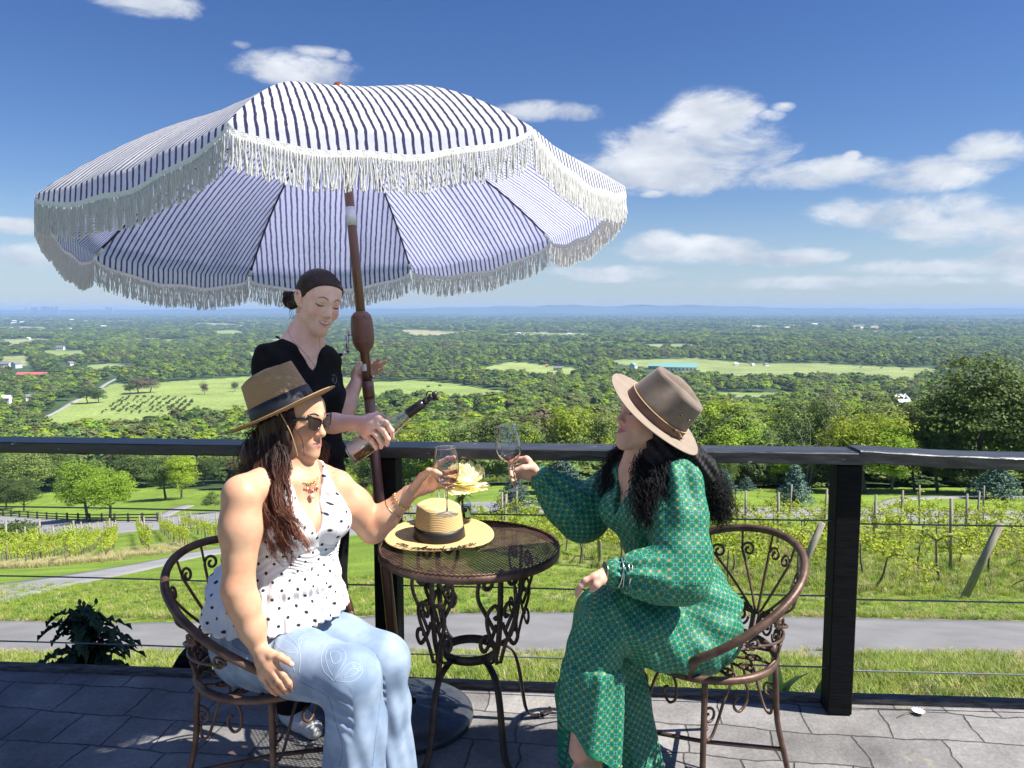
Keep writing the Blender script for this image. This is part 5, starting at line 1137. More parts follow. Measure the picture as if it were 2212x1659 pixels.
# ---- hats
def hatcut(X, Y, Z, hc):
    c, n = hc; x, y, z = X - c.x, Y - c.y, Z - c.z; return x * n.x + y * n.y + z * n.z - .012
def hat_mesh(kind, a=.098, b=.082, h=.115, A=.182, B=.165, taper=.88, crease=.02, pinch=.16, brim_up=.012, front_down=.0, n=72, pa=38, pw=.36):
    """local frame: +Y front, Z up, base of crown at z=0; returns crown, band, brim meshes"""
    def rad(phi, sa, sb): return sa * sb / math.sqrt((sb * math.sin(phi)) ** 2 + (sa * math.cos(phi)) ** 2)
    def cs(phi, t):   # phi 0 = front
        d = min(abs(phi - R(pa)), abs(phi + R(pa)), abs(phi - R(pa) - 6.2832), abs(phi + R(pa) - 6.2832)); pn = pinch * math.exp(-(d / pw) ** 2) * max(0, min(1, (t - .25) / .75)) ** 1.3
        k = (1 - (1 - taper) * t ** 1.2) * (1 - pn); r = k; return (b * math.sin(phi) * r, a * math.cos(phi) * r)
    cr = MB(); V = []; F = []; nt = 14
    for i in range(nt + 1):
        t = i / nt
        for j in range(n):
            phi = 2 * math.pi * j / n; x, y = cs(phi, t); V.append((x, y, h * t * (1 + .06 * math.cos(phi)) + (.004 * math.sin(t * 40) if kind == 'sun' else 0) * 0))
    top = nt * n; nr = 12
    for i in range(1, nr + 1):
        ro = 1 - i / nr
        for j in range(n):
            phi = 2 * math.pi * j / n; x0, y0 = cs(phi, 1); x, y = x0 * ro, y0 * ro; edge = 1 - ro ** 4
            dent = crease * math.exp(-(x / .026) ** 2) * edge * (1 if y < .045 else max(.35, 1 - (y - .045) * 9)); hump = .010 * (1 - ro ** 2)
            V.append((x, y, h * (1 + .06 * math.cos(phi) * ro) + .006 * min(1, (1 - ro) * 5) + hump - dent))
    for i in range(nt + nr):
        for j in range(n): j2 = (j + 1) % n; F.append((i * n + j, i * n + j2, (i + 1) * n + j2, (i + 1) * n + j))
    cr.add(V, F)
    bd = MB(); V = []; F = []
    for i, (t, o) in enumerate(((.0, .0016), (.03, .0026), (.17 if kind != 'sun' else .24, .0026), (.36 if kind == 'straw' else (.24 if kind == 'felt' else .36), .0022), (.36 if kind == 'straw' else (.24 if kind == 'felt' else .36), 0))):
        for j in range(n):
            phi = 2 * math.pi * j / n; x, y = cs(phi, t); l = math.hypot(x, y); V.append((x * (1 + o / l), y * (1 + o / l), h * t * (1 + .06 * math.cos(phi)) + .002))
    for i in range(4):
        for j in range(n): j2 = (j + 1) % n; F.append((i * n + j, i * n + j2, (i + 1) * n + j2, (i + 1) * n + j))
    bd.add(V, F)
    br = MB(); V = []; F = []; nb = 14; th = .0026
    prof = [i / nb for i in range(nb + 1)]
    for side in (1, 0):
        for i in (prof if side else prof[::-1]):
            for j in range(n):
                phi = 2 * math.pi * j / n; x0, y0 = b * math.sin(phi), a * math.cos(phi); x1, y1 = B * math.sin(phi), A * math.cos(phi); x = x0 + (x1 - x0) * i; y = y0 + (y1 - y0) * i
                z = brim_up * (i ** 1.8) * (.35 + .65 * math.sin(phi) ** 2) - front_down * i ** 1.5 * max(0, math.cos(phi)) + (.0025 * math.sin(phi * 3 + 1) * i); V.append((x, y, z + (th if side else 0)))
    m_ = 2 * (nb + 1)
    for i in range(m_):
        for j in range(n): j2 = (j + 1) % n; i2 = (i + 1) % m_; F.append((i * n + j2, i * n + j, i2 * n + j, i2 * n + j2))
    br.add(V, F)
    return cr, bd, br, cs
def straw_mat(name, c, c2, ring=260):
    m, nt, N, L, b = nodes_of(name); tc = N.new('ShaderNodeTexCoord'); sp = N.new('ShaderNodeSeparateXYZ'); L.new(tc.outputs['Object'], sp.inputs[0])
    def M(op, a, b_=None):
        n = N.new('ShaderNodeMath'); n.operation = op
        for i, x in enumerate((a, b_)):
            if x is None: continue
            if isinstance(x, (int, float)): n.inputs[i].default_value = x
            else: L.new(x, n.inputs[i])
        return n.outputs[0]
    r = M('SQRT', M('ADD', M('POWER', sp.outputs[0], 2.0), M('POWER', M('MULTIPLY', sp.outputs[1], .88), 2.0))); q = M('ADD', M('MULTIPLY', r, .75), M('MULTIPLY', sp.outputs[2], 1.0))
    s = M('SINE', M('MULTIPLY', q, ring * 6.2832)); s2 = M('MULTIPLY', M('ADD', s, 1.0), .5)
    nz = N.new('ShaderNodeTexNoise'); nz.inputs['Scale'].default_value = 160; nz.inputs['Detail'].default_value = 4; L.new(tc.outputs['Object'], nz.inputs['Vector'])
    f = M('MULTIPLY', s2, M('ADD', nz.outputs[0], .35)); mx = N.new('ShaderNodeMixRGB'); L.new(f, mx.inputs[0]); setc(mx.inputs[1], c2); setc(mx.inputs[2], c); L.new(mx.outputs[0], b.inputs['Base Color']); b.inputs['Roughness'].default_value = .7
    bp = N.new('ShaderNodeBump'); bp.inputs['Strength'].default_value = .7; bp.inputs['Distance'].default_value = .0015; L.new(f, bp.inputs['Height']); L.new(bp.outputs[0], b.inputs['Normal']); return m
def hat(kind, c, M, label, mats, name='hat', **kw):
    o = thing(name, label, 'hat', c); o.rotation_mode = 'QUATERNION'; o.rotation_quaternion = M.to_quaternion(); cr, bd, br, cs = hat_mesh(kind, **kw)
    parts = []
    for nm, mb, m in (('crown', cr, mats[0]), ('band', bd, mats[1]), ('brim', br, mats[2])):
        me = mk_mesh(nm, mb.V, mb.F, m); parts.append(link(nm, me, o))
    return o, cs
# ---- hair strands
def strands(mb, guides, n, rnd, jit=.012, r=.0022, wave=.006, wl=.12, curl=0, seg=22, n_side=4, endj=1.5, rt=.35, hc=None):
    """guides: polylines with the same count of points; each strand blends two random guides"""
    for i in range(n):
        a, b = rnd.sample(guides, 2) if len(guides) > 1 else (guides[0], guides[0]); w = rnd.random() * .5; g = [Vector(p).lerp(Vector(q), w) for p, q in zip(a, b)]
        g = catmull(g, max(2, seg // (len(g) - 1))); L_ = sum((g[k + 1] - g[k]).length for k in range(len(g) - 1)); o = Vector((rnd.gauss(0, jit), rnd.gauss(0, jit), rnd.gauss(0, jit * .6))); ph = (rnd.uniform(0, 6.28) if curl else w * 7 + guides.index(a) * 1.3 + rnd.gauss(0, .5)); ph2 = ph * .6 + rnd.gauss(0, .4) if not curl else rnd.uniform(0, 6.28); s = 0; pts = []; cut = rnd.uniform(.72, 1.0); m = max(6, int(len(g) * cut))
        wv = wave * rnd.uniform(.6, 1.3); wl_ = wl * rnd.uniform(.8, 1.25)
        for k in range(m):
            if k: s += (g[k] - g[k - 1]).length
            t = s / L_; T = (g[min(k + 1, len(g) - 1)] - g[max(0, k - 1)]).normalized(); u = T.cross(Vector((.2, 1, .1))).normalized(); v = T.cross(u)
            amp = wv * min(1, t * 3 + .15); a_ = 6.2832 * s / wl_ + ph
            wl_ = wl_ * (1 + (rnd.random() - .5) * .02) if curl else wl_
            p = g[k] + o * (.5 + t * endj) + u * (math.sin(a_) * amp) + v * ((math.cos(a_) if curl else math.sin(a_ * .7 + ph2)) * amp * (1 if curl else .6))
            if hc is not None:
                dd = (p - hc[0]).dot(hc[1]); rr_ = ((p - hc[0]) - hc[1] * dd).length
                if dd > -.006 and rr_ < .22: p = p - hc[1] * (dd + .006 + rnd.random() * .006)
            pts.append(p)
        mb.tube(pts, [r * (1 - (1 - rt) * (k / (len(pts) - 1)) ** 2) for k in range(len(pts))], n_side, cap=False)
def hair_mat(name, c0, c1=None, z0=0, z1=1, rough=.38):
    m, nt, N, L, b = nodes_of(name); b.inputs['Roughness'].default_value = rough; b.inputs['Specular IOR Level'].default_value = .3
    tc = N.new('ShaderNodeTexCoord'); nz = N.new('ShaderNodeTexNoise'); nz.inputs['Scale'].default_value = 90; nz.inputs['Detail'].default_value = 3; mp = N.new('ShaderNodeMapping'); mp.inputs['Scale'].default_value = (1, 1, .12); L.new(tc.outputs['Object'], mp.inputs[0]); L.new(mp.outputs[0], nz.inputs['Vector'])
    mx = N.new('ShaderNodeMixRGB'); setc(mx.inputs[1], c0); setc(mx.inputs[2], c1 or c0)
    if c1:
        g = N.new('ShaderNodeNewGeometry'); sp = N.new('ShaderNodeSeparateXYZ'); L.new(g.outputs['Position'], sp.inputs[0]); mr = N.new('ShaderNodeMapRange'); L.new(sp.outputs[2], mr.inputs[0]); mr.inputs[1].default_value = z0; mr.inputs[2].default_value = z1
        ad = N.new('ShaderNodeMath'); ad.operation = 'MULTIPLY_ADD'; ad.use_clamp = True; L.new(nz.outputs[0], ad.inputs[0]); ad.inputs[1].default_value = .9; 
        sb = N.new('ShaderNodeMath'); sb.operation = 'SUBTRACT'; L.new(mr.outputs[0], sb.inputs[0]); sb.inputs[1].default_value = .45; L.new(sb.outputs[0], ad.inputs[2]); L.new(ad.outputs[0], mx.inputs[0])
    else: mx.inputs[0].default_value = 0
    v = N.new('ShaderNodeMapRange'); L.new(nz.outputs[0], v.inputs[0]); v.inputs[1].default_value = .3; v.inputs[2].default_value = .7; v.inputs[3].default_value = .5; v.inputs[4].default_value = 1.9
    hs = N.new('ShaderNodeHueSaturation'); L.new(mx.outputs[0], hs.inputs['Color']); L.new(v.outputs[0], hs.inputs['Value']); L.new(hs.outputs[0], b.inputs['Base Color']); return m
gold = mat('gold', (.75, .48, .18), .25, metal=1)
lipc = None
# ================================================================ WOMAN IN THE WHITE TOP
def V3(p): return Vector(p)
SKIN1 = (.62, .36, .225)
HC1 = (P(612, 890, 2.35), Vector((-.40, .02, .90)).normalized())
def woman_white():
    base = (-.76, 2.36, 0)
    f = Vector((.72, -.69, 0)).normalized(); s = Vector((.69, .72, 0)).normalized()     # chest direction / towards her left shoulder
    pel = Vector((-.765, 2.37, .55)); wai = Vector((-.700, 2.345, .765)); che = Vector((-.675, 2.335, .945)); sho = Vector((-.672, 2.335, 1.055)); nek = Vector((-.680, 2.350, 1.120))
    HM = frame((.90, -.40, -.05), (0, 0, 1), R(-3)); H = Head(P(641, 907, 2.345), HM, .97)
    S = Sculpt((-1.16, 1.95, -.02), (-.02, 2.78, 1.40), .0031)
    H.build(S)
    rs = P(523, 1072, 2.175); ls = P(728, 1052, 2.455)
    S.cone(H.w(0, -.032, -.05), nek, .044, .045, .03); S.cone(nek, sho, .046, .066, .05); S.cone(H.w(0, -.020, -.075), nek + f * .012, .030, .037, .02)
    S.cone(nek - f * .01 + Vector((0, 0, -.02)), rs + Vector((0, 0, .012)), .036, .046, .05); S.cone(nek - f * .01 + Vector((0, 0, -.02)), ls + Vector((0, 0, .008)), .036, .042, .05)
    S.ec([(sho, .135, .072), (che, .158, .108), (wai, .150, .108), (pel, .180, .135)], s, f, .04)
    for g in (-1, 1): S.ell(che + f * .080 + s * (.070 * g) + Vector((0, 0, -.012)), [.062, .062, .06], None, .03)
    S.cone(nek + f * .03 + Vector((0, 0, -.05)), rs + f * .03, .014, .016, .03); S.cone(nek + f * .03 + Vector((0, 0, -.05)), ls + f * .03, .014, .016, .03)   # collar bones
    # near (right) arm, hand resting on the thigh
    re_ = P(515, 1275, 2.125); rw = P(556, 1392, 2.125)
    S.cone(rs, rs.lerp(re_, .35), .058, .0565, .02); S.cone(rs.lerp(re_, .35), re_, .0565, .041, .03); S.chain([re_, re_.lerp(rw, .30), re_.lerp(rw, .7), rw], [.0425, .041, .034, .0275], .03)
    kn = [P(593, 1434, 2.092), P(584, 1446, 2.088), P(576, 1454, 2.092), P(568, 1461, 2.105)]
    hand(S, rw, kn, [[P(612, 1458, 2.086), P(624, 1475, 2.092), P(633, 1488, 2.106)], [P(602, 1471, 2.083), P(614, 1486, 2.092), P(622, 1496, 2.108)], [P(591, 1479, 2.088), P(602, 1491, 2.10), P(610, 1499, 2.115)], [P(580, 1483, 2.10), P(590, 1494, 2.112), P(597, 1500, 2.122)]],
         [P(587, 1415, 2.098), P(605, 1419, 2.088), P(619, 1427, 2.086), P(630, 1436, 2.09)], palm_r=.0145)
    # far (left) arm raised with the glass
    le = P(806, 1142, 2.50); lw = P(884, 1066, 2.485)
    S.cone(ls, ls.lerp(le, .45), .052, .057, .02); S.cone(ls.lerp(le, .45), le, .057, .046, .03); S.chain([le, le.lerp(lw, .35), lw], [.046, .043, .027], .02)
    GY = 2.455
    kn2 = [P(934, 1018, GY + .045), P(938, 1030, GY + .050), P(938, 1043, GY + .05), P(934, 1055, GY + .045)]
    hand(S, lw, kn2, [[P(951, 1000, GY + .048), P(967, 991, GY + .046), P(981, 988, GY + .035)], [P(956, 1022, GY + .056), P(975, 1020, GY + .052), P(988, 1018, GY + .03)], [P(956, 1036, GY + .058), P(976, 1037, GY + .05), P(987, 1037, GY + .03)], [P(950, 1050, GY + .052), P(966, 1054, GY + .048), P(978, 1054, GY + .033)]],
         [P(912, 1030, GY - .0), P(926, 1018, GY - .035), P(940, 1020, GY - .05), P(951, 1024, GY - .05)], palm_r=.014)
    # legs inside the jeans
    rh = Vector((-.80, 2.30, .53)); lh = Vector((-.70, 2.44, .53)); rk = P(757, 1462, 2.12); lk = P(826, 1428, 2.36); ra = Vector((rk.x + .01, rk.y + .02, .09)); la = Vector((lk.x + .01, lk.y + .02, .09))
    for h_, k_, a_ in ((rh, rk, ra), (lh, lk, la)): S.cone(h_, k_, .085, .055, .03); S.cone(k_, a_, .052, .035, .02); S.cone(a_, a_ + f * .14 + Vector((0, 0, -.055)), .032, .022, .02)
    S.cut(lambda X, Y, Z: hatcut(X, Y, Z, HC1), .003)
    VF = S.mesh(); V, F = VF
    cols = H.tint(V, SKIN1, (.42, .17, .155), (.62, .24, .17), .9)
    body = sculpt_obj('person', VF, skinm, None, base, cols); tag(body, 'seated woman with long reddish brown hair, white dotted halter top and pale jeans', 'person')
    # ---- halter top
    T = Sculpt((-1.05, 2.02, .56), (-.40, 2.72, 1.20), .003)
    T.ec([(sho + Vector((0, 0, .0)), .125, .082), (che, .165, .117), (wai + Vector((0, 0, .03)), .156, .117)], s, f, .03); T.ec([(wai + Vector((0, 0, .03)), .156, .117), (wai + Vector((0, 0, -.02)), .172, .13), (pel + Vector((.025, 0, .115)), .222, .185), (pel + Vector((.02, 0, .07)), .236, .196)], s, f, .015)
    for g in (-1, 1): T.ell(che + f * .082 + s * (.070 * g) + Vector((0, 0, -.012)), [.069, .069, .066], None, .035)
    T.cone(nek + f * .012, nek + f * .012 + Vector((0, 0, -.06)), .056, .080, .03)
    # straps over the chest to the nape
    for g in (-1, 1): T.chain([che + f * .115 + s * (.085 * g) + Vector((0, 0, .04)), nek + f * .058 + s * (.052 * g) + Vector((0, 0, -.022)), nek - f * .012 + s * (.047 * g) + Vector((0, 0, .022)), nek - f * .06 + Vector((0, 0, .02))], [.02, .016, .014, .014], .02)
    def cutf(X, Y, Z):
        dx, dy = X - che.x, Y - che.y; a = dx * s.x + dy * s.y; b = dx * f.x + dy * f.y; z = Z
        w = .168 - np.clip((z - .965) / .15, 0, 1) * .092                     # outer edge of the halter
        outer = np.where(z > .95, np.abs(a) - w, -1)
        back = np.where((z > .92), -b - .045 + (z - .92) * 0, -1) * 1.0
        vn = np.where(b > .0, (z - .900) * .33 - np.abs(a), -1); vn = np.where(z > .900, vn, -1)
        outer2 = np.where(z > 1.13, z - 1.13, -1)
        bottom = (.628 + .0025 * np.sin(a * 60) ) - z
        return np.maximum(np.maximum(np.maximum(outer, back), np.maximum(vn, outer2)), bottom)
    T.cut(cutf, .002)
    def fold(V, N):
        dx, dy = V[:, 0] - wai.x, V[:, 1] - wai.y; a = np.arctan2(dx * s.x + dy * s.y, dx * f.x + dy * f.y); z = V[:, 2]
        k = np.clip((.79 - z) / .14, 0, 1); pl = np.sin(a * 30 + 1.8 * np.sin(a * 5)) * (.0018 + .0026 * k) * (z < .80) + np.sin(a * 61 + z * 9) * .0012 * k
        band = np.where((z > .80) & (z < .87), np.sin(z * 430 + 9 * np.sin(a * 2) + 5 * np.sin(a * 5 + z * 40)) * .0012, 0)
        up_ = np.where(z > .87, np.sin(a * 17 + z * 55 + 2 * np.sin(z * 30)) * .0016, 0)
        return pl + band + up_
    VF = T.mesh(fold, 2); V, F = VF
    U = bone_uv(V, [(pel - Vector((0, 0, .1)), che + Vector((0, 0, .3)), .16, 0, f)])
    m, nt, N, L, b = nodes_of('white_dotted_crepe'); uv = N.new('ShaderNodeUVMap')
    def dots(offx, offy, per=.050, r=.0047):
        mp = N.new('ShaderNodeMapping'); mp.inputs['Location'].default_value = (offx, offy, 0); L.new(uv.outputs[0], mp.inputs[0]); dn = N.new('ShaderNodeTexNoise'); dn.inputs['Scale'].default_value = 14; dn.inputs['Detail'].default_value = 0; L.new(mp.outputs[0], dn.inputs['Vector'])
        sc = N.new('ShaderNodeVectorMath'); sc.operation = 'SCALE'; sc.inputs['Scale'].default_value = .012; L.new(dn.outputs['Color'], sc.inputs[0]); ad = N.new('ShaderNodeVectorMath'); ad.operation = 'ADD'; L.new(mp.outputs[0], ad.inputs[0]); L.new(sc.outputs[0], ad.inputs[1])
        md = N.new('ShaderNodeVectorMath'); md.operation = 'MODULO'; md.inputs[1].default_value = (per, per, 1); a2 = N.new('ShaderNodeVectorMath'); a2.operation = 'ADD'; a2.inputs[1].default_value = (5 * per * 8, 5 * per * 8, 0); L.new(ad.outputs[0], a2.inputs[0]); L.new(a2.outputs[0], md.inputs[0])
        sb = N.new('ShaderNodeVectorMath'); sb.operation = 'SUBTRACT'; sb.inputs[1].default_value = (per / 2, per / 2, 0); L.new(md.outputs[0], sb.inputs[0]); sp = N.new('ShaderNodeSeparateXYZ'); L.new(sb.outputs[0], sp.inputs[0]); cb = N.new('ShaderNodeCombineXYZ'); L.new(sp.outputs[0], cb.inputs[0]); L.new(sp.outputs[1], cb.inputs[1])
        ln = N.new('ShaderNodeVectorMath'); ln.operation = 'LENGTH'; L.new(cb.outputs[0], ln.inputs[0]); mr = N.new('ShaderNodeMapRange'); L.new(ln.outputs['Value'], mr.inputs[0]); mr.inputs[1].default_value = r - .0008; mr.inputs[2].default_value = r + .0008; mr.inputs[3].default_value = 1; mr.inputs[4].default_value = 0; return mr.outputs[0]
    mxx = N.new('ShaderNodeMath'); mxx.operation = 'MAXIMUM'; L.new(dots(0, 0), mxx.inputs[0]); L.new(dots(.025, .025), mxx.inputs[1])
    mc = N.new('ShaderNodeMixRGB'); L.new(mxx.outputs[0], mc.inputs[0]); setc(mc.inputs[1], (.80, .78, .77)); setc(mc.inputs[2], (.015, .018, .03)); L.new(mc.outputs[0], b.inputs['Base Color']); b.inputs['Roughness'].default_value = .8
    mp = N.new('ShaderNodeMapping'); mp.inputs['Scale'].default_value = (260, 22, 1); L.new(uv.outputs[0], mp.inputs[0]); nz = N.new('ShaderNodeTexNoise'); nz.inputs['Scale'].default_value = 1; nz.inputs['Detail'].default_value = 4; L.new(mp.outputs[0], nz.inputs['Vector']); bp = N.new('ShaderNodeBump'); bp.inputs['Strength'].default_value = .7; bp.inputs['Distance'].default_value = .003; L.new(nz.outputs[0], bp.inputs['Height']); L.new(bp.outputs[0], b.inputs['Normal'])
    sculpt_obj('halter_top', VF, m, body, base, uv=U)
    # ---- jeans
    J = Sculpt((-1.12, 1.92, -.02), (-.2, 2.72, .74), .0034)
    J.ec([(pel + Vector((0, 0, .09)), .172, .135), (pel, .192, .152), (pel + Vector((0, 0, -.055)), .185, .15)], s, f, .03)
    J.chain([rh, rh.lerp(rk, .5), rk], [.104, .098, .083], .03); J.chain([lh, lh.lerp(lk, .5), lk], [.100, .096, .083], .03)
    J.chain([rk, rk + Vector((.012, .01, -.16)), Vector((rk.x - .005, rk.y + .02, .04))], [.083, .082, .108], .03); J.chain([lk, lk + Vector((.0, .01, -.16)), Vector((lk.x - .0, lk.y + .02, .04))], [.083, .078, .102], .03)
    J.cut(lambda X, Y, Z: .035 - Z, .002)
    def jf(V, N):
        d = np.zeros(len(V)); z = V[:, 2]
        for k_, sg in ((rk, 1), (lk, 2.2)):
            r = np.sqrt((V[:, 0] - k_.x) ** 2 + (V[:, 1] - k_.y) ** 2); a = np.arctan2(V[:, 1] - k_.y, V[:, 0] - k_.x); low = (z < k_.z) * np.exp(-(r / .14) ** 4)
            d += low * (.0055 * np.sin(a * 5 + sg * 2 + 2.5 * np.sin(z * 9)) + .003 * np.sin(a * 9 + z * 24 + sg)) * np.clip((k_.z - z) * 7, 0, 1)
            bend = np.exp(-((z - k_.z + .07) / .055) ** 2) * (V[:, 0] < k_.x + .02) * np.exp(-(r / .14) ** 4); d += bend * .0034 * np.sin((V[:, 2] * 1.2 + V[:, 0] * .8) * 150 + sg + 3 * np.sin(V[:, 1] * 40))
            hp = Vector(rh if k_ is rk else lh); t = ((V[:, 0] - hp.x) * (k_.x - hp.x) + (V[:, 1] - hp.y) * (k_.y - hp.y)) / ((k_ - hp).length ** 2); d += np.exp(-((t - .1) / .18) ** 2) * .004 * np.sin(t * 46 + z * 60 + sg) * (z < .64)
        return d
    VF = J.mesh(jf, 2); V, F = VF
    den = mat('light_denim', (.17, .24, .345), .85, c2=(.29, .37, .485), scale=11, detail=8, bump=.35, bscale=420, bdist=.001, lo=.38, hi=.66)
    jeans = sculpt_obj('jeans', VF, den, body, base)
    # butterfly print and seams laid on the cloth: points dropped onto the sculpted surface
    from mathutils.bvhtree import BVHTree
    bv = BVHTree.FromPolygons([tuple(v) for v in V], [tuple(q) for q in F]); eye = Vector((0, 0, EYE))
    def on(u, v, lift=-.0003):
        d = ray_dir(u, v).normalized(); h = bv.ray_cast(eye, d)
        return (h[0] + h[1] * lift) if h[0] is not None else None
    def drawn(lines, r, name, m, sub=5):
        mb = MB()
        for ln in lines:
            run = []
            for p_ in catmull([Vector((a, b_, 0)) for a, b_ in ln], sub):
                q = on(p_.x, p_.y)
                if q is None or (run and (q - run[-1]).length > .03):
                    if len(run) > 1: mb.tube(run, r, 4)
                    run = []
                if q is not None: run.append(q)
            if len(run) > 1: mb.tube(run, r, 4)
        return mb.build(name, m, body, origin=base) if mb.n else None
    k = .4445; ox, oy = 369, 922
    def Z(*pp): return [(ox + a * k, oy + b_ * k) for a, b_ in pp]
    wing = [Z((750, 1065), (735, 1100), (732, 1150), (745, 1190), (770, 1215), (790, 1235)), Z((750, 1065), (770, 1050), (810, 1065), (845, 1090), (850, 1125), (830, 1165), (810, 1200), (795, 1235)), Z((760, 1085), (752, 1120), (765, 1170), (785, 1210)), Z((775, 1095), (800, 1090), (825, 1105), (820, 1140), (790, 1150), (778, 1120), (775, 1095)),
            Z((800, 1230), (830, 1190), (860, 1155), (895, 1145), (925, 1165), (930, 1195), (905, 1225), (870, 1240), (830, 1238), (800, 1235)), Z((840, 1215), (870, 1180), (900, 1175), (905, 1195), (870, 1215), (840, 1220)), Z((882, 1160), (890, 1152), (897, 1160), (890, 1168), (882, 1160)), Z((908, 1178), (916, 1170), (922, 1180), (914, 1188), (908, 1178)),
            Z((505, 1045), (520, 1030), (560, 1040), (600, 1070), (620, 1100)), Z((505, 1045), (530, 1075), (570, 1095), (618, 1102)), Z((530, 1010), (570, 1015), (605, 1045), (625, 1080)), Z((622, 1060), (628, 1100), (628, 1150), (622, 1200)), Z((625, 1065), (640, 1030), (670, 1018)), Z((622, 1062), (620, 1040), (640, 1015), (655, 1010)), Z((560, 1120), (590, 1150), (600, 1190))]
    far_wing = [Z((893, 860), (930, 875), (960, 900), (975, 930)), Z((900, 850), (940, 865), (985, 890), (1020, 925)), Z((1000, 920), (1040, 940), (1080, 970), (1100, 995)), Z((1010, 940), (1050, 965), (1090, 1000)), Z((930, 880), (945, 905), (960, 925)), Z((1030, 935), (1035, 950), (1060, 985))]
    whitep = mat('faded_print', (.42, .49, .59), .85)
    drawn(wing + far_wing, .0010, 'butterfly_print', whitep)
    seam = mat('denim_seam', (.09, .14, .23), .85)
    drawn([Z((580, 1210), (650, 1250), (700, 1275), (745, 1300), (770, 1325)), Z((765, 1310), (785, 1370), (800, 1430), (830, 1530), (832, 1600), (815, 1655)), Z((1000, 1110), (1018, 1150), (1025, 1220), (1020, 1300), (1010, 1400), (990, 1550), (980, 1650)), Z((252, 990), (250, 1050), (280, 1120), (330, 1190)), Z((320, 1000), (300, 1030), (310, 1065), (350, 1090), (400, 1120))], .0010, 'seam', seam)
    # ---- jewellery
    mb = MB(); c = P(869, 1066, 2.485)
    ax = (le - lw).normalized(); u_ = ax.cross(Vector((0, 1, 0))).normalized(); v_ = ax.cross(u_)
    c0 = lw + ax * .040; rr = .0345
    for i in range(18):
        a0 = 6.2832 * i / 18; pts = [c0 + ax * (.0045 * math.sin(t)) + (u_ * math.cos(a0 + t * .06) + v_ * math.sin(a0 + t * .06)) * (rr + .0012 * math.cos(t)) for t in np.linspace(0, 6.2832, 9)]; mb.tube(pts, .0017, 5)
    mb.build('chain_bracelet', gold, body, origin=base)
    mb = MB(); c1 = lw + ax * .072; pts = [c1 + (u_ * math.cos(a) + v_ * math.sin(a)) * .0385 for a in np.linspace(.4, 5.9, 30)]; mb.tube(pts, .0011, 6); mb.tube([pts[0], pts[0] + ax * .004], .0042, 8); mb.tube([pts[-1], pts[-1] + ax * .004], .0042, 8); mb.build('cuff_bracelet', gold, body, origin=base)
    mb = MB(); pts = [nek + (s * math.cos(a) * .062 + f * (math.sin(a) * .078 + .020)) + Vector((0, 0, -.005 - .055 * max(0, math.sin(a)))) for a in np.linspace(-.5, 3.64, 40)]
    for i in range(0, 39): mb.tube([pts[i] + Vector((0, 0, .001)), pts[i + 1] - Vector((0, 0, .001))], .0016 if i % 2 else .0024, 5)
    for i in range(9):
        q = pts[14 + i] + f * .004 + Vector((random.uniform(-.006, .006), 0, -.008 - .014 * random.random())); mb.tube([pts[14 + i], q], .0009, 4); mb.tube([q, q + Vector((.002, 0, -.006))], .003, 6, m=1 + i % 2)
    q = pts[20] + f * .01 + Vector((0, 0, -.03)); mb.tube([q, q + Vector((.004, 0, -.014))], .006, 8, m=2)
    mb.build('necklace', [gold, mat('red_bead', (.5, .04, .04), .2), mat('pink_bead', (.75, .5, .45), .25)], body, origin=base)
    mb = MB(); q = kn2[1].lerp(P(956, 1022, GY + .056), .55); dd = (P(956, 1022, GY + .056) - kn2[1]).normalized(); a1 = dd.cross(Vector((0, 1, 0))).normalized(); a2 = dd.cross(a1); mb.tube([q + (a1 * math.cos(a) + a2 * math.sin(a)) * .0098 for a in np.linspace(0, 6.2832, 17)[:-1]], .001, 5, closed=True); mb.build('ring', gold, body, origin=base)
    # ---- brow
    brow = mat('brow_hair', (.05, .03, .025), .7)
    on_face(body, base, H, [([(.013 * g, .0245), (.028 * g, .031), (.047 * g, .026)], [.0018, .0024, .0008]) for g in (-1, 1)], 'eyebrow', brow)
    nails('fingernail', [(P(632, 1487, 2.0975), P(633, 1488, 2.106) - P(624, 1475, 2.092), Vector((.2, -1, .5)), .0052), (P(621, 1495, 2.0995), P(622, 1496, 2.108) - P(614, 1486, 2.092), Vector((.2, -1, .5)), .0052), (P(629, 1433, 2.082), P(630, 1436, 2.09) - P(619, 1427, 2.086), Vector((.1, -.8, .6)), .006)], body, base, mat('nail', (.72, .45, .38), .25))
    # tattoo on the far shoulder, lying on the skin
    Vb, Fb = np.array([v.co[:] for v in body.data.vertices]) + np.array(base), [tuple(p_.vertices) for p_ in body.data.polygons]
    bvb = BVHTree.FromPolygons([tuple(v) for v in Vb], Fb)
    mb = MB()
    for ln in ([(722, 1012), (728, 1007), (735, 1010), (733, 1016), (726, 1016), (722, 1012)], [(733, 1010), (740, 1012), (744, 1018), (738, 1019)], [(712, 1008), (716, 1011), (719, 1009)], [(740, 1022), (746, 1026), (750, 1024)], [(716, 1019), (719, 1021), (722, 1020)]):
        run = []
        for p_ in catmull([Vector((a, b_, 0)) for a, b_ in ln], 4):
            h = bvb.ray_cast(eye, ray_dir(p_.x, p_.y).normalized())
            if h[0] is not None: run.append(h[0] + h[1] * .0001)
        if len(run) > 1: mb.tube(run, .0009, 4)
    if mb.n: mb.build('tattoo', mat('tattoo_ink', (.22, .20, .20), .6), body, origin=base)
    # ---- hair
    rnd = random.Random(8); hm = hair_mat('auburn_hair', (.23, .085, .048), (.022, .011, .009), .92, 1.17, .5)
    hb = Sculpt((-.98, 2.06, .84), (-.5, 2.62, 1.42), .004)
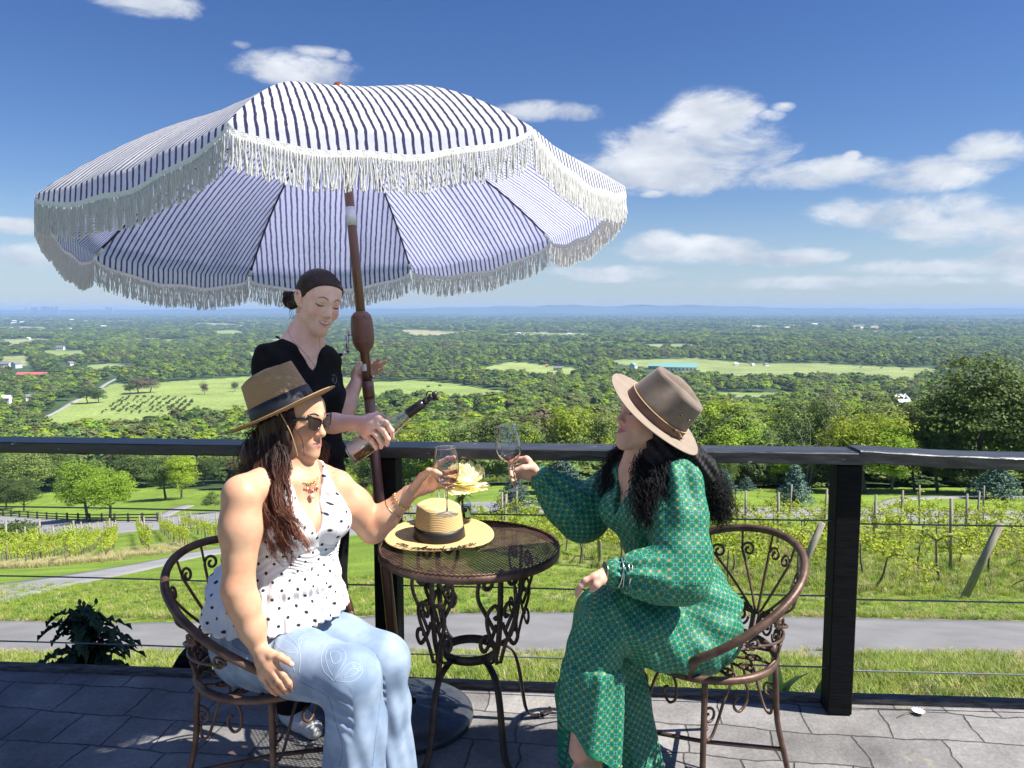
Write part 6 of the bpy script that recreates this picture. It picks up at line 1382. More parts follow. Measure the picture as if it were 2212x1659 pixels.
    hb.ell(H.w(0, -.036, .022), [.089, .088, .088], np.array(HM), .02); hb.chain([H.w(.055, -.045, -.01), P(592, 985, 2.30), P(586, 1040, 2.255), P(582, 1085, 2.22)], [.035, .042, .034, .018], .03); hb.chain([H.w(.062, .020, .04), H.w(.067, .026, .0), H.w(.066, .018, -.045), P(602, 985, 2.275)], [.015, .016, .018, .024], .012); hb.chain([H.w(-.062, .026, .04), H.w(-.066, .030, .0), H.w(-.064, .02, -.04)], [.014, .013, .012], .012); hb.chain([H.w(-.03, -.09, -.02), P(560, 980, 2.42), P(562, 1030, 2.44)], [.05, .05, .035], .03); hb.chain([H.w(.062, -.02, .02), P(607, 960, 2.30), P(604, 1010, 2.275)], [.022, .024, .022], .02)
    hb.cut(lambda X, Y, Z: hatcut(X, Y, Z, HC1) + .014, .003); hb.cut(lambda X, Y, Z: ((X - H.c.x) * HM[0][1] + (Y - H.c.y) * HM[1][1] + (Z - H.c.z) * HM[2][1] - .052), .008)
    HV = hb.mesh(lambda V, N: .003 * np.sin(V[:, 0] * 210 + V[:, 2] * 40) + .002 * np.sin(V[:, 0] * 420 + V[:, 2] * 70 + V[:, 1] * 90), 2)
    mb = MB(); hv = HV[0]; mb.add([tuple(v) for v in hv], [tuple(q) for q in HV[1]])
    top = H.w(.03, -.06, .09); A = lambda u, v, Y: P(u, v, Y)
    g1 = [[H.w(.070, -.02, .03), A(600, 950, 2.27), A(602, 1010, 2.235), A(590, 1070, 2.205), A(602, 1130, 2.17), A(618, 1185, 2.15), A(636, 1232, 2.14)],
          [H.w(.074, -.03, .02), A(590, 955, 2.27), A(585, 1010, 2.24), A(572, 1070, 2.21), A(576, 1130, 2.18), A(590, 1180, 2.165), A(600, 1215, 2.16)],
          [H.w(.068, -.00, .02), A(612, 960, 2.27), A(620, 1010, 2.23), A(612, 1060, 2.19), A(632, 1110, 2.155), A(652, 1150, 2.13), A(668, 1175, 2.125)],
          [H.w(.072, -.04, .04), A(580, 950, 2.28), A(568, 1010, 2.25), A(556, 1065, 2.22), A(556, 1110, 2.19), A(568, 1150, 2.175), A(576, 1190, 2.165)]]
    for lk in range(26):
        a_, b_ = rnd.sample(g1, 2); w_ = rnd.random(); ex = rnd.uniform(-16, 20); L0 = [Vector(p_).lerp(Vector(q_), w_) for p_, q_ in zip(a_, b_)]; sw = rnd.uniform(.010, .020); ph = rnd.uniform(0, 6.28); cutk = rnd.uniform(.86, 1.06)
        L0 = [p_ + Vector((math.sin(i * 1.9 + ph) * sw * (i > 0) + ex * .0013 * (i / 6) ** 2, 0, (L0[-1].z - L0[0].z) * (cutk - 1) * (i / 6))) for i, p_ in enumerate(L0)]; strands(mb, [L0], 66, rnd, .0042, .00085, .0035, .11, 0, 36, 3, .9, .35, HC1)
    g2 = [[H.w(-.02, -.10, .03), A(556, 930, 2.44), A(540, 975, 2.46), A(528, 1010, 2.47), A(535, 1050, 2.46)], [H.w(.04, -.09, .03), A(575, 935, 2.38), A(556, 980, 2.39), A(548, 1020, 2.38), A(556, 1070, 2.36)], [H.w(.06, -.07, .0), A(585, 940, 2.33), A(572, 985, 2.33), A(565, 1030, 2.3), A(566, 1080, 2.27)]]
    strands(mb, g2, 900, rnd, .012, .00085, .006, .1, 0, 30, 4, .9)
    g3 = [[H.w(-.060, .02, .04), A(690, 940, 2.45), A(706, 975, 2.46), A(698, 1010, 2.47)], [H.w(-.065, .0, .02), A(680, 945, 2.46), A(690, 980, 2.47), A(680, 1015, 2.48)]]
    strands(mb, g3, 46, rnd, .005, .0018, .006, .08, 0, 22, 4, .9)
    mb.tube(catmull([H.w(.068, .035, .03), H.w(.071, .040, .0), P(652, 950, 2.26), P(657, 985, 2.27)], 5), [.0022 - .0001 * i for i in range(16)], 5, cap=False)
    mb.build('hair', hm, body, origin=base)
    mb = MB(); mb.tube(catmull([P(606, 893, 2.255), P(615, 909, 2.245), P(629, 937, 2.245), P(640, 972, 2.25), P(643, 986, 2.25)], 5), [.0019 - .00005 * i for i in range(21)], 5); mb.build('hat_string', mat('tan_string', (.50, .33, .16), .6), body, origin=base)
    # ---- sunglasses (a thing of its own)
    gl = thing('sunglasses', 'black pointed sunglasses on the face of the woman in the white top', 'sunglasses', H.w(0, .095, 0)); fm = mat('black_acetate', (.012, .011, .012), .12, coat=.5); lm, nt, N, L, b = nodes_of('dark_lens'); setc(b.inputs['Base Color'], (.035, .022, .022)); b.inputs['Roughness'].default_value = .06; b.inputs['Transmission Weight'].default_value = .08; b.inputs['IOR'].default_value = 1.4
    org = H.w(0, .095, 0)
    for g in (-1, 1):
        o = [(.006, .006), (.018, .013), (.036, .017), (.056, .025), (.054, .010), (.050, -.008), (.038, -.021), (.022, -.020), (.010, -.012)]
        def zz(x): return .100 - 2.6 * x * x - .05 * abs(x)
        ol = catmull([Vector((x, z, 0)) for x, z in o], 4, True); mb = MB(); mb.tube([H.w(p_.x * g, zz(p_.x), p_.y + .002) for p_ in ol], .0024, 6, closed=True); mb.build('rim', fm, gl, origin=org)
        mb = MB(); c_ = H.w(.032 * g, zz(.032) + .002, 0); mb.add([c_] + [H.w(p_.x * g, zz(p_.x), p_.y + .002) for p_ in ol], [(0, i + 1, (i + 1) % len(ol) + 1) for i in range(len(ol))]); mb.build('lens', lm, gl, origin=org)
        mb = MB(); mb.tube([H.w(.055 * g, zz(.055), .018), H.w(.070 * g, .055, .012), H.w(.077 * g, -.01, .006), H.w(.078 * g, -.035, -.006)], [.0055, .0045, .0032, .0025], 6, flat=(1, .45), up=(0, 0, 1)); mb.build('temple', fm, gl, origin=org)
    mb = MB(); mb.tube([H.w(-.008, .100, .006), H.w(0, .1035, .009), H.w(.008, .100, .006)], .0025, 6); mb.build('bridge', fm, gl, origin=org)
    return H
H1 = woman_white()
# fedora
hx = (P(723, 849, 2.30) - P(500, 946, 2.40)); fy = hx.normalized()
hz = (Vector((-.40, .02, .90)) - fy * Vector((-.40, .02, .90)).dot(fy)).normalized(); hxx = fy.cross(hz)
straw = straw_mat('brown_straw', (.50, .33, .17), (.30, .18, .085), 230); ribbon = mat('navy_ribbon', (.012, .013, .02), .55)
hat('straw', P(614, 889, 2.35), Matrix((hxx, fy, hz)).transposed(), 'tan straw fedora with wide black ribbon worn by the woman in the white top', [straw, ribbon, straw], a=.105, b=.088, h=.126, A=.176, B=.155, taper=.86, crease=.03, pinch=.12, brim_up=.006, front_down=-.008)
# ================================================================ STANDING WAITRESS IN BLACK
def tint_mix(V, H, skin, lip, blush, **kw): return H.tint(V, skin, lip, blush, **kw)
def woman_black():
    base = (-.78, 2.84, 0); f = Vector((.72, -.69, 0)).normalized(); s = Vector((.69, .72, 0)).normalized()
    HM = frame((.62, -.74, -.20), (0, 0, 1), R(-10)); H = Head(P(688, 651, 2.85), HM, .99)
    nek = P(660, 728, 2.875); sho = Vector((-.79, 2.865, 1.395)); che = Vector((-.785, 2.855, 1.25)); wai = Vector((-.785, 2.86, 1.05)); hip = Vector((-.785, 2.865, .88))
    rs = P(584, 787, 2.755); ls = P(699, 787, 2.975); re_ = P(592, 915, 2.66); rw = P(779, 914, 2.575); le = P(733, 908, 2.97); lw = P(769, 829, 3.015)
    S = Sculpt((-1.16, 2.38, .0), (-.36, 3.22, 1.76), .0033); H.build(S, smile=1.2); S.ell(H.w(0, .094, -.0660), [.0205, .011, .0052], np.array(HM), .003, True)
    for g in (-1, 1): S.ell(H.w(.016 * g, .088, -.0620), [.008, .010, .0038], np.array(HM), .003, True)
    S.cone(H.w(0, -.03, -.05), nek + Vector((0, 0, -.01)), .047, .050, .03); S.cone(H.w(0, -.008, -.08), nek + f * .02, .032, .04, .03); S.cone(nek, sho, .05, .07, .05); S.cone(H.w(.01, -.03, -.09), rs.lerp(sho, .5) + Vector((0, 0, .02)), .034, .045, .04)
    S.cone(nek + Vector((0, 0, -.03)), rs + Vector((0, 0, .02)), .034, .040, .05); S.cone(nek + Vector((0, 0, -.03)), ls + Vector((0, 0, .02)), .034, .040, .05)
    S.ec([(sho, .135, .068), (che, .145, .098), (wai, .125, .095), (hip, .165, .115)], s, f, .04)
    S.cone(nek + f * .035 + Vector((0, 0, -.055)), rs + f * .03 + Vector((0, 0, .01)), .012, .014, .03); S.cone(nek + f * .035 + Vector((0, 0, -.055)), ls + f * .03 + Vector((0, 0, .01)), .012, .014, .03)
    S.chain([rs, re_], [.052, .042], .02); S.chain([re_, re_.lerp(rw, .3), re_.lerp(rw, .7), rw], [.042, .0405, .032, .0255], .02)
    S.chain([ls, le], [.050, .042], .02); S.chain([le, le.lerp(lw, .4), lw], [.040, .037, .0255], .02)
    kn = [P(818, 904, 2.548), P(809, 917, 2.54), P(799, 929, 2.543), P(790, 940, 2.553)]
    hand(S, rw, kn, [[P(834, 913, 2.540), P(846, 930, 2.552), P(848, 946, 2.568)], [P(826, 928, 2.530), P(838, 948, 2.545), P(836, 961, 2.560)], [P(814, 941, 2.532), P(825, 959, 2.547), P(823, 967, 2.560)], [P(802, 951, 2.540), P(811, 964, 2.552), P(812, 970, 2.562)]],
         [P(797, 902, 2.60), P(813, 896, 2.635), P(830, 902, 2.650)], palm_r=.0135)
    kn = [P(783, 797, 3.075), P(784, 803, 3.085), P(785, 810, 3.085), P(785, 817, 3.08)]
    hand(S, lw, kn, [[P(795, 785, 3.098), P(803, 778, 3.08), P(801, 787, 3.058)], [P(803, 792, 3.105), P(814, 783, 3.09), P(820, 776, 3.075)], [P(806, 800, 3.105), P(823, 789, 3.09), P(834, 780, 3.08)], [P(804, 810, 3.10), P(819, 804, 3.09), P(827, 796, 3.08)]],
         [P(765, 810, 3.02), P(769, 797, 3.008), P(778, 785, 3.005)], palm_r=.0125)
    for g in (-1, 1): h_ = hip + s * (.085 * g); S.chain([h_, Vector((h_.x, h_.y, .48)), Vector((h_.x, h_.y + .02, .08))], [.085, .055, .036], .03); S.cone(Vector((h_.x, h_.y + .02, .05)), Vector((h_.x, h_.y + .02, .05)) + f * .15 + Vector((0, 0, -.02)), .034, .025, .02)
    VF = S.mesh(); V, F = VF; cols = H.tint(V, (.78, .50, .40), (.60, .24, .20), (.80, .38, .30), 1.0, .35)
    body = sculpt_obj('person', VF, skinm, None, base, cols); tag(body, 'smiling waitress with dark bun and black shirt standing under the parasol, pouring from a bottle', 'person')
    # shirt
    T = Sculpt((-1.14, 2.6, .82), (-.46, 3.12, 1.50), .0034)
    T.ec([(sho + Vector((0, 0, .005)), .148, .08), (che, .160, .112), (wai, .155, .112), (hip + Vector((0, 0, -.02)), .178, .128)], s, f, .035)
    T.cone(nek + Vector((0, 0, -.035)), rs + Vector((0, 0, .020)), .050, .054, .05); T.cone(nek + Vector((0, 0, -.04)), ls + Vector((0, 0, .020)), .046, .052, .05)
    for g in (-1, 1): T.ell(che + f * .06 + s * (.07 * g), [.062, .058, .06], None, .04)
    T.chain([rs, rs.lerp(re_, .62)], [.062, .058], .025); T.chain([ls, ls.lerp(le, .62)], [.060, .056], .025)
    vb = P(699, 803, 2.75); 
    def cutf(X, Y, Z):
        dx, dy = X - sho.x, Y - sho.y; a = dx * s.x + dy * s.y; b = dx * f.x + dy * f.y; zv = float(vb.z)
        v = np.where((b > -.02) & (Z > zv), (Z - zv) * .62 - np.abs(a), -1); nb = np.where((b <= -.02) & (Z > 1.455), .075 - np.abs(a), -1) * 1.0
        top = np.where((np.abs(a) < .075), Z - 1.475, -1)
        return np.maximum(np.maximum(v, nb), np.maximum(top, .86 - Z))
    T.cut(cutf, .002)
    blk = mat('black_jersey', (.004, .004, .005), .9, spec=.2, bump=.3, bscale=30, c2=(.008, .008, .010), scale=30)
    sculpt_obj('shirt', T.mesh(lambda V, N: .0035 * np.sin(V[:, 2] * 34 + V[:, 0] * 46 + 3 * np.sin(V[:, 2] * 13)) + .0018 * np.sin(V[:, 2] * 90 - V[:, 0] * 60), 2), blk, body, base)
    J = Sculpt((-1.08, 2.62, -.01), (-.48, 3.1, .95), .0045)
    J.ec([(hip + Vector((0, 0, .03)), .168, .118), (hip + Vector((0, 0, -.08)), .172, .12)], s, f, .03)
    for g in (-1, 1): h_ = hip + s * (.085 * g); J.chain([h_ + Vector((0, 0, -.05)), Vector((h_.x, h_.y, .48)), Vector((h_.x, h_.y + .02, .10))], [.10, .075, .075], .03)
    J.cut(lambda X, Y, Z: .06 - Z, .002); sculpt_obj('trousers', J.mesh(None, 2), blk, body, base)
    wsh = mat('white_leather', (.62, .62, .60), .55)
    for g in (-1, 1):
        h_ = hip + s * (.085 * g); a = Vector((h_.x, h_.y + .02, .03)); K = Sculpt((a.x - .15, a.y - .25, -.002), (a.x + .2, a.y + .12, .13), .0045); K.chain([a - f * .03, a + f * .06, a + f * .15], [.038, .040, .034], .02); K.cone(a, a + Vector((0, 0, .05)), .038, .040, .02); K.cut(lambda X, Y, Z: .002 - Z, .001); sculpt_obj('shoe', K.mesh(), wsh, body, base)
    # strap, chain, badge
    mb = MB(); mb.tube(catmull([P(596, 727, 2.88), P(607, 733, 2.835), P(618, 746, 2.79), P(624, 756, 2.765)], 4), .0036, 6, flat=(1, .5)); mb.build('strap', blk, body, origin=base)
    from mathutils.bvhtree import BVHTree
    Vb = np.array([v.co[:] for v in body.data.vertices]) + np.array(base); bvb = BVHTree.FromPolygons([tuple(v) for v in Vb], [tuple(p_.vertices) for p_ in body.data.polygons]); eye = Vector((0, 0, EYE))
    def onskin(pts, lift=.001):
        out = []
        for p_ in catmull([Vector((a, b_, 0)) for a, b_ in pts], 6):
            h = bvb.ray_cast(eye, ray_dir(p_.x, p_.y).normalized())
            if h[0] is not None and (not out or (h[0] - out[-1]).length < .03): out.append(h[0] + h[1] * lift)
        return out
    mb = MB()
    for ln in ([(622, 714), (632, 735), (648, 752), (660, 764), (674, 782), (686, 797)], [(690, 730), (691, 760), (689, 797)]):
        q = onskin(ln)
        if len(q) > 1: mb.tube(q, .0007, 4)
    q = onskin([(685, 797), (687, 803), (689, 797)])
    if len(q) > 1: mb.tube(q, .0022, 6)
    mb.build('necklace', gold, body, origin=base)
    sh = [o for o in body.children if o.name.startswith('shirt')][0]; Vs = np.array([v.co[:] for v in sh.data.vertices]) + np.array(base); bvb2 = BVHTree.FromPolygons([tuple(v) for v in Vs], [tuple(p_.vertices) for p_ in sh.data.polygons]); bvb = bvb2
    mb = MB()
    for ln in ([(717, 812), (721, 809), (726, 815), (727, 825), (723, 829), (718, 822), (717, 812)], [(720, 815), (723, 819)], [(720, 820), (724, 824)]):
        out = []
        for i in range(len(ln) - 1):
            for w in (0, .5): 
                h = bvb2.ray_cast(eye, ray_dir(ln[i][0] * (1 - w) + ln[i + 1][0] * w, ln[i][1] * (1 - w) + ln[i + 1][1] * w).normalized())
                if h[0] is not None: out.append(h[0] + h[1] * .0008)
        if len(out) > 1: mb.tube(out, .0008, 4)
    if mb.n: mb.build('shirt_emblem', mat('grey_thread', (.3, .32, .38), .7), body, origin=base)
    # face details
    brow = mat('brow_brown', (.075, .040, .028), .8); lash = mat('lash', (.012, .009, .008), .6)
    for g in (-1, 1):
        on_face(body, base, H, [([(.012 * g, .021), (.027 * g, .0275), (.046 * g, .0225)], [.0012, .0018, .0007])], 'eyebrow', brow); on_face(body, base, H, [([(.0165 * g, -.003), (.024 * g, -.0052), (.033 * g, -.0056), (.041 * g, -.0038), (.047 * g, -.0002)], [.0008, .0018, .0024, .0021, .001])], 'eyelashes', lash)
    tm = mat('teeth', (.78, .75, .70), .25); mb = MB(); V = []; Fq = []
    for i in range(15):
        a = (i - 7) / 7; x = .0215 * a; y = .0890 - .011 * a * a; z0 = -.0600 + .004 * a * a
        V += [H.w(x, y, z0), H.w(x, y - .0004, z0 - .0072 * (1 - .45 * a * a))]
    for i in range(14): Fq.append((2 * i, 2 * i + 1, 2 * i + 3, 2 * i + 2))
    mb.add(V, Fq); mb.build('teeth', tm, body, origin=base)
    mb = MB(); e = H.w(.073, .002, -.036)
    mb.tube(catmull([e, e + Vector((-.004, -.004, -.006)), e + Vector((-.004, -.005, -.014)), e + Vector((.001, -.003, -.018))], 4), .0026, 8); mb.build('earring', gold, body, origin=base)
    # hair
    hm = hair_mat('dark_brown_hair', (.022, .012, .008), None, rough=.36); rnd = random.Random(5)
    hb = Sculpt((-1.02, 2.66, 1.5), (-.56, 3.12, 1.76), .0026); hb.ell(H.w(0, -.016, .036), [.077, .097, .083], np.array(HM), .01); hb.ell(H.w(0, .050, .052), [.054, .039, .038], np.array(HM), .03); hb.ell(H.w(0, .022, -.010), [.0655, .071, .088], np.array(HM), .03)
    A = np.array(H.c)
    def cf(X, Y, Z):
        x = (X - A[0]) * HM[0][0] + (Y - A[1]) * HM[1][0] + (Z - A[2]) * HM[2][0]; y = (X - A[0]) * HM[0][1] + (Y - A[1]) * HM[1][1] + (Z - A[2]) * HM[2][1]; z = (X - A[0]) * HM[0][2] + (Y - A[1]) * HM[1][2] + (Z - A[2]) * HM[2][2]
        return np.maximum((y - .006 - np.where(z > 0, 1.05, .25) * z + 1.2 * x * x * (z > .02)) * .7, -(z + .045) + .0 * y)
    hb.cut(cf, .004); hb.chain([H.w(0, -.09, .01), P(648, 650, 2.92), P(632, 649, 2.93)], [.03, .026, .027], .02); bc = P(629, 648, 2.93)
    for i in range(9): hb.ell(bc + Vector((rnd.uniform(-.02, .02), rnd.uniform(-.02, .02), rnd.uniform(-.024, .024))), [.0135] * 3, None, .006)
    def hd(V, N):
        y = (V - A) @ np.array(HM)[:, 1]; x = (V - A) @ np.array(HM)[:, 0]; z = (V - A) @ np.array(HM)[:, 2]; a = np.arctan2(z - .01, np.abs(x)); return .00022 * np.sin(a * 70 + y * 60) + .00018 * np.sin(a * 131 + y * 40)
    HVF = hb.mesh(hd, 1); mb = MB(); mb.add([tuple(v) for v in HVF[0]], [tuple(q) for q in HVF[1]])
    from mathutils.bvhtree import BVHTree as BT_
    capb = BT_.FromPolygons([tuple(v) for v in HVF[0]], [tuple(q) for q in HVF[1]])
    for i in range(420):
        th = rnd.uniform(-1.75, 1.75); sx_ = math.sin(th); S0 = Vector((.074 * sx_, .030 + .060 * math.cos(th) ** 2 - .02 * abs(sx_), .012 + .072 * max(0, math.cos(th * .88)) ** .8)); E0 = Vector((rnd.gauss(0, .008), -.108, rnd.gauss(.012, .010))); pts = []
        for j in range(13):
            t = j / 12; q_ = S0.lerp(E0, t) + Vector((.030 * sx_ * math.sin(math.pi * t), 0, .045 * max(0, math.cos(th)) * math.sin(math.pi * t))); c_ = Vector((0, -.016, .036)); d_ = q_ - c_; k_ = math.sqrt((d_.x / .0778) ** 2 + (d_.y / .0978) ** 2 + (d_.z / .0838) ** 2); q2 = c_ + d_ / max(k_, .2)
            cw, qw = H.w(*c_), H.w(*q2); h_ = capb.ray_cast(cw + (qw - cw) * 2.2, -(qw - cw).normalized()); pts.append(h_[0] if h_[0] is not None and (h_[0] - qw).length < .03 else qw)
        mb.tube(pts, [.0004] + [.0008] * 11 + [.0006], 3, cap=False)
    for i in range(60):
        d = Vector((rnd.gauss(0, 1), rnd.gauss(0, 1), rnd.gauss(0, 1))).normalized(); t = d.cross(Vector((rnd.gauss(0, 1), rnd.gauss(0, 1), rnd.gauss(0, 1)))).normalized(); q = d.cross(t); r_ = rnd.uniform(.022, .033)
        mb.tube([bc + (d * math.cos(a) + q * math.sin(a)) * r_ * Vector((1, 1, 1.15)).length / 1.82 for a in np.linspace(0, rnd.uniform(1.5, 3.2), 9)], .0016, 4, cap=False)
    for i in range(10):
        p0 = P(632 + rnd.uniform(-6, 10), 664, 2.92); mb.tube(catmull([p0, p0 + Vector((rnd.uniform(-.01, .01), 0, -.02)), p0 + Vector((rnd.uniform(-.02, .015), 0, -.045))], 3), .0006, 3, cap=False)
    mb.build('hair', hm, body, origin=base)
    return H
H2 = woman_black()
# ================================================================ WOMAN IN THE GREEN DRESS
def dress_mat():
    m, nt, N, L, b = nodes_of('green_print'); uv = N.new('ShaderNodeUVMap')
    def M(op, a, b_=None, c=None, cl=False):
        n = N.new('ShaderNodeMath'); n.operation = op; n.use_clamp = cl
        for i, x in enumerate((a, b_, c)):
            if x is None: continue
            if isinstance(x, (int, float)): n.inputs[i].default_value = x
            else: L.new(x, n.inputs[i])
        return n.outputs[0]
    sc = N.new('ShaderNodeVectorMath'); sc.operation = 'SCALE'; sc.inputs['Scale'].default_value = 1 / .0255; L.new(uv.outputs[0], sc.inputs[0]); ro = N.new('ShaderNodeVectorMath'); ro.operation = 'ADD'; ro.inputs[1].default_value = (200, 200, 0); L.new(sc.outputs[0], ro.inputs[0])
    sp = N.new('ShaderNodeSeparateXYZ'); L.new(ro.outputs[0], sp.inputs[0]); x = M('SUBTRACT', M('FRACT', sp.outputs[0]), .5); y = M('SUBTRACT', M('FRACT', sp.outputs[1]), .5)
    ax, ay = M('ABSOLUTE', x), M('ABSOLUTE', y); cx, cy = M('SUBTRACT', .5, ax), M('SUBTRACT', .5, ay)
    def soft(v, e0, e1): # 1 below e0, 0 above e1
        r = N.new('ShaderNodeMapRange'); L.new(v, r.inputs[0]); r.inputs[1].default_value = e0; r.inputs[2].default_value = e1; r.inputs[3].default_value = 1; r.inputs[4].default_value = 0; return r.outputs[0]
    fl = soft(M('MULTIPLY_ADD', M('MINIMUM', ax, ay), .35, M('MAXIMUM', ax, ay)), .145, .17)
    p = M('ADD', x, y); q = M('SUBTRACT', x, y)
    lens1 = soft(M('SUBTRACT', M('ABSOLUTE', M('SUBTRACT', M('FRACT', M('ADD', q, .5)), .5)), M('MULTIPLY', M('ABSOLUTE', M('SINE', M('MULTIPLY', p, 3.1416))), .17)), -.01, .02)
    lens2 = soft(M('SUBTRACT', M('ABSOLUTE', M('SUBTRACT', M('FRACT', M('ADD', p, .5)), .5)), M('MULTIPLY', M('ABSOLUTE', M('SINE', M('MULTIPLY', q, 3.1416))), .17)), -.01, .02)
    cross = M('MULTIPLY', soft(M('MINIMUM', cx, cy), .035, .055), soft(M('MAXIMUM', cx, cy), .17, .20))
    dots = M('MULTIPLY', soft(M('ABSOLUTE', M('SUBTRACT', M('MAXIMUM', cx, cy), .15)), .035, .055), soft(M('ABSOLUTE', M('SUBTRACT', M('MINIMUM', cx, cy), .075)), .03, .05))
    def mix(f, a, c):
        n = N.new('ShaderNodeMixRGB'); L.new(f, n.inputs[0])
        if isinstance(a, tuple): setc(n.inputs[1], a)
        else: L.new(a, n.inputs[1])
        setc(n.inputs[2], c); return n.outputs[0]
    c = mix(M('MAXIMUM', lens1, lens2), (.004, .125, .07), (.007, .23, .122)); c = mix(cross, c, (.012, .04, .10)); c = mix(dots, c, (.20, .36, .32)); c = mix(fl, c, (.33, .26, .12))
    L.new(c, b.inputs['Base Color']); b.inputs['Roughness'].default_value = .62; b.inputs['Sheen Weight'].default_value = .0; b.inputs['Specular IOR Level'].default_value = .45
    tc = N.new('ShaderNodeTexCoord'); nb = N.new('ShaderNodeTexNoise'); nb.inputs['Scale'].default_value = 26; nb.inputs['Detail'].default_value = 4; nb.inputs['Distortion'].default_value = .8; L.new(tc.outputs['Object'], nb.inputs['Vector']); bp = N.new('ShaderNodeBump'); bp.inputs['Strength'].default_value = .5; bp.inputs['Distance'].default_value = .006; L.new(nb.outputs[0], bp.inputs['Height']); L.new(bp.outputs[0], b.inputs['Normal'])
    return m
_f3 = (P(1314, 819, 2.43) - P(1514, 969, 2.50)).normalized(); _n3 = Vector((.52, -.33, .82)); HC3 = (P(1414, 895, 2.465), (_n3 - _f3 * _n3.dot(_f3)).normalized())
def woman_green():
    base = (.58, 2.48, 0); f = Vector((-.86, -.51, 0)).normalized(); s = Vector((.51, -.86, 0)).normalized()
    HM = frame((-.87, -.33, .30), (0, 0, 1), R(4)); H = Head(P(1399, 903, 2.47), HM, .99)
    pel = Vector((.585, 2.49, .56)); wai = Vector((.515, 2.49, .765)); che = Vector((.455, 2.50, .935)); sho = Vector((.435, 2.51, 1.045)); nek = P(1392, 990, 2.50)
    ls = P(1462, 1048, 2.365); rs = P(1318, 1052, 2.665); le = P(1472, 1245, 2.265); lw = P(1316, 1237, 2.225); re_ = P(1258, 1116, 2.66); rw = P(1170, 1032, 2.585)
    S = Sculpt((-.02, 2.08, .0), (.86, 2.86, 1.36), .0033); H.build(S, smile=.8)
    S.cone(H.w(0, -.03, -.05), nek, .047, .05, .03); S.cone(H.w(0, -.005, -.08), nek + f * .02, .032, .042, .03); S.cone(nek, sho, .05, .065, .05)
    S.cone(nek + Vector((0, 0, -.02)), ls, .036, .042, .05); S.cone(nek + Vector((0, 0, -.02)), rs, .036, .042, .05)
    S.ec([(sho, .13, .068), (che, .145, .10), (wai, .13, .10), (pel, .17, .13)], s, f, .04)
    S.chain([ls, le], [.05, .04], .02); S.chain([le, lw], [.040, .0265], .02); S.chain([rs, re_], [.05, .04], .02); S.chain([re_, rw], [.040, .0265], .02)
    hand(S, rw, [P(1137, 991, 2.578), P(1134, 1003, 2.592), P(1131, 1016, 2.598), P(1130, 1028, 2.597)],
         [[P(1117, 992, 2.588), P(1103, 999, 2.576), P(1101, 1012, 2.556)], [P(1117, 1009, 2.60), P(1104, 1018, 2.59), P(1105, 1029, 2.566)], [P(1116, 1023, 2.602), P(1106, 1033, 2.59), P(1108, 1041, 2.57)], [P(1117, 1033, 2.602), P(1109, 1041, 2.592), P(1111, 1047, 2.575)]],
         [P(1147, 1010, 2.555), P(1130, 1011, 2.538), P(1115, 1016, 2.536)], palm_r=.0125)
    hand(S, lw, [P(1281, 1247, 2.195), P(1277, 1251, 2.21), P(1274, 1255, 2.23), P(1272, 1259, 2.25)],
         [[P(1264, 1254, 2.19), P(1254, 1266, 2.19), P(1250, 1279, 2.20)], [P(1261, 1257, 2.205), P(1251, 1270, 2.205), P(1247, 1284, 2.21)], [P(1259, 1260, 2.225), P(1249, 1273, 2.225), P(1246, 1286, 2.23)], [P(1259, 1264, 2.245), P(1251, 1275, 2.245), P(1248, 1285, 2.25)]],
         [P(1298, 1254, 2.19), P(1288, 1264, 2.175), P(1280, 1273, 2.175)], palm_r=.0125)
    lh = P(1490, 1392, 2.39); lk = P(1304, 1328, 2.325); la = P(1254, 1622, 2.275); rh = P(1478, 1380, 2.60); rk = P(1302, 1352, 2.56); ra = P(1395, 1690, 2.47)
    S.chain([lh, lk], [.085, .055], .03); S.chain([lk, lk.lerp(la, .35), la], [.055, .052, .036], .02); S.chain([rh, rk], [.08, .055], .03); S.chain([rk, ra], [.054, .036], .02)
    lt = la + Vector((-.035, -.075, -.125)); S.chain([la + Vector((.02, .01, -.045)), la + Vector((-.01, -.03, -.075)), lt], [.032, .030, .022], .02)
    S.cut(lambda X, Y, Z: hatcut(X, Y, Z, HC3), .003)
    VF = S.mesh(); V, F = VF; cols = H.tint(V, (.60, .37, .27), (.52, .17, .18), (.62, .25, .20), .85, .5)
    body = sculpt_obj('person', VF, skinm, None, base, cols); tag(body, 'seated woman with curly black hair in long green patterned dress holding out a wine glass', 'person')
    D = Sculpt((-.02, 2.05, .02), (.90, 2.88, 1.14), .0034)
    D.ec([(sho + Vector((0, 0, .01)), .135, .08), (che, .155, .115), (wai, .135, .112)], s, f, .03); D.ec([(wai, .135, .112), (wai + Vector((.01, 0, -.05)), .150, .125), (pel, .192, .165), (pel + Vector((0, 0, -.06)), .19, .165)], s, f, .02)
    for g in (-1, 1): D.ell(che + f * .078 + s * (.068 * g) + Vector((0, 0, -.015)), [.062, .060, .062], None, .04)
    D.cone(nek + Vector((0, 0, -.03)), ls, .05, .06, .04); D.cone(nek + Vector((0, 0, -.03)), rs, .05, .055, .04)
    D.chain([ls + Vector((0, 0, .012)), ls.lerp(le, .35), ls.lerp(le, .75), le], [.074, .086, .090, .082], .03); D.chain([le, le.lerp(lw, .3), le.lerp(lw, .62), le.lerp(lw, .80)], [.082, .080, .060, .034], .03); D.chain([le.lerp(lw, .80), le.lerp(lw, .86), le.lerp(lw, .93)], [.033, .037, .042], .006)
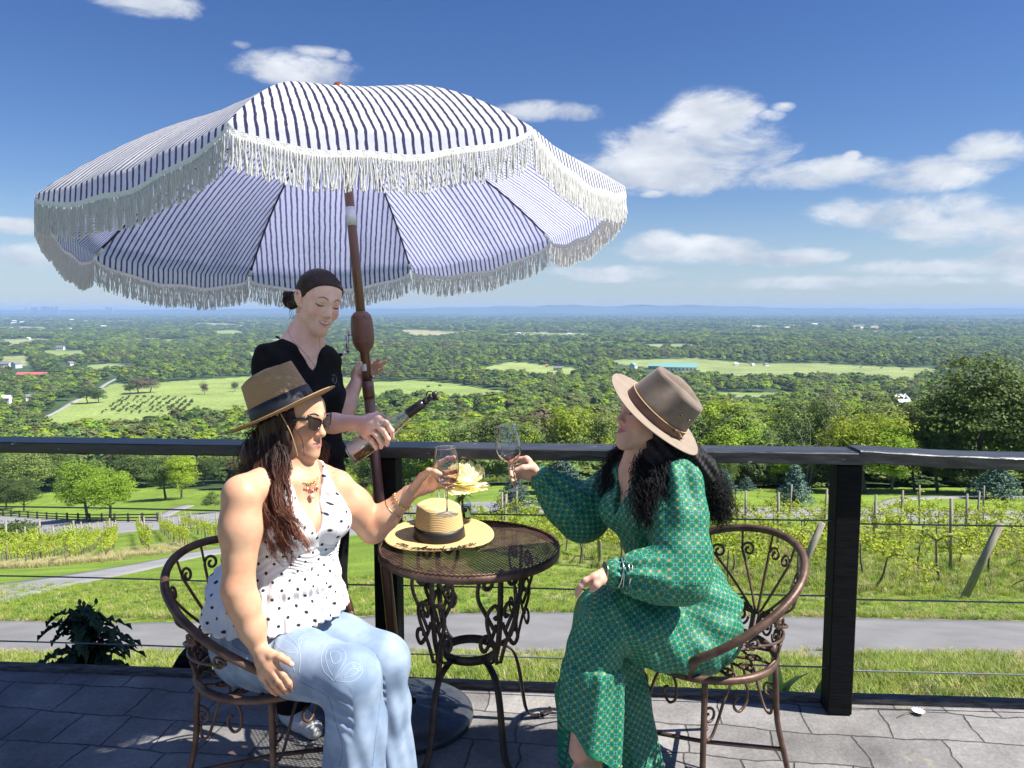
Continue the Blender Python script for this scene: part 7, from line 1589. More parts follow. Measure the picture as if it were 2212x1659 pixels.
    D.chain([rs, rs.lerp(re_, .5), re_], [.068, .080, .086], .03); D.chain([re_, re_.lerp(rw, .35), re_.lerp(rw, .7), re_.lerp(rw, .88)], [.086, .082, .058, .036], .03); D.chain([re_.lerp(rw, .88), re_.lerp(rw, .97)], [.034, .043], .006)
    lb = P(1266, 1680, 2.28); lm = P(1279, 1450, 2.30); rb = P(1395, 1765, 2.47); rm = P(1345, 1500, 2.53)
    D.chain([lh, lh.lerp(lk, .5), lk], [.112, .104, .088], .03); D.chain([lk, P(1286, 1400, 2.31)], [.088, .086], .02); D.chain([P(1284, 1405, 2.31), lm, lb], [.090, .096, .112], .012)
    D.chain([rh, rk], [.105, .085], .03); D.chain([rk, P(1330, 1420, 2.54), rm, rb], [.085, .082, .085, .092], .03)
    D.chain([rk, P(1250, 1500, 2.52), P(1262, 1700, 2.50)], [.075, .075, .09], .03)
    hem0 = P(1205, 1566, 2.2); hem1 = P(1335, 1676, 2.2); hd_ = Vector((hem1.x - hem0.x, 0, hem1.z - hem0.z)).normalized(); hn = Vector((-hd_.z, 0, hd_.x))
    vbz = 1.0
    def cutf(X, Y, Z):
        dx, dy = X - sho.x, Y - sho.y; a = dx * s.x + dy * s.y; b = dx * f.x + dy * f.y
        v = np.where((b > 0) & (Z > .915), (Z - .915) * .34 - np.abs(a), -1); top = np.where(np.abs(a) < .09, Z - 1.085, -1)
        hemc = np.where((Y < 2.43) & (X < .40) & (Z < .5), (X - hem0.x) * hn.x + (Z - hem0.z) * hn.z, -1) * (-1 if hn.z > 0 else 1)
        hemc = np.where((Y < 2.43) & (X < .40) & (Z < .5), hemc, -1)
        return np.maximum(np.maximum(v, top), np.maximum(hemc, .03 - Z))
    D.cut(cutf, .002)
    bones = [(pel, wai, .16, 0, f), (wai, sho + Vector((0, 0, .1)), .14, .01, f), (ls, le, .085, .02, (0, -1, 0)), (le, lw, .06, .035, (0, -1, 0)), (rs, re_, .08, .05, (0, -1, 0)), (re_, rw, .06, .07, (0, -1, 0)), (lh, lk, .10, .09, (0, -1, 0)), (lk, lb, .10, .12, (0, -1, 0)), (rh, rk, .1, .15, (0, -1, 0)), (rk, rb, .085, .17, (0, -1, 0))]
    BA = [(np.array(a), np.array(b_)) for a, b_, *_ in bones]
    def fold(V, N):
        d = np.zeros(len(V))
        def along(i, refv=(0, -1, 0)):
            a, b_ = BA[i]; w = (b_ - a); L_ = np.linalg.norm(w); w = w / L_; t = (V - a) @ w; e = V - a - np.clip(t, 0, L_)[:, None] * w; r = np.linalg.norm(e, axis=1); x = np.array(refv) - w * (w @ np.array(refv)); x /= np.linalg.norm(x); y = np.cross(w, x); return t / L_, r, np.arctan2(e @ y, e @ x)
        t, r, a = along(2); m = np.exp(-(r / .105) ** 6) * ((t > -.2) & (t < 1.1)); d += m * (.0105 * np.sin(a * 7 + .6 * np.sin(t * 5)) * np.exp(-((t - .02) / .5) ** 2) + .0035 * np.sin(a * 4 + t * 8) * (t > .3))
        t, r, a = along(3); m = np.exp(-(r / .10) ** 6) * ((t > -.1) & (t < .95)); d += m * (.006 * np.sin(a * 8 + .8 * np.sin(t * 7)) * np.clip(t * 1.6, 0, 1) * (t < .84) + .0045 * np.sin(a * 12) * (t > .84))
        t, r, a = along(5); m = np.exp(-(r / .10) ** 6) * ((t > -.1) & (t < 1.05)); d += m * (.006 * np.sin(a * 8 + .7) * np.clip(t * 1.6, 0, 1))
        t, r, a = along(4); m = np.exp(-(r / .10) ** 6) * ((t > -.1) & (t < 1.0)); d += m * .004 * np.sin(a * 5 + t * 9)
        t, r, a = along(7); m = np.exp(-(r / .15) ** 6) * ((t > .1) & (t < 1.2)); g = np.clip((t - .27) / .05, 0, 1); d += m * (.0095 * np.sin(a * 6 + 1.2 * np.sin(t * 3.2)) * np.clip((t - .05) * 2, 0, 1) + .0045 * g * np.sin(a * 15 + .5) * np.exp(-(t - .3) / .2)) - m * .006 * np.exp(-((t - .275) / .014) ** 2)
        t, r, a = along(6); m = np.exp(-(r / .14) ** 6) * ((t > -.3) & (t < 1.1)); d += m * (.0075 * np.sin(a * 3 + t * 9 + 1) + .0045 * np.sin(a * 7 - t * 15))
        t, r, a = along(0); m = np.exp(-(r / .22) ** 6) * ((t > -.4) & (t < 1.02)); d += m * (.0055 * np.sin(a * 22 + 2 * np.sin(a * 3)) * np.exp(-((1 - t) / .25) ** 2) + .0055 * np.sin(V[:, 2] * 62 + a * 5) * (t < .75))
        t, r, a = along(1); m = np.exp(-(r / .18) ** 6) * ((t > .0) & (t < 1)); d += m * (.0038 * np.sin(a * 9 + t * 10) + .002 * np.sin(t * 60) * (t < .2)) * (V[:, 2] < 1.02)
        t, r, a = along(9); m = np.exp(-(r / .11) ** 6) * ((t > .2)); d += m * .008 * np.sin(a * 5 + 2)
        return d
    VF = D.mesh(fold, 2); V, F = VF
    dm = dress_mat(); dr = sculpt_obj('dress', VF, dm, body, base, uv=bone_uv(V, bones))
    # hem band
    E_ = {}
    for q in F:
        for i in range(4):
            e = (min(q[i], q[(i + 1) % 4]), max(q[i], q[(i + 1) % 4])); E_[e] = 1
    dist = (V[:, 0] - hem0.x) * hn.x + (V[:, 2] - hem0.z) * hn.z; sg = 1 if hn.z > 0 else -1
    dist = dist * sg; zone = (V[:, 1] < 2.43) & (V[:, 0] < .41) & (V[:, 2] < .5)
    fm = zone[F].all(1) & (np.abs(dist[F]).max(1) < .013) & (dist[F].max(1) > .004)
    if fm.any():
        ids, inv = np.unique(F[fm].ravel(), return_inverse=True); N_ = vnorm(V, F); me = mk_mesh('hem_band', V[ids] + N_[ids] * .0012 - np.array(base), inv.reshape(-1, 4), mat('green_satin', (.005, .20, .10), .5)); link('hem_band', me, body)
    # waist elastic line, bangles
    silver = mat('silver', (.75, .74, .72), .22, metal=1); ax = (lw - le).normalized(); u_ = ax.cross(Vector((0, 0, 1))).normalized(); v_ = ax.cross(u_)
    for i in range(4):
        mb = MB(); c0 = le.lerp(lw, .775 + .036 * i) ; rr = .047 - .001 * i; tl = ax * .006; mb.tube([c0 + (u_ * math.cos(a) + v_ * math.sin(a)) * rr + tl * math.sin(a + i * 2.0) for a in np.linspace(0, 6.2832, 33)[:-1]], .0031, 8, closed=True, flat=(.5, 1.3)); mb.build('bangle', silver, body, origin=base)
    mb = MB(); c0 = le.lerp(lw, 1.06); mb.tube([c0 + (u_ * math.cos(a) + v_ * math.sin(a)) * .031 for a in np.linspace(0, 6.2832, 33)[:-1]], .0016, 6, closed=True); mb.build('thin_bracelet', gold, body, origin=base)
    # sandal
    K = Sculpt((lt.x - .1, lt.y - .1, -.01), (la.x + .14, la.y + .14, la.z + .08), .0034); K.chain([la + Vector((.035, .012, -.012)), la + Vector((.02, -.012, -.06)), lt + Vector((.01, .01, .01))], [.036, .040, .028], .02); K.cone(la + Vector((.022, .014, .0)), la + Vector((.035, .02, -.09)), .034, .034, .02)
    K.cut(lambda X, Y, Z: np.where(Z > la.z - .10, (la.x - .004 + (la.z - .05 - Z) * .12) - X, -1), .002); sculpt_obj('sandal', K.mesh(), mat('tan_leather', (.52, .34, .17), .5, c2=(.58, .40, .22), scale=20), body, base)
    lash = mat('lash_black', (.012, .009, .008), .6)
    for g in (-1, 1):
        mb = MB(); mb.tube([H.w(.017 * g, .0805, -.0035), H.w(.024 * g, .0835, -.0062), H.w(.032 * g, .0838, -.0068), H.w(.040 * g, .0795, -.005), H.w(.0475 * g, .0735, -.001)], [.0007, .002, .0024, .002, .001], 6); mb.build('eyelashes', lash, body, origin=base)
        on_face(body, base, H, [([(.013 * g, .022), (.028 * g, .029), (.047 * g, .024)], [.0018, .0024, .0008])], 'eyebrow', lash)
    nails('fingernail', [(P(1113, 1016, 2.531), P(1115, 1016, 2.536) - P(1130, 1011, 2.538), Vector((0, -1, .1)), .0055)], body, base, mat('nail_pink', (.70, .40, .36), .25))
    # hair
    hm = hair_mat('black_curly_hair', (.0065, .0055, .007), None, rough=.68); rnd = random.Random(14); A = lambda u, v, Y: P(u, v, Y)
    hb = Sculpt((.16, 2.2, .86), (.86, 2.86, 1.36), .0038); hb.ell(H.w(0, -.040, .025), [.087, .088, .082], np.array(HM), .02)
    hb.chain([A(1440, 930, 2.44), A(1430, 985, 2.40), A(1412, 1045, 2.375), A(1404, 1085, 2.37)], [.058, .050, .036, .022], .03); hb.chain([A(1470, 975, 2.50), A(1512, 1015, 2.54), A(1536, 1065, 2.55)], [.06, .052, .034], .03); hb.chain([A(1400, 950, 2.52), A(1375, 990, 2.50), A(1385, 1040, 2.45)], [.030, .032, .022], .03); hb.chain([A(1330, 985, 2.60), A(1325, 1030, 2.60)], [.028, .026], .02)
    hb.cut(lambda X, Y, Z: hatcut(X, Y, Z, HC3) + .016, .003); hb.cut(lambda X, Y, Z: ((X - H.c.x) * HM[0][1] + (Y - H.c.y) * HM[1][1] + (Z - H.c.z) * HM[2][1] - .028) * (Z > H.c.z - .07) - .5 * (Z <= H.c.z - .07), .01)
    HV = hb.mesh(lambda V, N: .0035 * np.sin(V[:, 0] * 160 + V[:, 2] * 120) + .003 * np.sin(V[:, 0] * 260 - V[:, 2] * 210 + V[:, 1] * 90), 2); mb = MB(); mb.add([tuple(v) for v in HV[0]], [tuple(q) for q in HV[1]])
    gf = [[H.w(-.08, -.03, -.0), A(1428, 970, 2.42), A(1404, 1020, 2.36), A(1398, 1070, 2.33), A(1396, 1115, 2.315), A(1390, 1145, 2.31)], [H.w(-.082, -.05, .0), A(1450, 970, 2.40), A(1430, 1020, 2.345), A(1418, 1070, 2.32), A(1412, 1110, 2.31), A(1408, 1150, 2.30)],
          [H.w(-.08, -.01, -.01), A(1405, 965, 2.44), A(1382, 1010, 2.40), A(1384, 1050, 2.36), A(1376, 1090, 2.34), A(1384, 1120, 2.33)], [H.w(-.08, -.07, .0), A(1468, 960, 2.40), A(1450, 1005, 2.36), A(1436, 1050, 2.33), A(1426, 1085, 2.32), A(1424, 1110, 2.31)]]
    strands(mb, gf, 760, rnd, .015, .0012, .0062, .040, 1, 80, 3, 1.1, .35, HC3)
    gb = [[H.w(-.04, -.09, -.05), A(1490, 1002, 2.55), A(1530, 1024, 2.57), A(1556, 1070, 2.54), A(1562, 1115, 2.54), A(1560, 1150, 2.55)], [H.w(-.06, -.08, -.05), A(1478, 1000, 2.53), A(1515, 1018, 2.55), A(1545, 1050, 2.51), A(1560, 1095, 2.52), A(1553, 1130, 2.53)], [H.w(0, -.10, -.04), A(1490, 998, 2.56), A(1510, 1030, 2.6), A(1530, 1075, 2.62), A(1540, 1110, 2.62), A(1548, 1135, 2.62)]]
    strands(mb, gb, 760, rnd, .017, .0012, .0062, .038, 1, 80, 3, 1.1, .35, HC3)
    gl = [[H.w(.07, -.03, -.02), A(1350, 960, 2.58), A(1322, 990, 2.60), A(1305, 1030, 2.60), A(1310, 1070, 2.58), A(1318, 1095, 2.57)], [H.w(.07, -.01, -.03), A(1358, 965, 2.56), A(1340, 990, 2.57), A(1325, 1030, 2.56), A(1318, 1065, 2.55), A(1330, 1100, 2.54)], [H.w(.06, -.02, -.05), A(1365, 970, 2.54), A(1352, 1000, 2.53), A(1340, 1040, 2.52), A(1345, 1075, 2.50), A(1340, 1095, 2.50)]]
    strands(mb, gl, 420, rnd, .012, .0012, .0062, .036, 1, 72, 3, 1.1, .35, HC3)
    mb.build('hair', hm, body, origin=base)
    return H
H3 = woman_green()
fy = (P(1314, 819, 2.43) - P(1514, 969, 2.50)).normalized(); hz = Vector((.52, -.33, .82)); hz = (hz - fy * hz.dot(fy)).normalized(); hxx = fy.cross(hz)
felt = mat('taupe_felt', (.155, .118, .092), .9, sheen=.15, c2=(.20, .152, .12), scale=30, bump=.25, bscale=300, bdist=.001); feltb = mat('taupe_felt_brim', (.235, .185, .145), .9, sheen=.0, c2=(.28, .22, .172), scale=26, bump=.2, bscale=300, bdist=.001); leather = mat('brown_leather_band', (.13, .065, .05), .5, c2=(.17, .09, .07), scale=30)
ho, hcs = hat('felt', P(1414, 895, 2.465), Matrix((hxx, fy, hz)).transposed(), 'taupe felt fedora with brown leather band worn by the woman in green', [felt, leather, feltb], a=.115, b=.094, h=.124, A=.186, B=.170, taper=.87, crease=.034, pinch=.34, pa=56, pw=.42, brim_up=.004, front_down=.0)
mb = MB(); pts = []
for j in range(61):
    ph = 6.2832 * j / 60; x, y = hcs(ph, .24); l = math.hypot(x, y); pts.append((x * (1 + .004 / l), y * (1 + .004 / l), .124 * .25 * (1 + .06 * math.cos(ph))))
mb.tube(pts, .0016, 5); side = R(-118)
x, y = hcs(side, .15); d = Vector((x, y, 0)).normalized(); t_ = Vector((-d.y, d.x, 0)); c = Vector((x, y, .018)) + d * .005
mb.tube([c - t_ * .012 + Vector((0, 0, .008)), c + t_ * .012 + Vector((0, 0, .008))], .0065, 6, flat=(1, .6), m=1); mb.tube(catmull([c + t_ * .01 + Vector((0, 0, .01)), c + t_ * .03 + d * .004, c + t_ * .05 + Vector((0, 0, -.006)) + d * .006], 4), .0018, 5); mb.tube(catmull([c + t_ * .01, c + t_ * .035 + d * .004 + Vector((0, 0, -.01)), c + t_ * .04 + Vector((0, 0, -.016)) + d * .008], 4), .0016, 5, m=1)
me = mk_mesh('hat_cord', mb.V, mb.F, [mat('tan_cord', (.55, .36, .16), .6), leather], True, mb.M); link('hat_cord', me, ho)
for k_, sd in ((0, -104), (1, -130)):
    mb = MB(); ph = R(sd); x, y = hcs(ph, .60); x2, y2 = hcs(ph, .62); d = Vector((x, y, 0)).normalized(); d = (d + Vector((0, 0, .15))).normalized(); c = Vector((x, y, .124 * .60 * (1 + .06 * math.cos(ph)))) + d * .0012; u = d.cross(Vector((0, 0, 1))).normalized(); v = d.cross(u)
    mb.tube([c + (u * math.cos(a) + v * math.sin(a)) * .0052 for a in np.linspace(0, 6.2832, 17)[:-1]], .0012, 6, closed=True); mb.tube([c - d * .002, c - d * .0003], .005, 12, m=1)
    me = mk_mesh('eyelet', mb.V, mb.F, [mat('brass', (.5, .38, .2), .3, metal=1), mat('eyelet_hole', (.01, .009, .008), .9)], True, mb.M); link('eyelet', me, ho)
# ================================================================ GLASSES, BOTTLE, TABLE THINGS
def thin_glass(name, tint=(.97, .98, .97), refl=.9, base=.04):
    m = bpy.data.materials.new(name); m.use_nodes = True; nt = m.node_tree; N = nt.nodes; L = nt.links; N.clear(); o = N.new('ShaderNodeOutputMaterial'); t = N.new('ShaderNodeBsdfTransparent'); setc(t.inputs[0], tint); g = N.new('ShaderNodeBsdfGlossy'); g.inputs['Roughness'].default_value = .03
    lw = N.new('ShaderNodeLayerWeight'); lw.inputs[0].default_value = .35; mr = N.new('ShaderNodeMapRange'); L.new(lw.outputs['Facing'], mr.inputs[0]); mr.inputs[1].default_value = .18; mr.inputs[2].default_value = .95; mr.inputs[3].default_value = base; mr.inputs[4].default_value = refl
    ms = N.new('ShaderNodeMixShader'); L.new(mr.outputs[0], ms.inputs[0]); L.new(t.outputs[0], ms.inputs[1]); L.new(g.outputs[0], ms.inputs[2]); L.new(ms.outputs[0], o.inputs[0]); return m
glassm = thin_glass('clear_glass', (.93, .95, .945), .9, .11)
solidg, nt_, N_, L_, b_ = nodes_of('solid_glass'); b_.inputs['Transmission Weight'].default_value = 1; b_.inputs['Roughness'].default_value = .0; b_.inputs['IOR'].default_value = 1.45; setc(b_.inputs['Base Color'], (.97, .98, .98))
wine = thin_glass('rose_wine', (.95, .77, .71), .35, .04)
inkm = mat('black_enamel', (.01, .01, .01), .3)
def lathe_part(name, prof, m, parent, n=40, cap=False):
    mb = MB(); mb.lathe(prof, (0, 0, 0), None, n, cap=cap); return link(name, mk_mesh(name, mb.V, mb.F, m), parent)
def wine_glass(foot, top, label, fill=.143):
    ax = (Vector(top) - Vector(foot)).normalized(); q = ax.to_track_quat('Z', 'Y'); o = thing('wine_glass', label, 'wine glass', foot); o.rotation_mode = 'QUATERNION'; o.rotation_quaternion = q
    lathe_part('foot', [(0, 0), (.0345, 0), (.036, .0012), (.034, .0028), (.018, .005), (.006, .0085), (.0038, .013), (0, .013)], glassm, o); lathe_part('stem', [(.0001, .0132), (.0038, .0132), (.0034, .03), (.0034, .07), (.0042, .085), (.006, .092), (.0001, .0945)], solidg, o, 20)
    bp = [(.006, .0925), (.018, .098), (.030, .109), (.038, .123), (.0424, .141), (.0430, .155), (.0415, .175), (.0385, .195), (.0350, .213), (.0335, .222)]; bp = [(p_.x, p_.y) for p_ in catmull([Vector((a, b, 0)) for a, b in bp], 4)]
    lathe_part('bowl', bp, glassm, o, 48); mb = MB(); mb.tube([(.0335 * math.cos(a), .0335 * math.sin(a), .222) for a in np.linspace(0, 6.2832, 49)[:-1]], .0008, 6, closed=True); link('rim', mk_mesh('rim', mb.V, mb.F, solidg), o)
    inn = [(r - .0010, z) for r, z in bp if z < fill]; r1 = np.interp(fill, [z for r, z in bp], [r for r, z in bp]) - .001; lathe_part('wine', [(.0001, inn[0][1] + .001)] + inn[1:] + [(r1, fill), (.0001, fill)], wine, o, 48)
    # squiggle emblem facing the camera side of the bowl
    qi = q.inverted(); c = qi @ (Vector((0, 0, EYE)) - Vector(foot)); a0 = math.atan2(c.y, c.x) + .15
    def onb(dx, z): r = np.interp(z, [z_ for r_, z_ in bp], [r_ for r_, z_ in bp]) + .0006; a = a0 + dx / r; return (r * math.cos(a), r * math.sin(a), z)
    sq = [(.0005, .196), (-.0005, .190), (.004, .186), (.0055, .181), (.001, .178), (-.001, .176), (.004, .174), (.0062, .168), (.004, .160), (-.001, .158), (-.0045, .161), (-.004, .166)]
    mb = MB(); mb.tube([onb(p_.x, p_.y) for p_ in catmull([Vector((a, b, 0)) for a, b in sq], 4)], .0009, 5); link('emblem', mk_mesh('emblem', mb.V, mb.F, inkm), o); return o
wine_glass(P(966, 1112, 2.455), P(962, 960, 2.455), 'stemmed glass of pink wine held by the woman in the white top', .150)
wine_glass(P(1118, 1057, 2.553), P(1087, 912, 2.565), 'tilted stemmed glass with a little pink wine held by the woman in green', .124)
def bottle():
    A = P(757, 984, 2.602); B = P(872, 901, 2.600); ax = (B - A).normalized(); q = ax.to_track_quat('Z', 'Y'); o = thing('wine_bottle', 'clear wine bottle with black neck and pourer held tilted in the hand of the waitress', 'bottle', A); o.rotation_mode = 'QUATERNION'; o.rotation_quaternion = q
    bp = [(.0001, .004), (.030, .002), (.0355, .004), (.0375, .012), (.0375, .10), (.0368, .135), (.033, .165), (.027, .195), (.0205, .228), (.0168, .255), (.0152, .285), (.0148, .300)]
    bg = thin_glass('bottle_glass', (.80, .84, .78), .92, .26); lathe_part('glass', bp, bg, o, 48); lathe_part('wine', [(.0001, .007), (.034, .007), (.0352, .015), (.0352, .085), (.0001, .118)], wine, o, 40)
    lathe_part('neck_sleeve', [(.0185, .245), (.0178, .262), (.0166, .285), (.0162, .312), (.0001, .312)], mat('black_foil', (.012, .012, .013), .28), o, 28)
    blk = mat('black_rubber', (.015, .015, .016), .45); lathe_part('pourer', [(.010, .312), (.0125, .318), (.012, .326), (.0095, .328), (.0092, .338), (.0125, .342), (.0118, .350), (.0001, .352)], blk, o, 20)
    qi = q.inverted(); up_ = qi @ Vector((0, 0, 1)); up_ = Vector((up_.x, up_.y, 0)).normalized(); cm = qi @ (Vector((0, 0, EYE)) - A); cm = Vector((cm.x, cm.y, 0)).normalized(); mb = MB()
    mb.tube([Vector((0, 0, .353)) + up_ * .001, Vector((0, 0, .358)) + up_ * .014 * -1], .011, 12, flat=(.25, 1)); mb.tube(catmull([up_ * .012 + Vector((0, 0, .332)), up_ * .022 + Vector((0, 0, .345)), up_ * .015 + Vector((0, 0, .358))], 4), .0022, 6); mb.tube([Vector((0, 0, .345)) - up_ * .008, Vector((0, 0, .362)) - up_ * .015], [.007, .009], 10)
    mb.tube([Vector((0, 0, .352)) - up_ * -.004, Vector((0, 0, .366)) - up_ * .004], [.0105, .0135], 14); link('pourer_lid', mk_mesh('pourer_lid', mb.V, mb.F, blk), o)
    ac = math.atan2(cm.y, cm.x); au = math.atan2(up_.y, up_.x); d = (au - ac + math.pi) % (2 * math.pi) - math.pi
    def patch(name, a0, a1, z0, z1, m, r=.0381, n=16):
        mb = MB(); V = []; F = []
        for i in range(n + 1):
            a = a0 + (a1 - a0) * i / n
            for z in (z0, z1): V.append((r * math.cos(a), r * math.sin(a), z))
        for i in range(n): F.append((2 * i, 2 * i + 1, 2 * i + 3, 2 * i + 2))
        return link(name, mk_mesh(name, V, F, m), o)
    sg = 1 if d > 0 else -1
    patch('label', ac + sg * .05, ac + sg * 1.75, .012, .098, mat('paper_label', (.66, .65, .66), .7, c2=(.60, .59, .6), scale=60)); patch('label', ac - sg * 1.1, ac - sg * .12, .018, .085, mat('dark_reflection', (.02, .016, .014), .35))  # second, dark patch is the reflection of wine and back label, painted on
    def gl(lines, a_c, z_c, sc, m, r, name):
        mb = MB()
        for ln in lines: mb.tube([(r * math.cos(a_c + sg * y * sc / r), r * math.sin(a_c + sg * y * sc / r), z_c + x * sc) for x, y in [(p_.x, p_.y) for p_ in catmull([Vector((a, b, 0)) for a, b in ln], 4)]], .0006, 4)
        link(name, mk_mesh(name, mb.V, mb.F, m), o)
    gl([[(0, -1), (0, 1)], [(-.2, -.9), (.8, -.8), (.6, -.1), (-.2, -.1)], [(.7, .2), (-.3, .2), (-.2, .9), (.7, .9)]], ac + sg * .75, .075, .008, inkm, .0386, 'label_mark')
    gl([[(-1.2 + .35 * i, y), (-1.2 + .35 * i + .01, y + .9)] for i in range(7) for y in (-.6,)], ac + sg * 1.0, .035, .007, mat('grey_print', (.4, .4, .4), .7), .0386, 'label_text')
    gl([[(1.2, .8), (.2, 1.1), (-.6, .4), (-.3, -.6), (.8, -.7), (1, .1), (.2, .2)], [(1.3, -.4), (2.0, -.1), (2.4, -.6), (1.6, -.8), (1.2, -.2)], [(-2.2, .2), (-1.8, -.3), (-1.4, .3), (-1.1, -.2)]], ac - sg * .62, .050, .008, gold, .0386, 'gold_script')
bottle()
# straw sun hat on the table
sh_c = PZ(949, 1158, TZ + .0165); strawy = straw_mat('yellow_straw', (.72, .52, .25), (.50, .33, .13), 180)
tilt = Matrix.Rotation(R(2.6), 3, 'X') @ Matrix.Rotation(R(90), 3, 'Z')
so_, scs = hat('sun', sh_c, tilt, 'wide yellow straw sun hat with black ribbon and black script lying on the table', [strawy, mat('black_ribbon', (.01, .01, .011), .5), strawy], name='sun_hat', a=.094, b=.098, h=.118, A=.205, B=.198, taper=.86, crease=.022, pinch=.05, brim_up=.012, front_down=.0)
LET = {'o': (.62, [[(.5, .45), (.25, .52), (.08, .3), (.15, .05), (.38, .0), (.52, .22), (.45, .45), (.62, .42)]]), 'n': (.7, [[(0, .45), (.1, .5), (.12, 0)], [(.12, .25), (.3, .5), (.45, .42), (.46, .1), (.6, .02), (.7, .15)]]),
       'c': (.55, [[(.48, .42), (.3, .52), (.08, .32), (.1, .06), (.3, -.02), (.55, .14)]]), 'l': (.4, [[(0, .12), (.2, .5), (.3, .98), (.18, 1.02), (.12, .5), (.16, .05), (.3, 0), (.42, .12)]]), 'u': (.68, [[(0, .45), (.08, .48), (.08, .1), (.22, 0), (.42, .2), (.46, .5)], [(.46, .5), (.46, .1), (.58, 0), (.68, .12)]]),
       'd': (.7, [[(.45, .42), (.25, .52), (.06, .3), (.1, .04), (.3, 0), (.48, .3)], [(.62, 1.05), (.5, .6), (.46, .12), (.58, 0), (.7, .12)]]), 'w': (.85, [[(0, .45), (.1, .48), (.08, .1), (.2, 0), (.36, .2), (.4, .45)], [(.4, .45), (.38, .1), (.5, 0), (.68, .2), (.72, .5), (.85, .42)]]),
       'i': (.35, [[(.05, .45), (.1, .48), (.1, .08), (.22, 0), (.35, .14)], [(.14, .68), (.16, .72)]]), 'e': (.55, [[(.0, .12), (.3, .22), (.42, .42), (.26, .52), (.1, .34), (.12, .06), (.32, -.02), (.55, .12)]]), ' ': (.55, [])}
def script_text():
    mb = MB(); txt = 'on cloud wine'; sc = .043; tot = sum(LET[c][0] for c in txt) * sc; r0 = .189; x = -tot / 2 - .002
    M3 = Matrix.Rotation(R(2.6), 3, 'X')
    for ch in txt:
        w, ls = LET[ch]
        for ln in ls:
            pts = []
            for p_ in catmull([Vector((a, b, 0)) for a, b in ln], 4):
                rr = r0 - (p_.y * sc * 1.25); t = (x + (p_.x + p_.y * .22) * sc) / r0; i = (rr - .098) / (.20 - .098); ph = math.pi / 2; zz = .012 * (max(0, i) ** 1.8) + .0045 + .0014 * i
                pts.append(sh_c + M3 @ Vector((rr * math.sin(t), -rr * math.cos(t), zz)))
            mb.tube(pts, [.0015 + .0011 * abs(math.sin(k * .7 + len(pts))) for k in range(len(pts))], 5, flat=(.5, 1.2), up=(0, 0, 1))
        x += w * sc
    o = mb.build('script_lettering', inkm, None, origin=(0, 0, 0)); o.parent = so_; o.matrix_parent_inverse = Matrix.LocRotScale(so_.location, so_.rotation_quaternion, None).inverted()
script_text()
# bow on the ribbon side
# vase with a peony
vb = PZ(997, 1141, TZ + .003); vo = thing('glass_vase', 'small clear glass bottle vase half full of water behind the straw sun hat', 'vase', vb)
vg = thin_glass('vase_glass', (.90, .95, .92), .8, .07); vp = [(.0001, .004), (.034, .002), (.0385, .006), (.039, .02), (.039, .092), (.036, .104), (.027, .114), (.0215, .122), (.0205, .150), (.0215, .154), (.0245, .158), (.0245, .166), (.0215, .168)]
lathe_part('glass', vp, vg, vo, 40); wat, nt_, N_, L_, b_ = nodes_of('water'); b_.inputs['Transmission Weight'].default_value = 1; b_.inputs['IOR'].default_value = 1.2; b_.inputs['Roughness'].default_value = 0; setc(b_.inputs['Base Color'], (.93, .97, .93)); lathe_part('water', [(.0001, .006), (.0365, .007), (.0368, .088), (.0001, .088)], wat, vo, 36)
fc = P(1001, 1040, vb.y - .005); fo = thing('peony', 'big pale yellow peony bloom with green stem standing in the glass vase', 'flower', fc); rnd = random.Random(4); mb = MB()
for layer, (n, el0, L0, w0, cup) in enumerate(((9, -12, .086, .056, .5), (11, 8, .082, .046, .7), (12, 26, .074, .042, .9), (12, 45, .062, .038, 1.1), (10, 64, .050, .032, 1.2), (8, 80, .040, .026, 1.3))):
    for k in range(n):
        a = 6.2832 * (k + rnd.uniform(-.3, .3)) / n + layer; e = R(el0 + rnd.uniform(-10, 10)); L1 = L0 * 1.22 * rnd.uniform(.85, 1.15); V = []; F = []; ns_ = 7; nw = 7; bend = rnd.uniform(.1, .5)
        for i in range(ns_):
            t = i / (ns_ - 1); ee = e + cup * (t - .25) * .8 - bend * max(0, t - .7) * 3
            for j in range(nw):
                w = (j - 3) / 3; ww = w0 * (math.sin(math.pi * min(.98, t * .80 + .12)) ** .7) * (1 if i < ns_ - 1 else .8); rad = L1 * t * math.cos(e + cup * t * .35); z = L1 * t * math.sin(e + cup * t * .35) + .010 * w * w * cup + (.004 * math.sin(w * 9 + k) if i >= ns_ - 2 else 0)
                if i == ns_ - 1: rad -= .004 * abs(w) * 3 + .005 * (j % 2)
                V.append(Vector((rad * math.cos(a) - ww * w * math.sin(a), rad * math.sin(a) + ww * w * math.cos(a), z - .012)) + fc)
        for i in range(ns_ - 1):
            for j in range(nw - 1): q = i * nw + j; F.append((q, q + 1, q + nw + 1, q + nw))
        mb.add(V, F)
pm_ = leaf_mat('yellow_petal', (.93, .90, .58), (.96, .94, .76), 18, tr=.38, rnd=0, huer=0)
mb.build('petals', pm_, fo); stemm = leaf_mat('flower_stem', (.06, .11, .03), (.10, .16, .05), 8, tr=.1, rnd=0, huer=0)
mb = MB(); mb.tube(catmull([fc + Vector((0, 0, -.01)), fc + Vector((-.003, 0, -.06)), vb + Vector((.004, .004, .10)), vb + Vector((.01, .01, .012))], 5), .0042, 8); mb.tube(catmull([fc + Vector((-.02, -.005, -.035)), fc + Vector((-.018, -.01, -.06)), vb + Vector((-.008, -.006, .12)), vb + Vector((-.012, 0, .03))], 4), .003, 6)
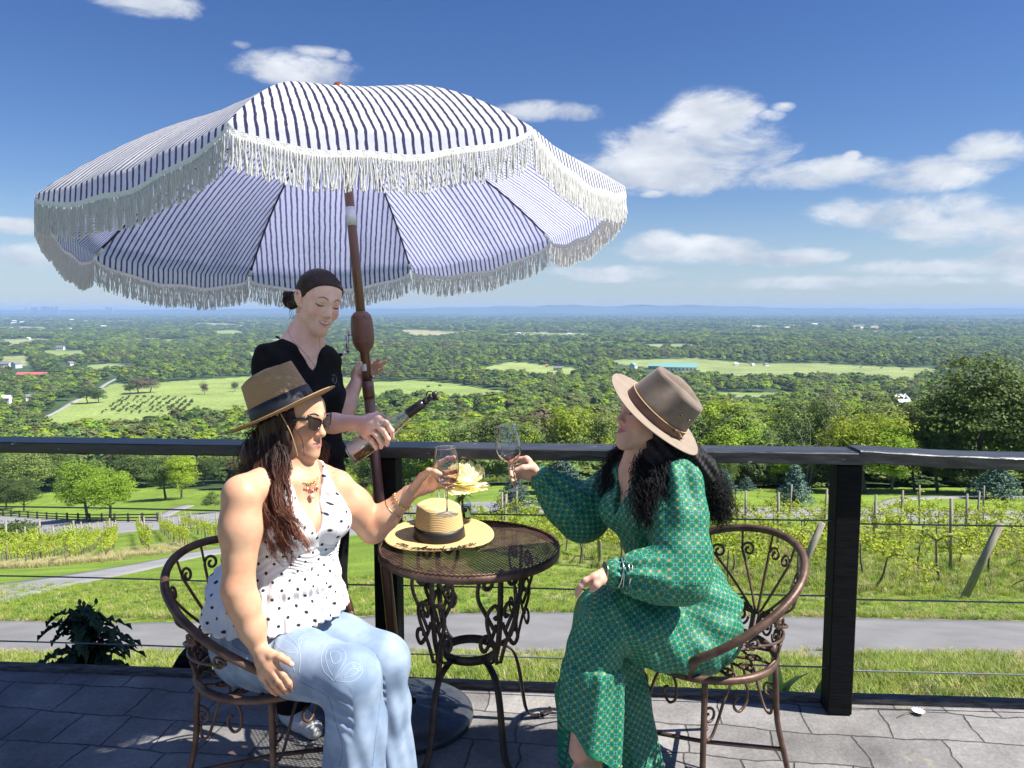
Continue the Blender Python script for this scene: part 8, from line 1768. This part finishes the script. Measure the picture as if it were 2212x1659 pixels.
for k in range(6):
    a = rnd.uniform(0, 6.28); d = Vector((math.cos(a), math.sin(a), -.4)); p0 = fc + Vector((0, 0, -.035 - .012 * k / 2)); s_ = Vector((-d.y, d.x, 0)) * .009; mb.add([p0, p0 + d * .02 + s_, p0 + d * .045, p0 + d * .02 - s_], [(0, 1, 2, 3)])
mb.build('stem', stemm, fo)
# ================================================================ AT THE PATIO EDGE
def thistle(u, vtop, Y, label, seed, sc=1.0):
    rnd = random.Random(seed); top = P(u, vtop, Y); g0 = float(gz(top.x, Y)); o = thing('thistle', label, 'plant', (top.x, Y, g0)); b = Vector((top.x, Y, g0)); h = top.z - g0
    lm = leaf_mat('thistle_leaf', (.028, .055, .026), (.05, .085, .04), 14, tr=.12, rnd=0, huer=0, rough=.5); mb = MB()
    for k in range(48):
        zf = rnd.uniform(.30, .93); a = rnd.uniform(0, 6.28); L_ = sc * (.34 * (1 - .45 * zf)) * rnd.uniform(.7, 1.1); p0 = b + Vector((0, 0, h * zf)); d = Vector((math.cos(a), math.sin(a), 0)); s_ = Vector((-d.y, d.x, 0)) * 1.5; n = 18; V = []; F = []
        for i in range(n + 1):
            t = i / n; c = p0 + d * (L_ * t) + Vector((0, 0, L_ * (.55 * t - .85 * t * t))); w = .030 * sc * (1 - t) ** .6 * (1.0 if i % 2 else .38) + .002; w2 = .030 * sc * (1 - t) ** .6 * (.38 if i % 2 else 1.0) + .002
            V += [c + s_ * w + Vector((0, 0, .014 * sc * ((i * 7) % 3 - .4) * .8)) + d * (.006 if i % 2 else 0), c - Vector((0, 0, .004)), c - s_ * w2 + Vector((0, 0, .014 * sc * ((i * 5) % 3 - .4) * .8))]
        for i in range(n): q = i * 3; F += [(q, q + 3, q + 4, q + 1), (q + 1, q + 4, q + 5, q + 2)]
        mb.add(V, F)
    mb.build('leaves', lm, o); mb = MB(); mb.tube([b, b + Vector((.004, 0, h * .5)), b + Vector((0, 0, h * .85))], [.011, .009, .006], 7)
    for k in range(7):
        d = Vector((rnd.uniform(-.07, .07), rnd.uniform(-.04, .04), rnd.uniform(.0, .05))) * sc; p0 = b + Vector((0, 0, h * .80)); p1 = p0 + d + Vector((0, 0, .06)) if k else b + Vector((0, 0, h * .985)); mb.tube([p0, p0.lerp(p1, .5) + Vector((0, 0, .006)), p1], .0022, 5); mb.tube([p1 - Vector((0, 0, .008)), p1, p1 + Vector((0, 0, .010)), p1 + Vector((0, 0, .018))], [.004, .0085, .0075, .003], 8)
    mb.build('stem', lm, o)
thistle(172, 1298, 3.42, 'dark spiny thistle growing beyond the patio edge at the left', 6, 1.0)
def weed(u, v, h, n, seed, label):
    rnd = random.Random(seed); p = PZ(u, v, -.28); p.z = float(gz(p.x, p.y)); mb = MB()
    for k in range(n):
        a = rnd.uniform(0, 6.28); d = Vector((math.cos(a), math.sin(a) * .6, 0)); L_ = h * rnd.uniform(.6, 1.1); s_ = Vector((-d.y, d.x, 0)).normalized(); V = []; F = []
        for i in range(7): t = i / 6; c = p + d * (L_ * .45 * t * t) + Vector((0, 0, L_ * t * (1 - .25 * t))); w = .035 * math.sin(math.pi * min(.97, t + .03)) * h * 3; V += [c + s_ * w, c - s_ * w]
        for i in range(6): F.append((2 * i, 2 * i + 1, 2 * i + 3, 2 * i + 2))
        mb.add(V, F)
    tag(mb.build('weed', leaf_mat('dock_leaf', (.05, .11, .03), (.08, .15, .05), 12, rnd=0), None, origin=p), label, 'weed').location = p
weed(1673, 1512, .36, 8, 4, 'broad-leaved green weed just outside the patio left of the right post')
weed(1765, 1514, .30, 5, 9, 'small upright weed beside the foot of the right deck post')
p = PZ(1984, 1543, .0); mb = MB(); V = []; F = []
mb.tube(catmull([p + Vector((-.006, 0, .006)), p + Vector((-.05, -.006, .010)), p + Vector((-.10, -.03, .003))], 5), .0014, 5, m=1)
for k in range(14):
    a = 6.2832 * k / 14; d = Vector((math.cos(a), math.sin(a), .5)); s_ = Vector((-d.y, d.x, 0)) * .006; c = p + Vector((0, 0, .004)); mb.add([c, c + d * .014 + s_, c + d * .027, c + d * .014 - s_], [(0, 1, 2, 3)])
tag(mb.build('fallen_flower', [mat('white_petal', (.85, .87, .86), .6), stemm], None, origin=p), 'small white flower with pale stem lying on the sunlit patio at the right', 'flower').location = p
S_ = Sculpt((-.06, -.05, -.04), (.06, .05, .05), .004); rnd = random.Random(2)
for k in range(9): S_.ell((rnd.uniform(-.035, .035), rnd.uniform(-.02, .02), rnd.uniform(-.02, .015)), [.018] * 3, None, .008)
VF = S_.mesh(lambda V, N: .002 * np.sin(V[:, 0] * 200 + V[:, 1] * 170), 1); p = PZ(1186, 1488, -.03); p.y += .35; p.z = float(gz(p.x, p.y)) + .10; o = sculpt_obj('stone', VF, mat('tan_stone', (.30, .19, .10), .95, c2=(.42, .28, .16), scale=60, bump=.5), None, tuple((0, 0, 0))); o.location = P(1186, 1488, 3.30); tag(o, 'knobbly tan stone just beyond the patio edge, between table and green dress', 'stone')
# ================================================================ VINEYARD, FENCE, BUILDINGS, GRASS
def vine_protos():
    out = []; q = np.random.default_rng(31); lm = leaf_mat('vine_leaf', (.28, .38, .035), (.42, .48, .06), 3, tr=.4, rnd=.1, huer=.01)
    for k in range(5):
        rnd = random.Random(k + 60); mb = MB(); lean = rnd.uniform(-.25, .25)
        tr = catmull([(0, 0, -.3), (rnd.uniform(-.04, .04), 0, 0), (lean * .4, rnd.uniform(-.06, .06), .35), (lean * .8, 0, .62), (lean, 0, .88)], 5); mb.tube(tr, [.030 - .0007 * i for i in range(len(tr))], 7)
        pts = []
        for sg in (-1, 1):
            arm = catmull([(lean, 0, .86), (lean + sg * .25, rnd.uniform(-.05, .05), 1.0 + rnd.uniform(-.08, .05)), (lean + sg * .6, 0, .98 + rnd.uniform(-.08, .08)), (lean + sg * .95, rnd.uniform(-.05, .05), 1.0 + rnd.uniform(-.14, .08))], 5); mb.tube(arm, [.016 - .0007 * i for i in range(len(arm))], 6, cap=False); pts += arm[2:]
            for j in range(5):
                p0 = arm[rnd.randrange(2, len(arm))]; p1 = p0 + Vector((rnd.uniform(-.25, .25), rnd.uniform(-.18, .18), rnd.choice([-1, 1, 1]) * rnd.uniform(.12, .42))); c = catmull([p0, (p0 + p1) / 2 + Vector((rnd.uniform(-.05, .05), 0, .04)), p1], 3); mb.tube(c, .006, 4, cap=False); pts += c[1:]
        if k % 2: d_ = catmull([tr[8], tr[8] + Vector((.25 * (1 if lean > 0 else -1), 0, -.1)), tr[8] + Vector((.5 * (1 if lean > 0 else -1), 0, -.42))], 4); mb.tube(d_, .012, 5, cap=False)
        C = []
        for p_ in pts: m = rnd.randint(2, 6); C.append(np.array(p_) + q.normal(0, .055, (m, 3)))
        C = np.concatenate(C); Nn = q.normal(size=C.shape); Nn[:, 2] = np.abs(Nn[:, 2]) + .4; Nn /= np.linalg.norm(Nn, axis=1)[:, None]; V, F = leaf_cards(C, Nn, .048, q)
        out.append((mk_mesh('stems', mb.V, mb.F, bpy.data.materials['bark']), mk_mesh('leaves', V, F, lm, False)))
    return out
VP = vine_protos(); postw = mat('grey_post', (.20, .175, .14), .9, c2=(.32, .29, .25), scale=25, stretch=(1, 1, .15), bump=.5, bscale=40)
def post_mesh(h, r, nm='vineyard_post'):
    mb = MB(); mb.tube([(0, 0, -.4), (0, 0, h * .5), (.005, 0, h)], [r, r * .97, r * .93], 10); return mk_mesh(nm, mb.V, mb.F, postw)
PM = post_mesh(1.75, .042); PME = post_mesh(1.35, .062); wirem = mat('trellis_wire', (.25, .25, .25), .5, metal=.5)
def vine_row(A, D, n, step, label, group, plabel, pg, endpost=None, sc=1.0, every=3, thin=0, bare_prob=0.0):
    D = Vector(D).normalized(); ang = math.atan2(D.y, D.x); pts = []
    for i in range(n):
        x, y = A[0] + D.x * step * i, A[1] + D.y * step * i; z = float(gz(x, y)); pts.append((x, y, z))
        if random.random() < bare_prob: continue
        st, lf = VP[random.randrange(5)]; o = thing('grape_vine', label, 'grape vine', (x, y, z), ang + (math.pi if random.random() < .5 else 0), group); s = sc * random.uniform(.85, 1.08); o.scale = (s * 1.1, s, s * .9); link('stems', st, o); link('leaves', lf, o)
        if i % every == every - 1:
            xx, yy = x + D.x * step * .5, y + D.y * step * .5; p_ = link('vineyard_post', PM, None, (xx, yy, float(gz(xx, yy)))); p_.rotation_euler = (random.uniform(-.04, .04), random.uniform(-.05, .05), 0); p_.scale = (sc, sc, sc * random.uniform(.95, 1.1)); tag(p_, plabel, 'post', pg)
    mb = MB(); e0 = Vector((A[0] - D.x * 1.6, A[1] - D.y * 1.6, 0)); e0.z = float(gz(e0.x, e0.y))
    for hz_ in (.98, 1.4): mb.tube([e0 + Vector((0, 0, .9 if hz_ < 1.2 else 1.15))] + [(x, y, z + hz_ * sc) for x, y, z in pts], .0025 + .00006 * A[1], 3, cap=False)
    tag(mb.build('trellis_wires', wirem, None, origin=e0), 'thin steel wires strung along one row of vines', 'wires', 'trellis wires of the vineyard').location = e0
    if endpost:
        o = link('end_post', PME, None, e0); lean = D * -1; o.rotation_euler = Vector((lean.x * .75, lean.y * .12, 1)).to_track_quat('Z', 'Y').to_euler(); tag(o, endpost, 'post')
RG = 'vines in the right hand vineyard'; RP = 'vineyard trellis posts'
a1 = GP(2122, 1297); a2 = GP(1740, 1281); RD = (-.45, .89)
for k in range(11):
    x0, y0 = (a2.x, a2.y) if k == 0 else ((a1.x, a1.y) if k == 1 else (a1.x + 3.0 * (k - 1), a1.y + .25 * (k - 1)))
    vine_row((x0 + RD[0] * 1.9, y0 + RD[1] * 1.9), RD, int((34.3 - y0) / .89 / 1.8) - (k == 0), 1.8, ['gnarled grape vine with yellow-green leaves in the row ending left of the right deck post', 'gnarled grape vine with yellow-green leaves in the row ending at the knotty leaning post'][k] if k < 2 else 'grape vine with yellow-green leaves in row %s right of the knotty leaning post' % ['', '', 'one', 'two', 'three', 'four', 'five', 'six', 'seven', 'eight', 'nine'][k], RG, 'slim grey trellis post among the right vines', RP,
             ['leaning weathered end post just left of the right deck post', 'leaning weathered end post at the right, with a knot near its top'][k] if k < 2 else None, 1.0, 3)
LD = (-23, 45)
for k, (u, v) in enumerate([(-125, 1232), (-35, 1228), (55, 1224), (145, 1218), (227, 1209), (321, 1196), (405, 1185), (490, 1176)]):
    a = GP(u, v); vine_row((a.x, a.y), LD, 17, 2.6, 'yellow-green grape vine of the left vineyard, %s row counted from the left edge' % ['first', 'second', 'third', 'fourth', 'fifth', 'sixth', 'seventh', 'eighth'][k], 'vines in the left vineyard', 'grey trellis post in the left vineyard', 'left vineyard posts', None, 1.15, 3)
for k, v in enumerate((1082, 1070, 1058)):
    a = GP(868, v); vine_row((a.x, a.y), (1, .06), 9, 1.7, 'small grape vine beyond the road, in the %s of three short rows' % ['nearest', 'middle', 'farthest'][k], 'vines beyond the road', 'thin post in the vineyard beyond the road', 'posts beyond the road', None, 1.15, 3)
# board fence
A = GP(-120, 1106); B = GP(341, 1129); n = 24; fo = thing('board_fence', 'long dark three-board fence along the road below the twin bright trees', 'fence', A); fm = mat('dark_fence', (.022, .02, .019), .8, c2=(.045, .04, .036), scale=10); prev = None
for i in range(n):
    p = A.lerp(B, i / (n - 1)); p.z = float(gz(p.x, p.y)); mb = MB(); mb.box((p.x, p.y, p.z + .55), (.11, .11, .85)); mb.build('post', fm, fo); 
    if prev is not None:
        for z in (.35, .75, 1.2): mb = MB(); plank(mb, prev + Vector((0, -.13, z)), p + Vector((0, -.13, z)), .025, .085, bev=.008, seg=1); mb.build('board', fm, fo)
    prev = p
# buildings
def house(u, v, L_, Wd, H_, rot, wall, roof, label, cat='house', rh=.35, name='farmhouse', nwin=4, group=None):
    p = GP(u, v); o = thing(name, label, cat, p, R(rot), group); mb = MB(); mb.box((0, 0, H_ / 2 - 1), (L_ / 2, Wd / 2, H_ / 2 + 1)); hr = Wd * rh; mb.add([(-L_ / 2, -Wd / 2, H_), (-L_ / 2, Wd / 2, H_), (-L_ / 2, 0, H_ + hr), (L_ / 2, -Wd / 2, H_), (L_ / 2, Wd / 2, H_), (L_ / 2, 0, H_ + hr)], [(0, 1, 2), (3, 5, 4)]); link('wall', mk_mesh('wall', mb.V, mb.F, wall, False), o)
    mb = MB(); ov = .04 * Wd + .2
    for sg in (-1, 1): mb.add([(-L_ / 2 - ov, sg * (Wd / 2 + ov), H_ - ov * rh * 2), (L_ / 2 + ov, sg * (Wd / 2 + ov), H_ - ov * rh * 2), (L_ / 2 + ov, 0, H_ + hr + .1), (-L_ / 2 - ov, 0, H_ + hr + .1), (-L_ / 2 - ov, sg * (Wd / 2 + ov), H_ - ov * rh * 2 + .25), (L_ / 2 + ov, sg * (Wd / 2 + ov), H_ - ov * rh * 2 + .25), (L_ / 2 + ov, 0, H_ + hr + .35), (-L_ / 2 - ov, 0, H_ + hr + .35)], [(0, 1, 2, 3), (4, 5, 6, 7), (0, 1, 5, 4), (1, 2, 6, 5), (2, 3, 7, 6), (3, 0, 4, 7)])
    link('roof', mk_mesh('roof', mb.V, mb.F, roof, False), o)
    for i in range(nwin):
        x = -L_ / 2 + L_ * (i + .5) / nwin; mb = MB(); mb.box((x, -Wd / 2 - .03, H_ * .5), (min(1.4, L_ * .05) * .6, .05, H_ * .2)); link('window', mk_mesh('window', mb.V, mb.F, winm, False), o)
    return o
winm = mat('dark_window', (.03, .035, .045), .2); ww_ = mat('white_siding', (.72, .72, .70), .8); teal = mat('teal_roof', (.17, .34, .31), .6); greyr = mat('grey_shingle', (.16, .16, .17), .8); redr = mat('red_roof', (.52, .12, .11), .7); metalr = mat('pale_metal_roof', (.55, .56, .58), .5); greenw = mat('green_barn_wall', (.02, .08, .055), .8); tanw = mat('tan_siding', (.42, .36, .28), .8); orange = mat('orange_panel', (.6, .25, .1), .7)
house(1468, 801, 50, 24, 6.5, -14, ww_, teal, 'long white riding barn with teal roof in the valley field', 'barn', .22, 'barn', 9); house(1418, 797, 24, 14, 5, -14, tanw, teal, 'teal-roofed side wing left of the long white barn', 'barn', .22, 'barn', 4); house(1368, 796, 12, 9, 5, 60, ww_, teal, 'small white shed with teal roof, left of the long teal barn', 'shed', .4, 'shed', 2)
house(1941, 884, 9.5, 10, 5.5, 20, greenw, metalr, 'dark green barn with pale grey roof among the trees at the right', 'barn', .4, 'barn', 2); house(71, 814, 38, 8, 3.5, 2, tanw, redr, 'very long low building with pinkish red roof at the left', 'barn', .3, 'barn', 8)
house(12, 794, 13, 9, 6, 10, ww_, greyr, 'white house at the left edge, the left one of the pair by the hedge', nwin=4); house(36, 795, 12, 9, 6.5, 75, ww_, greyr, 'white gabled house, right one of the pair at the left edge', nwin=4); house(131, 756, 16, 10, 6, 5, ww_, greyr, 'grey-roofed pale house above the small left field', nwin=4); house(152, 793, 10, 8, 6, 80, ww_, greyr, 'pale house with dark roof beside the woods right of the red-roofed building', nwin=3); house(36, 758, 10, 8, 5, 5, ww_, metalr, 'small white house left of the grey-roofed pale house', nwin=3)
house(15, 872, 7, 6, 5, 5, ww_, metalr, 'white-roofed house peeking from trees at the left edge', nwin=2); house(65, 866, 6, 5, 4, 30, ww_, greyr, 'tiny white house in trees left of the country road', nwin=2); house(1205, 800, 13, 8, 4, -5, tanw, greyr, 'low dark-roofed shed beyond the golf-like green field', 'shed', .3, 'shed', 3); house(1181, 793, 4, 4, 3, 0, orange, orange, 'tiny orange hut on the green field beyond the raised glass', 'hut', .2, 'hut', 1)
fr = random.Random(17)
for (u, v) in [(31, 697), (48, 699), (72, 694), (115, 689), (156, 694), (186, 697), (30, 702), (225, 709), (20, 720), (62, 733), (150, 714), (505, 737), (525, 740), (902, 736), (925, 737), (975, 742), (1010, 728), (1040, 720), (1120, 722), (1230, 724), (1262, 727), (1310, 722), (1345, 725), (1390, 740), (1500, 741), (1590, 789), (1626, 790), (1655, 790), (1700, 712), (1760, 704), (1860, 711), (1745, 737), (2100, 745), (620, 750), (690, 748), (1080, 760), (1150, 758), (985, 790), (1028, 788)]:
    Yh = GP(u, v).y; Lh = min(30, max(6, Yh * fr.uniform(7, 12) / FPX)); house(u, v, Lh, Lh * .6, Lh * .35, fr.uniform(-30, 30), ww_, fr.choice([greyr, metalr, metalr, ww_]), 'far white house scattered in the wooded valley', 'house', .35, 'farmhouse', 0, 'far houses in the valley')
blue = mat('tower_concrete', (.25, .27, .3), .8)
for i, (u, h) in enumerate([(62, 20), (75, 26), (84, 32), (96, 42), (101, 46), (106, 38), (112, 40), (118, 36), (128, 40), (236, 34), (244, 26)]):
    x = (u - CX) / FPX * 14800; mb = MB(); mb.bbox((x, 14800, -60 + (h + 70) / 2), (20 + 8 * (i % 3), 20, (h + 110) / 2), 2); mb.box((x, 14800, -60 + h + 94 - 4), (8, 8, 6)); tag(mb.build('distant_tower', blue, None, origin=(x, 14800, -90), smooth=False), 'hazy distant city tower on the horizon at the far left', 'tower', 'city towers on the horizon').location = (x, 14800, -90)
# grass tufts
def tufts():
    q = random.Random(12); out = []
    mats = [leaf_mat('grass_blade', (.20, .27, .04), (.30, .37, .075), 3, tr=.3, rnd=.25, huer=.02), leaf_mat('grass_blade_dry', (.36, .33, .15), (.46, .42, .22), 3, tr=.25, rnd=.2), leaf_mat('grass_blade_deep', (.08, .16, .03), (.14, .22, .045), 3, tr=.3, rnd=.2)]
    for k in range(5):
        mb = MB()
        for i in range(26):
            a = q.uniform(0, 6.28); r = q.uniform(0, .06); p = Vector((r * math.cos(a), r * math.sin(a), -.01)); b = q.uniform(0, 6.28); d = Vector((math.cos(b), math.sin(b), 0)); h = q.uniform(.5, 1.0) * .12; l = q.uniform(.1, .8) * h; s_ = Vector((-d.y, d.x, 0)) * q.uniform(.0016, .003)
            m_ = p + d * l * .3 + Vector((0, 0, h * .6)); t = p + d * l + Vector((0, 0, h * (1 - .3 * l / h))); mb.add([p - s_, p + s_, m_ + s_ * .8, m_ - s_ * .8, t], [(0, 1, 2, 3), (3, 2, 4)])
        out.append(bpy.data.objects.new('tuft_shape', mk_mesh('tuft_shape', mb.V, mb.F, mats[[0, 0, 2, 1, 0][k]], False)))
    rows = []; rg = np.random.default_rng(5)
    def add(n, x0, x1, y0, y1, s0, s1, hz=1.0, dry=.06, cond=None):
        x = rg.uniform(x0, x1, n); y = rg.uniform(y0, y1, n); z = gz(x, y)
        for i in range(n):
            if cond and not cond(x[i], y[i]): continue
            s = rg.uniform(s0, s1); k = 3 if rg.random() < dry else [0, 1, 2, 4][rg.integers(4)]; rows.append((x[i], y[i], z[i], s, s * hz * rg.uniform(.7, 1.3), rg.uniform(0, 6.28), k))
    ey = lambda x: edge_y(x) + .06
    add(17000, -4.6, 4.6, 3.0, 6.2, .6, 1.15, .9, .12, lambda x, y: y > ey(x) and not (y > 5.6 and (math.sin(x * 3.1) + math.sin(x * 7.3 + 2)) > .1))
    add(1500, -5, 5, 5.9, 6.75, .5, 1.0, .7, .55); add(1500, -9, 9, 8.72, 9.15, .8, 1.3, .6, .2)
    add(14000, -14, 14, 8.9, 17, .8, 1.6, .42, .08); add(8000, 2.2, 26, 12.4, 30, 1.3, 2.4, .85, .14, lambda x, y: x > 4.4 - .5 * (y - 12.5))
    add(3000, -8, 9, 15, 34, 1.3, 2.3, .8, .25, lambda x, y: x > 4.4 - .5 * (y - 12.5))
    for (u, v) in [(-35, 1228), (55, 1226), (145, 1220), (227, 1212), (321, 1199), (405, 1188)]:
        a = GP(u, v)
        for i in range(190): t = rg.random() ** 1.6; x = a.x - .45 * 14 * t + rg.normal(0, .6); y = a.y + .89 * 14 * t + rg.normal(0, .6) - 1; rows.append((x, y, float(gz(x, y)), 3.2, 2.8, rg.uniform(0, 6), 3))
    scatter_obj('grass', rows, out, 'tufts of long and mown grass on the slope below the patio')
tufts()
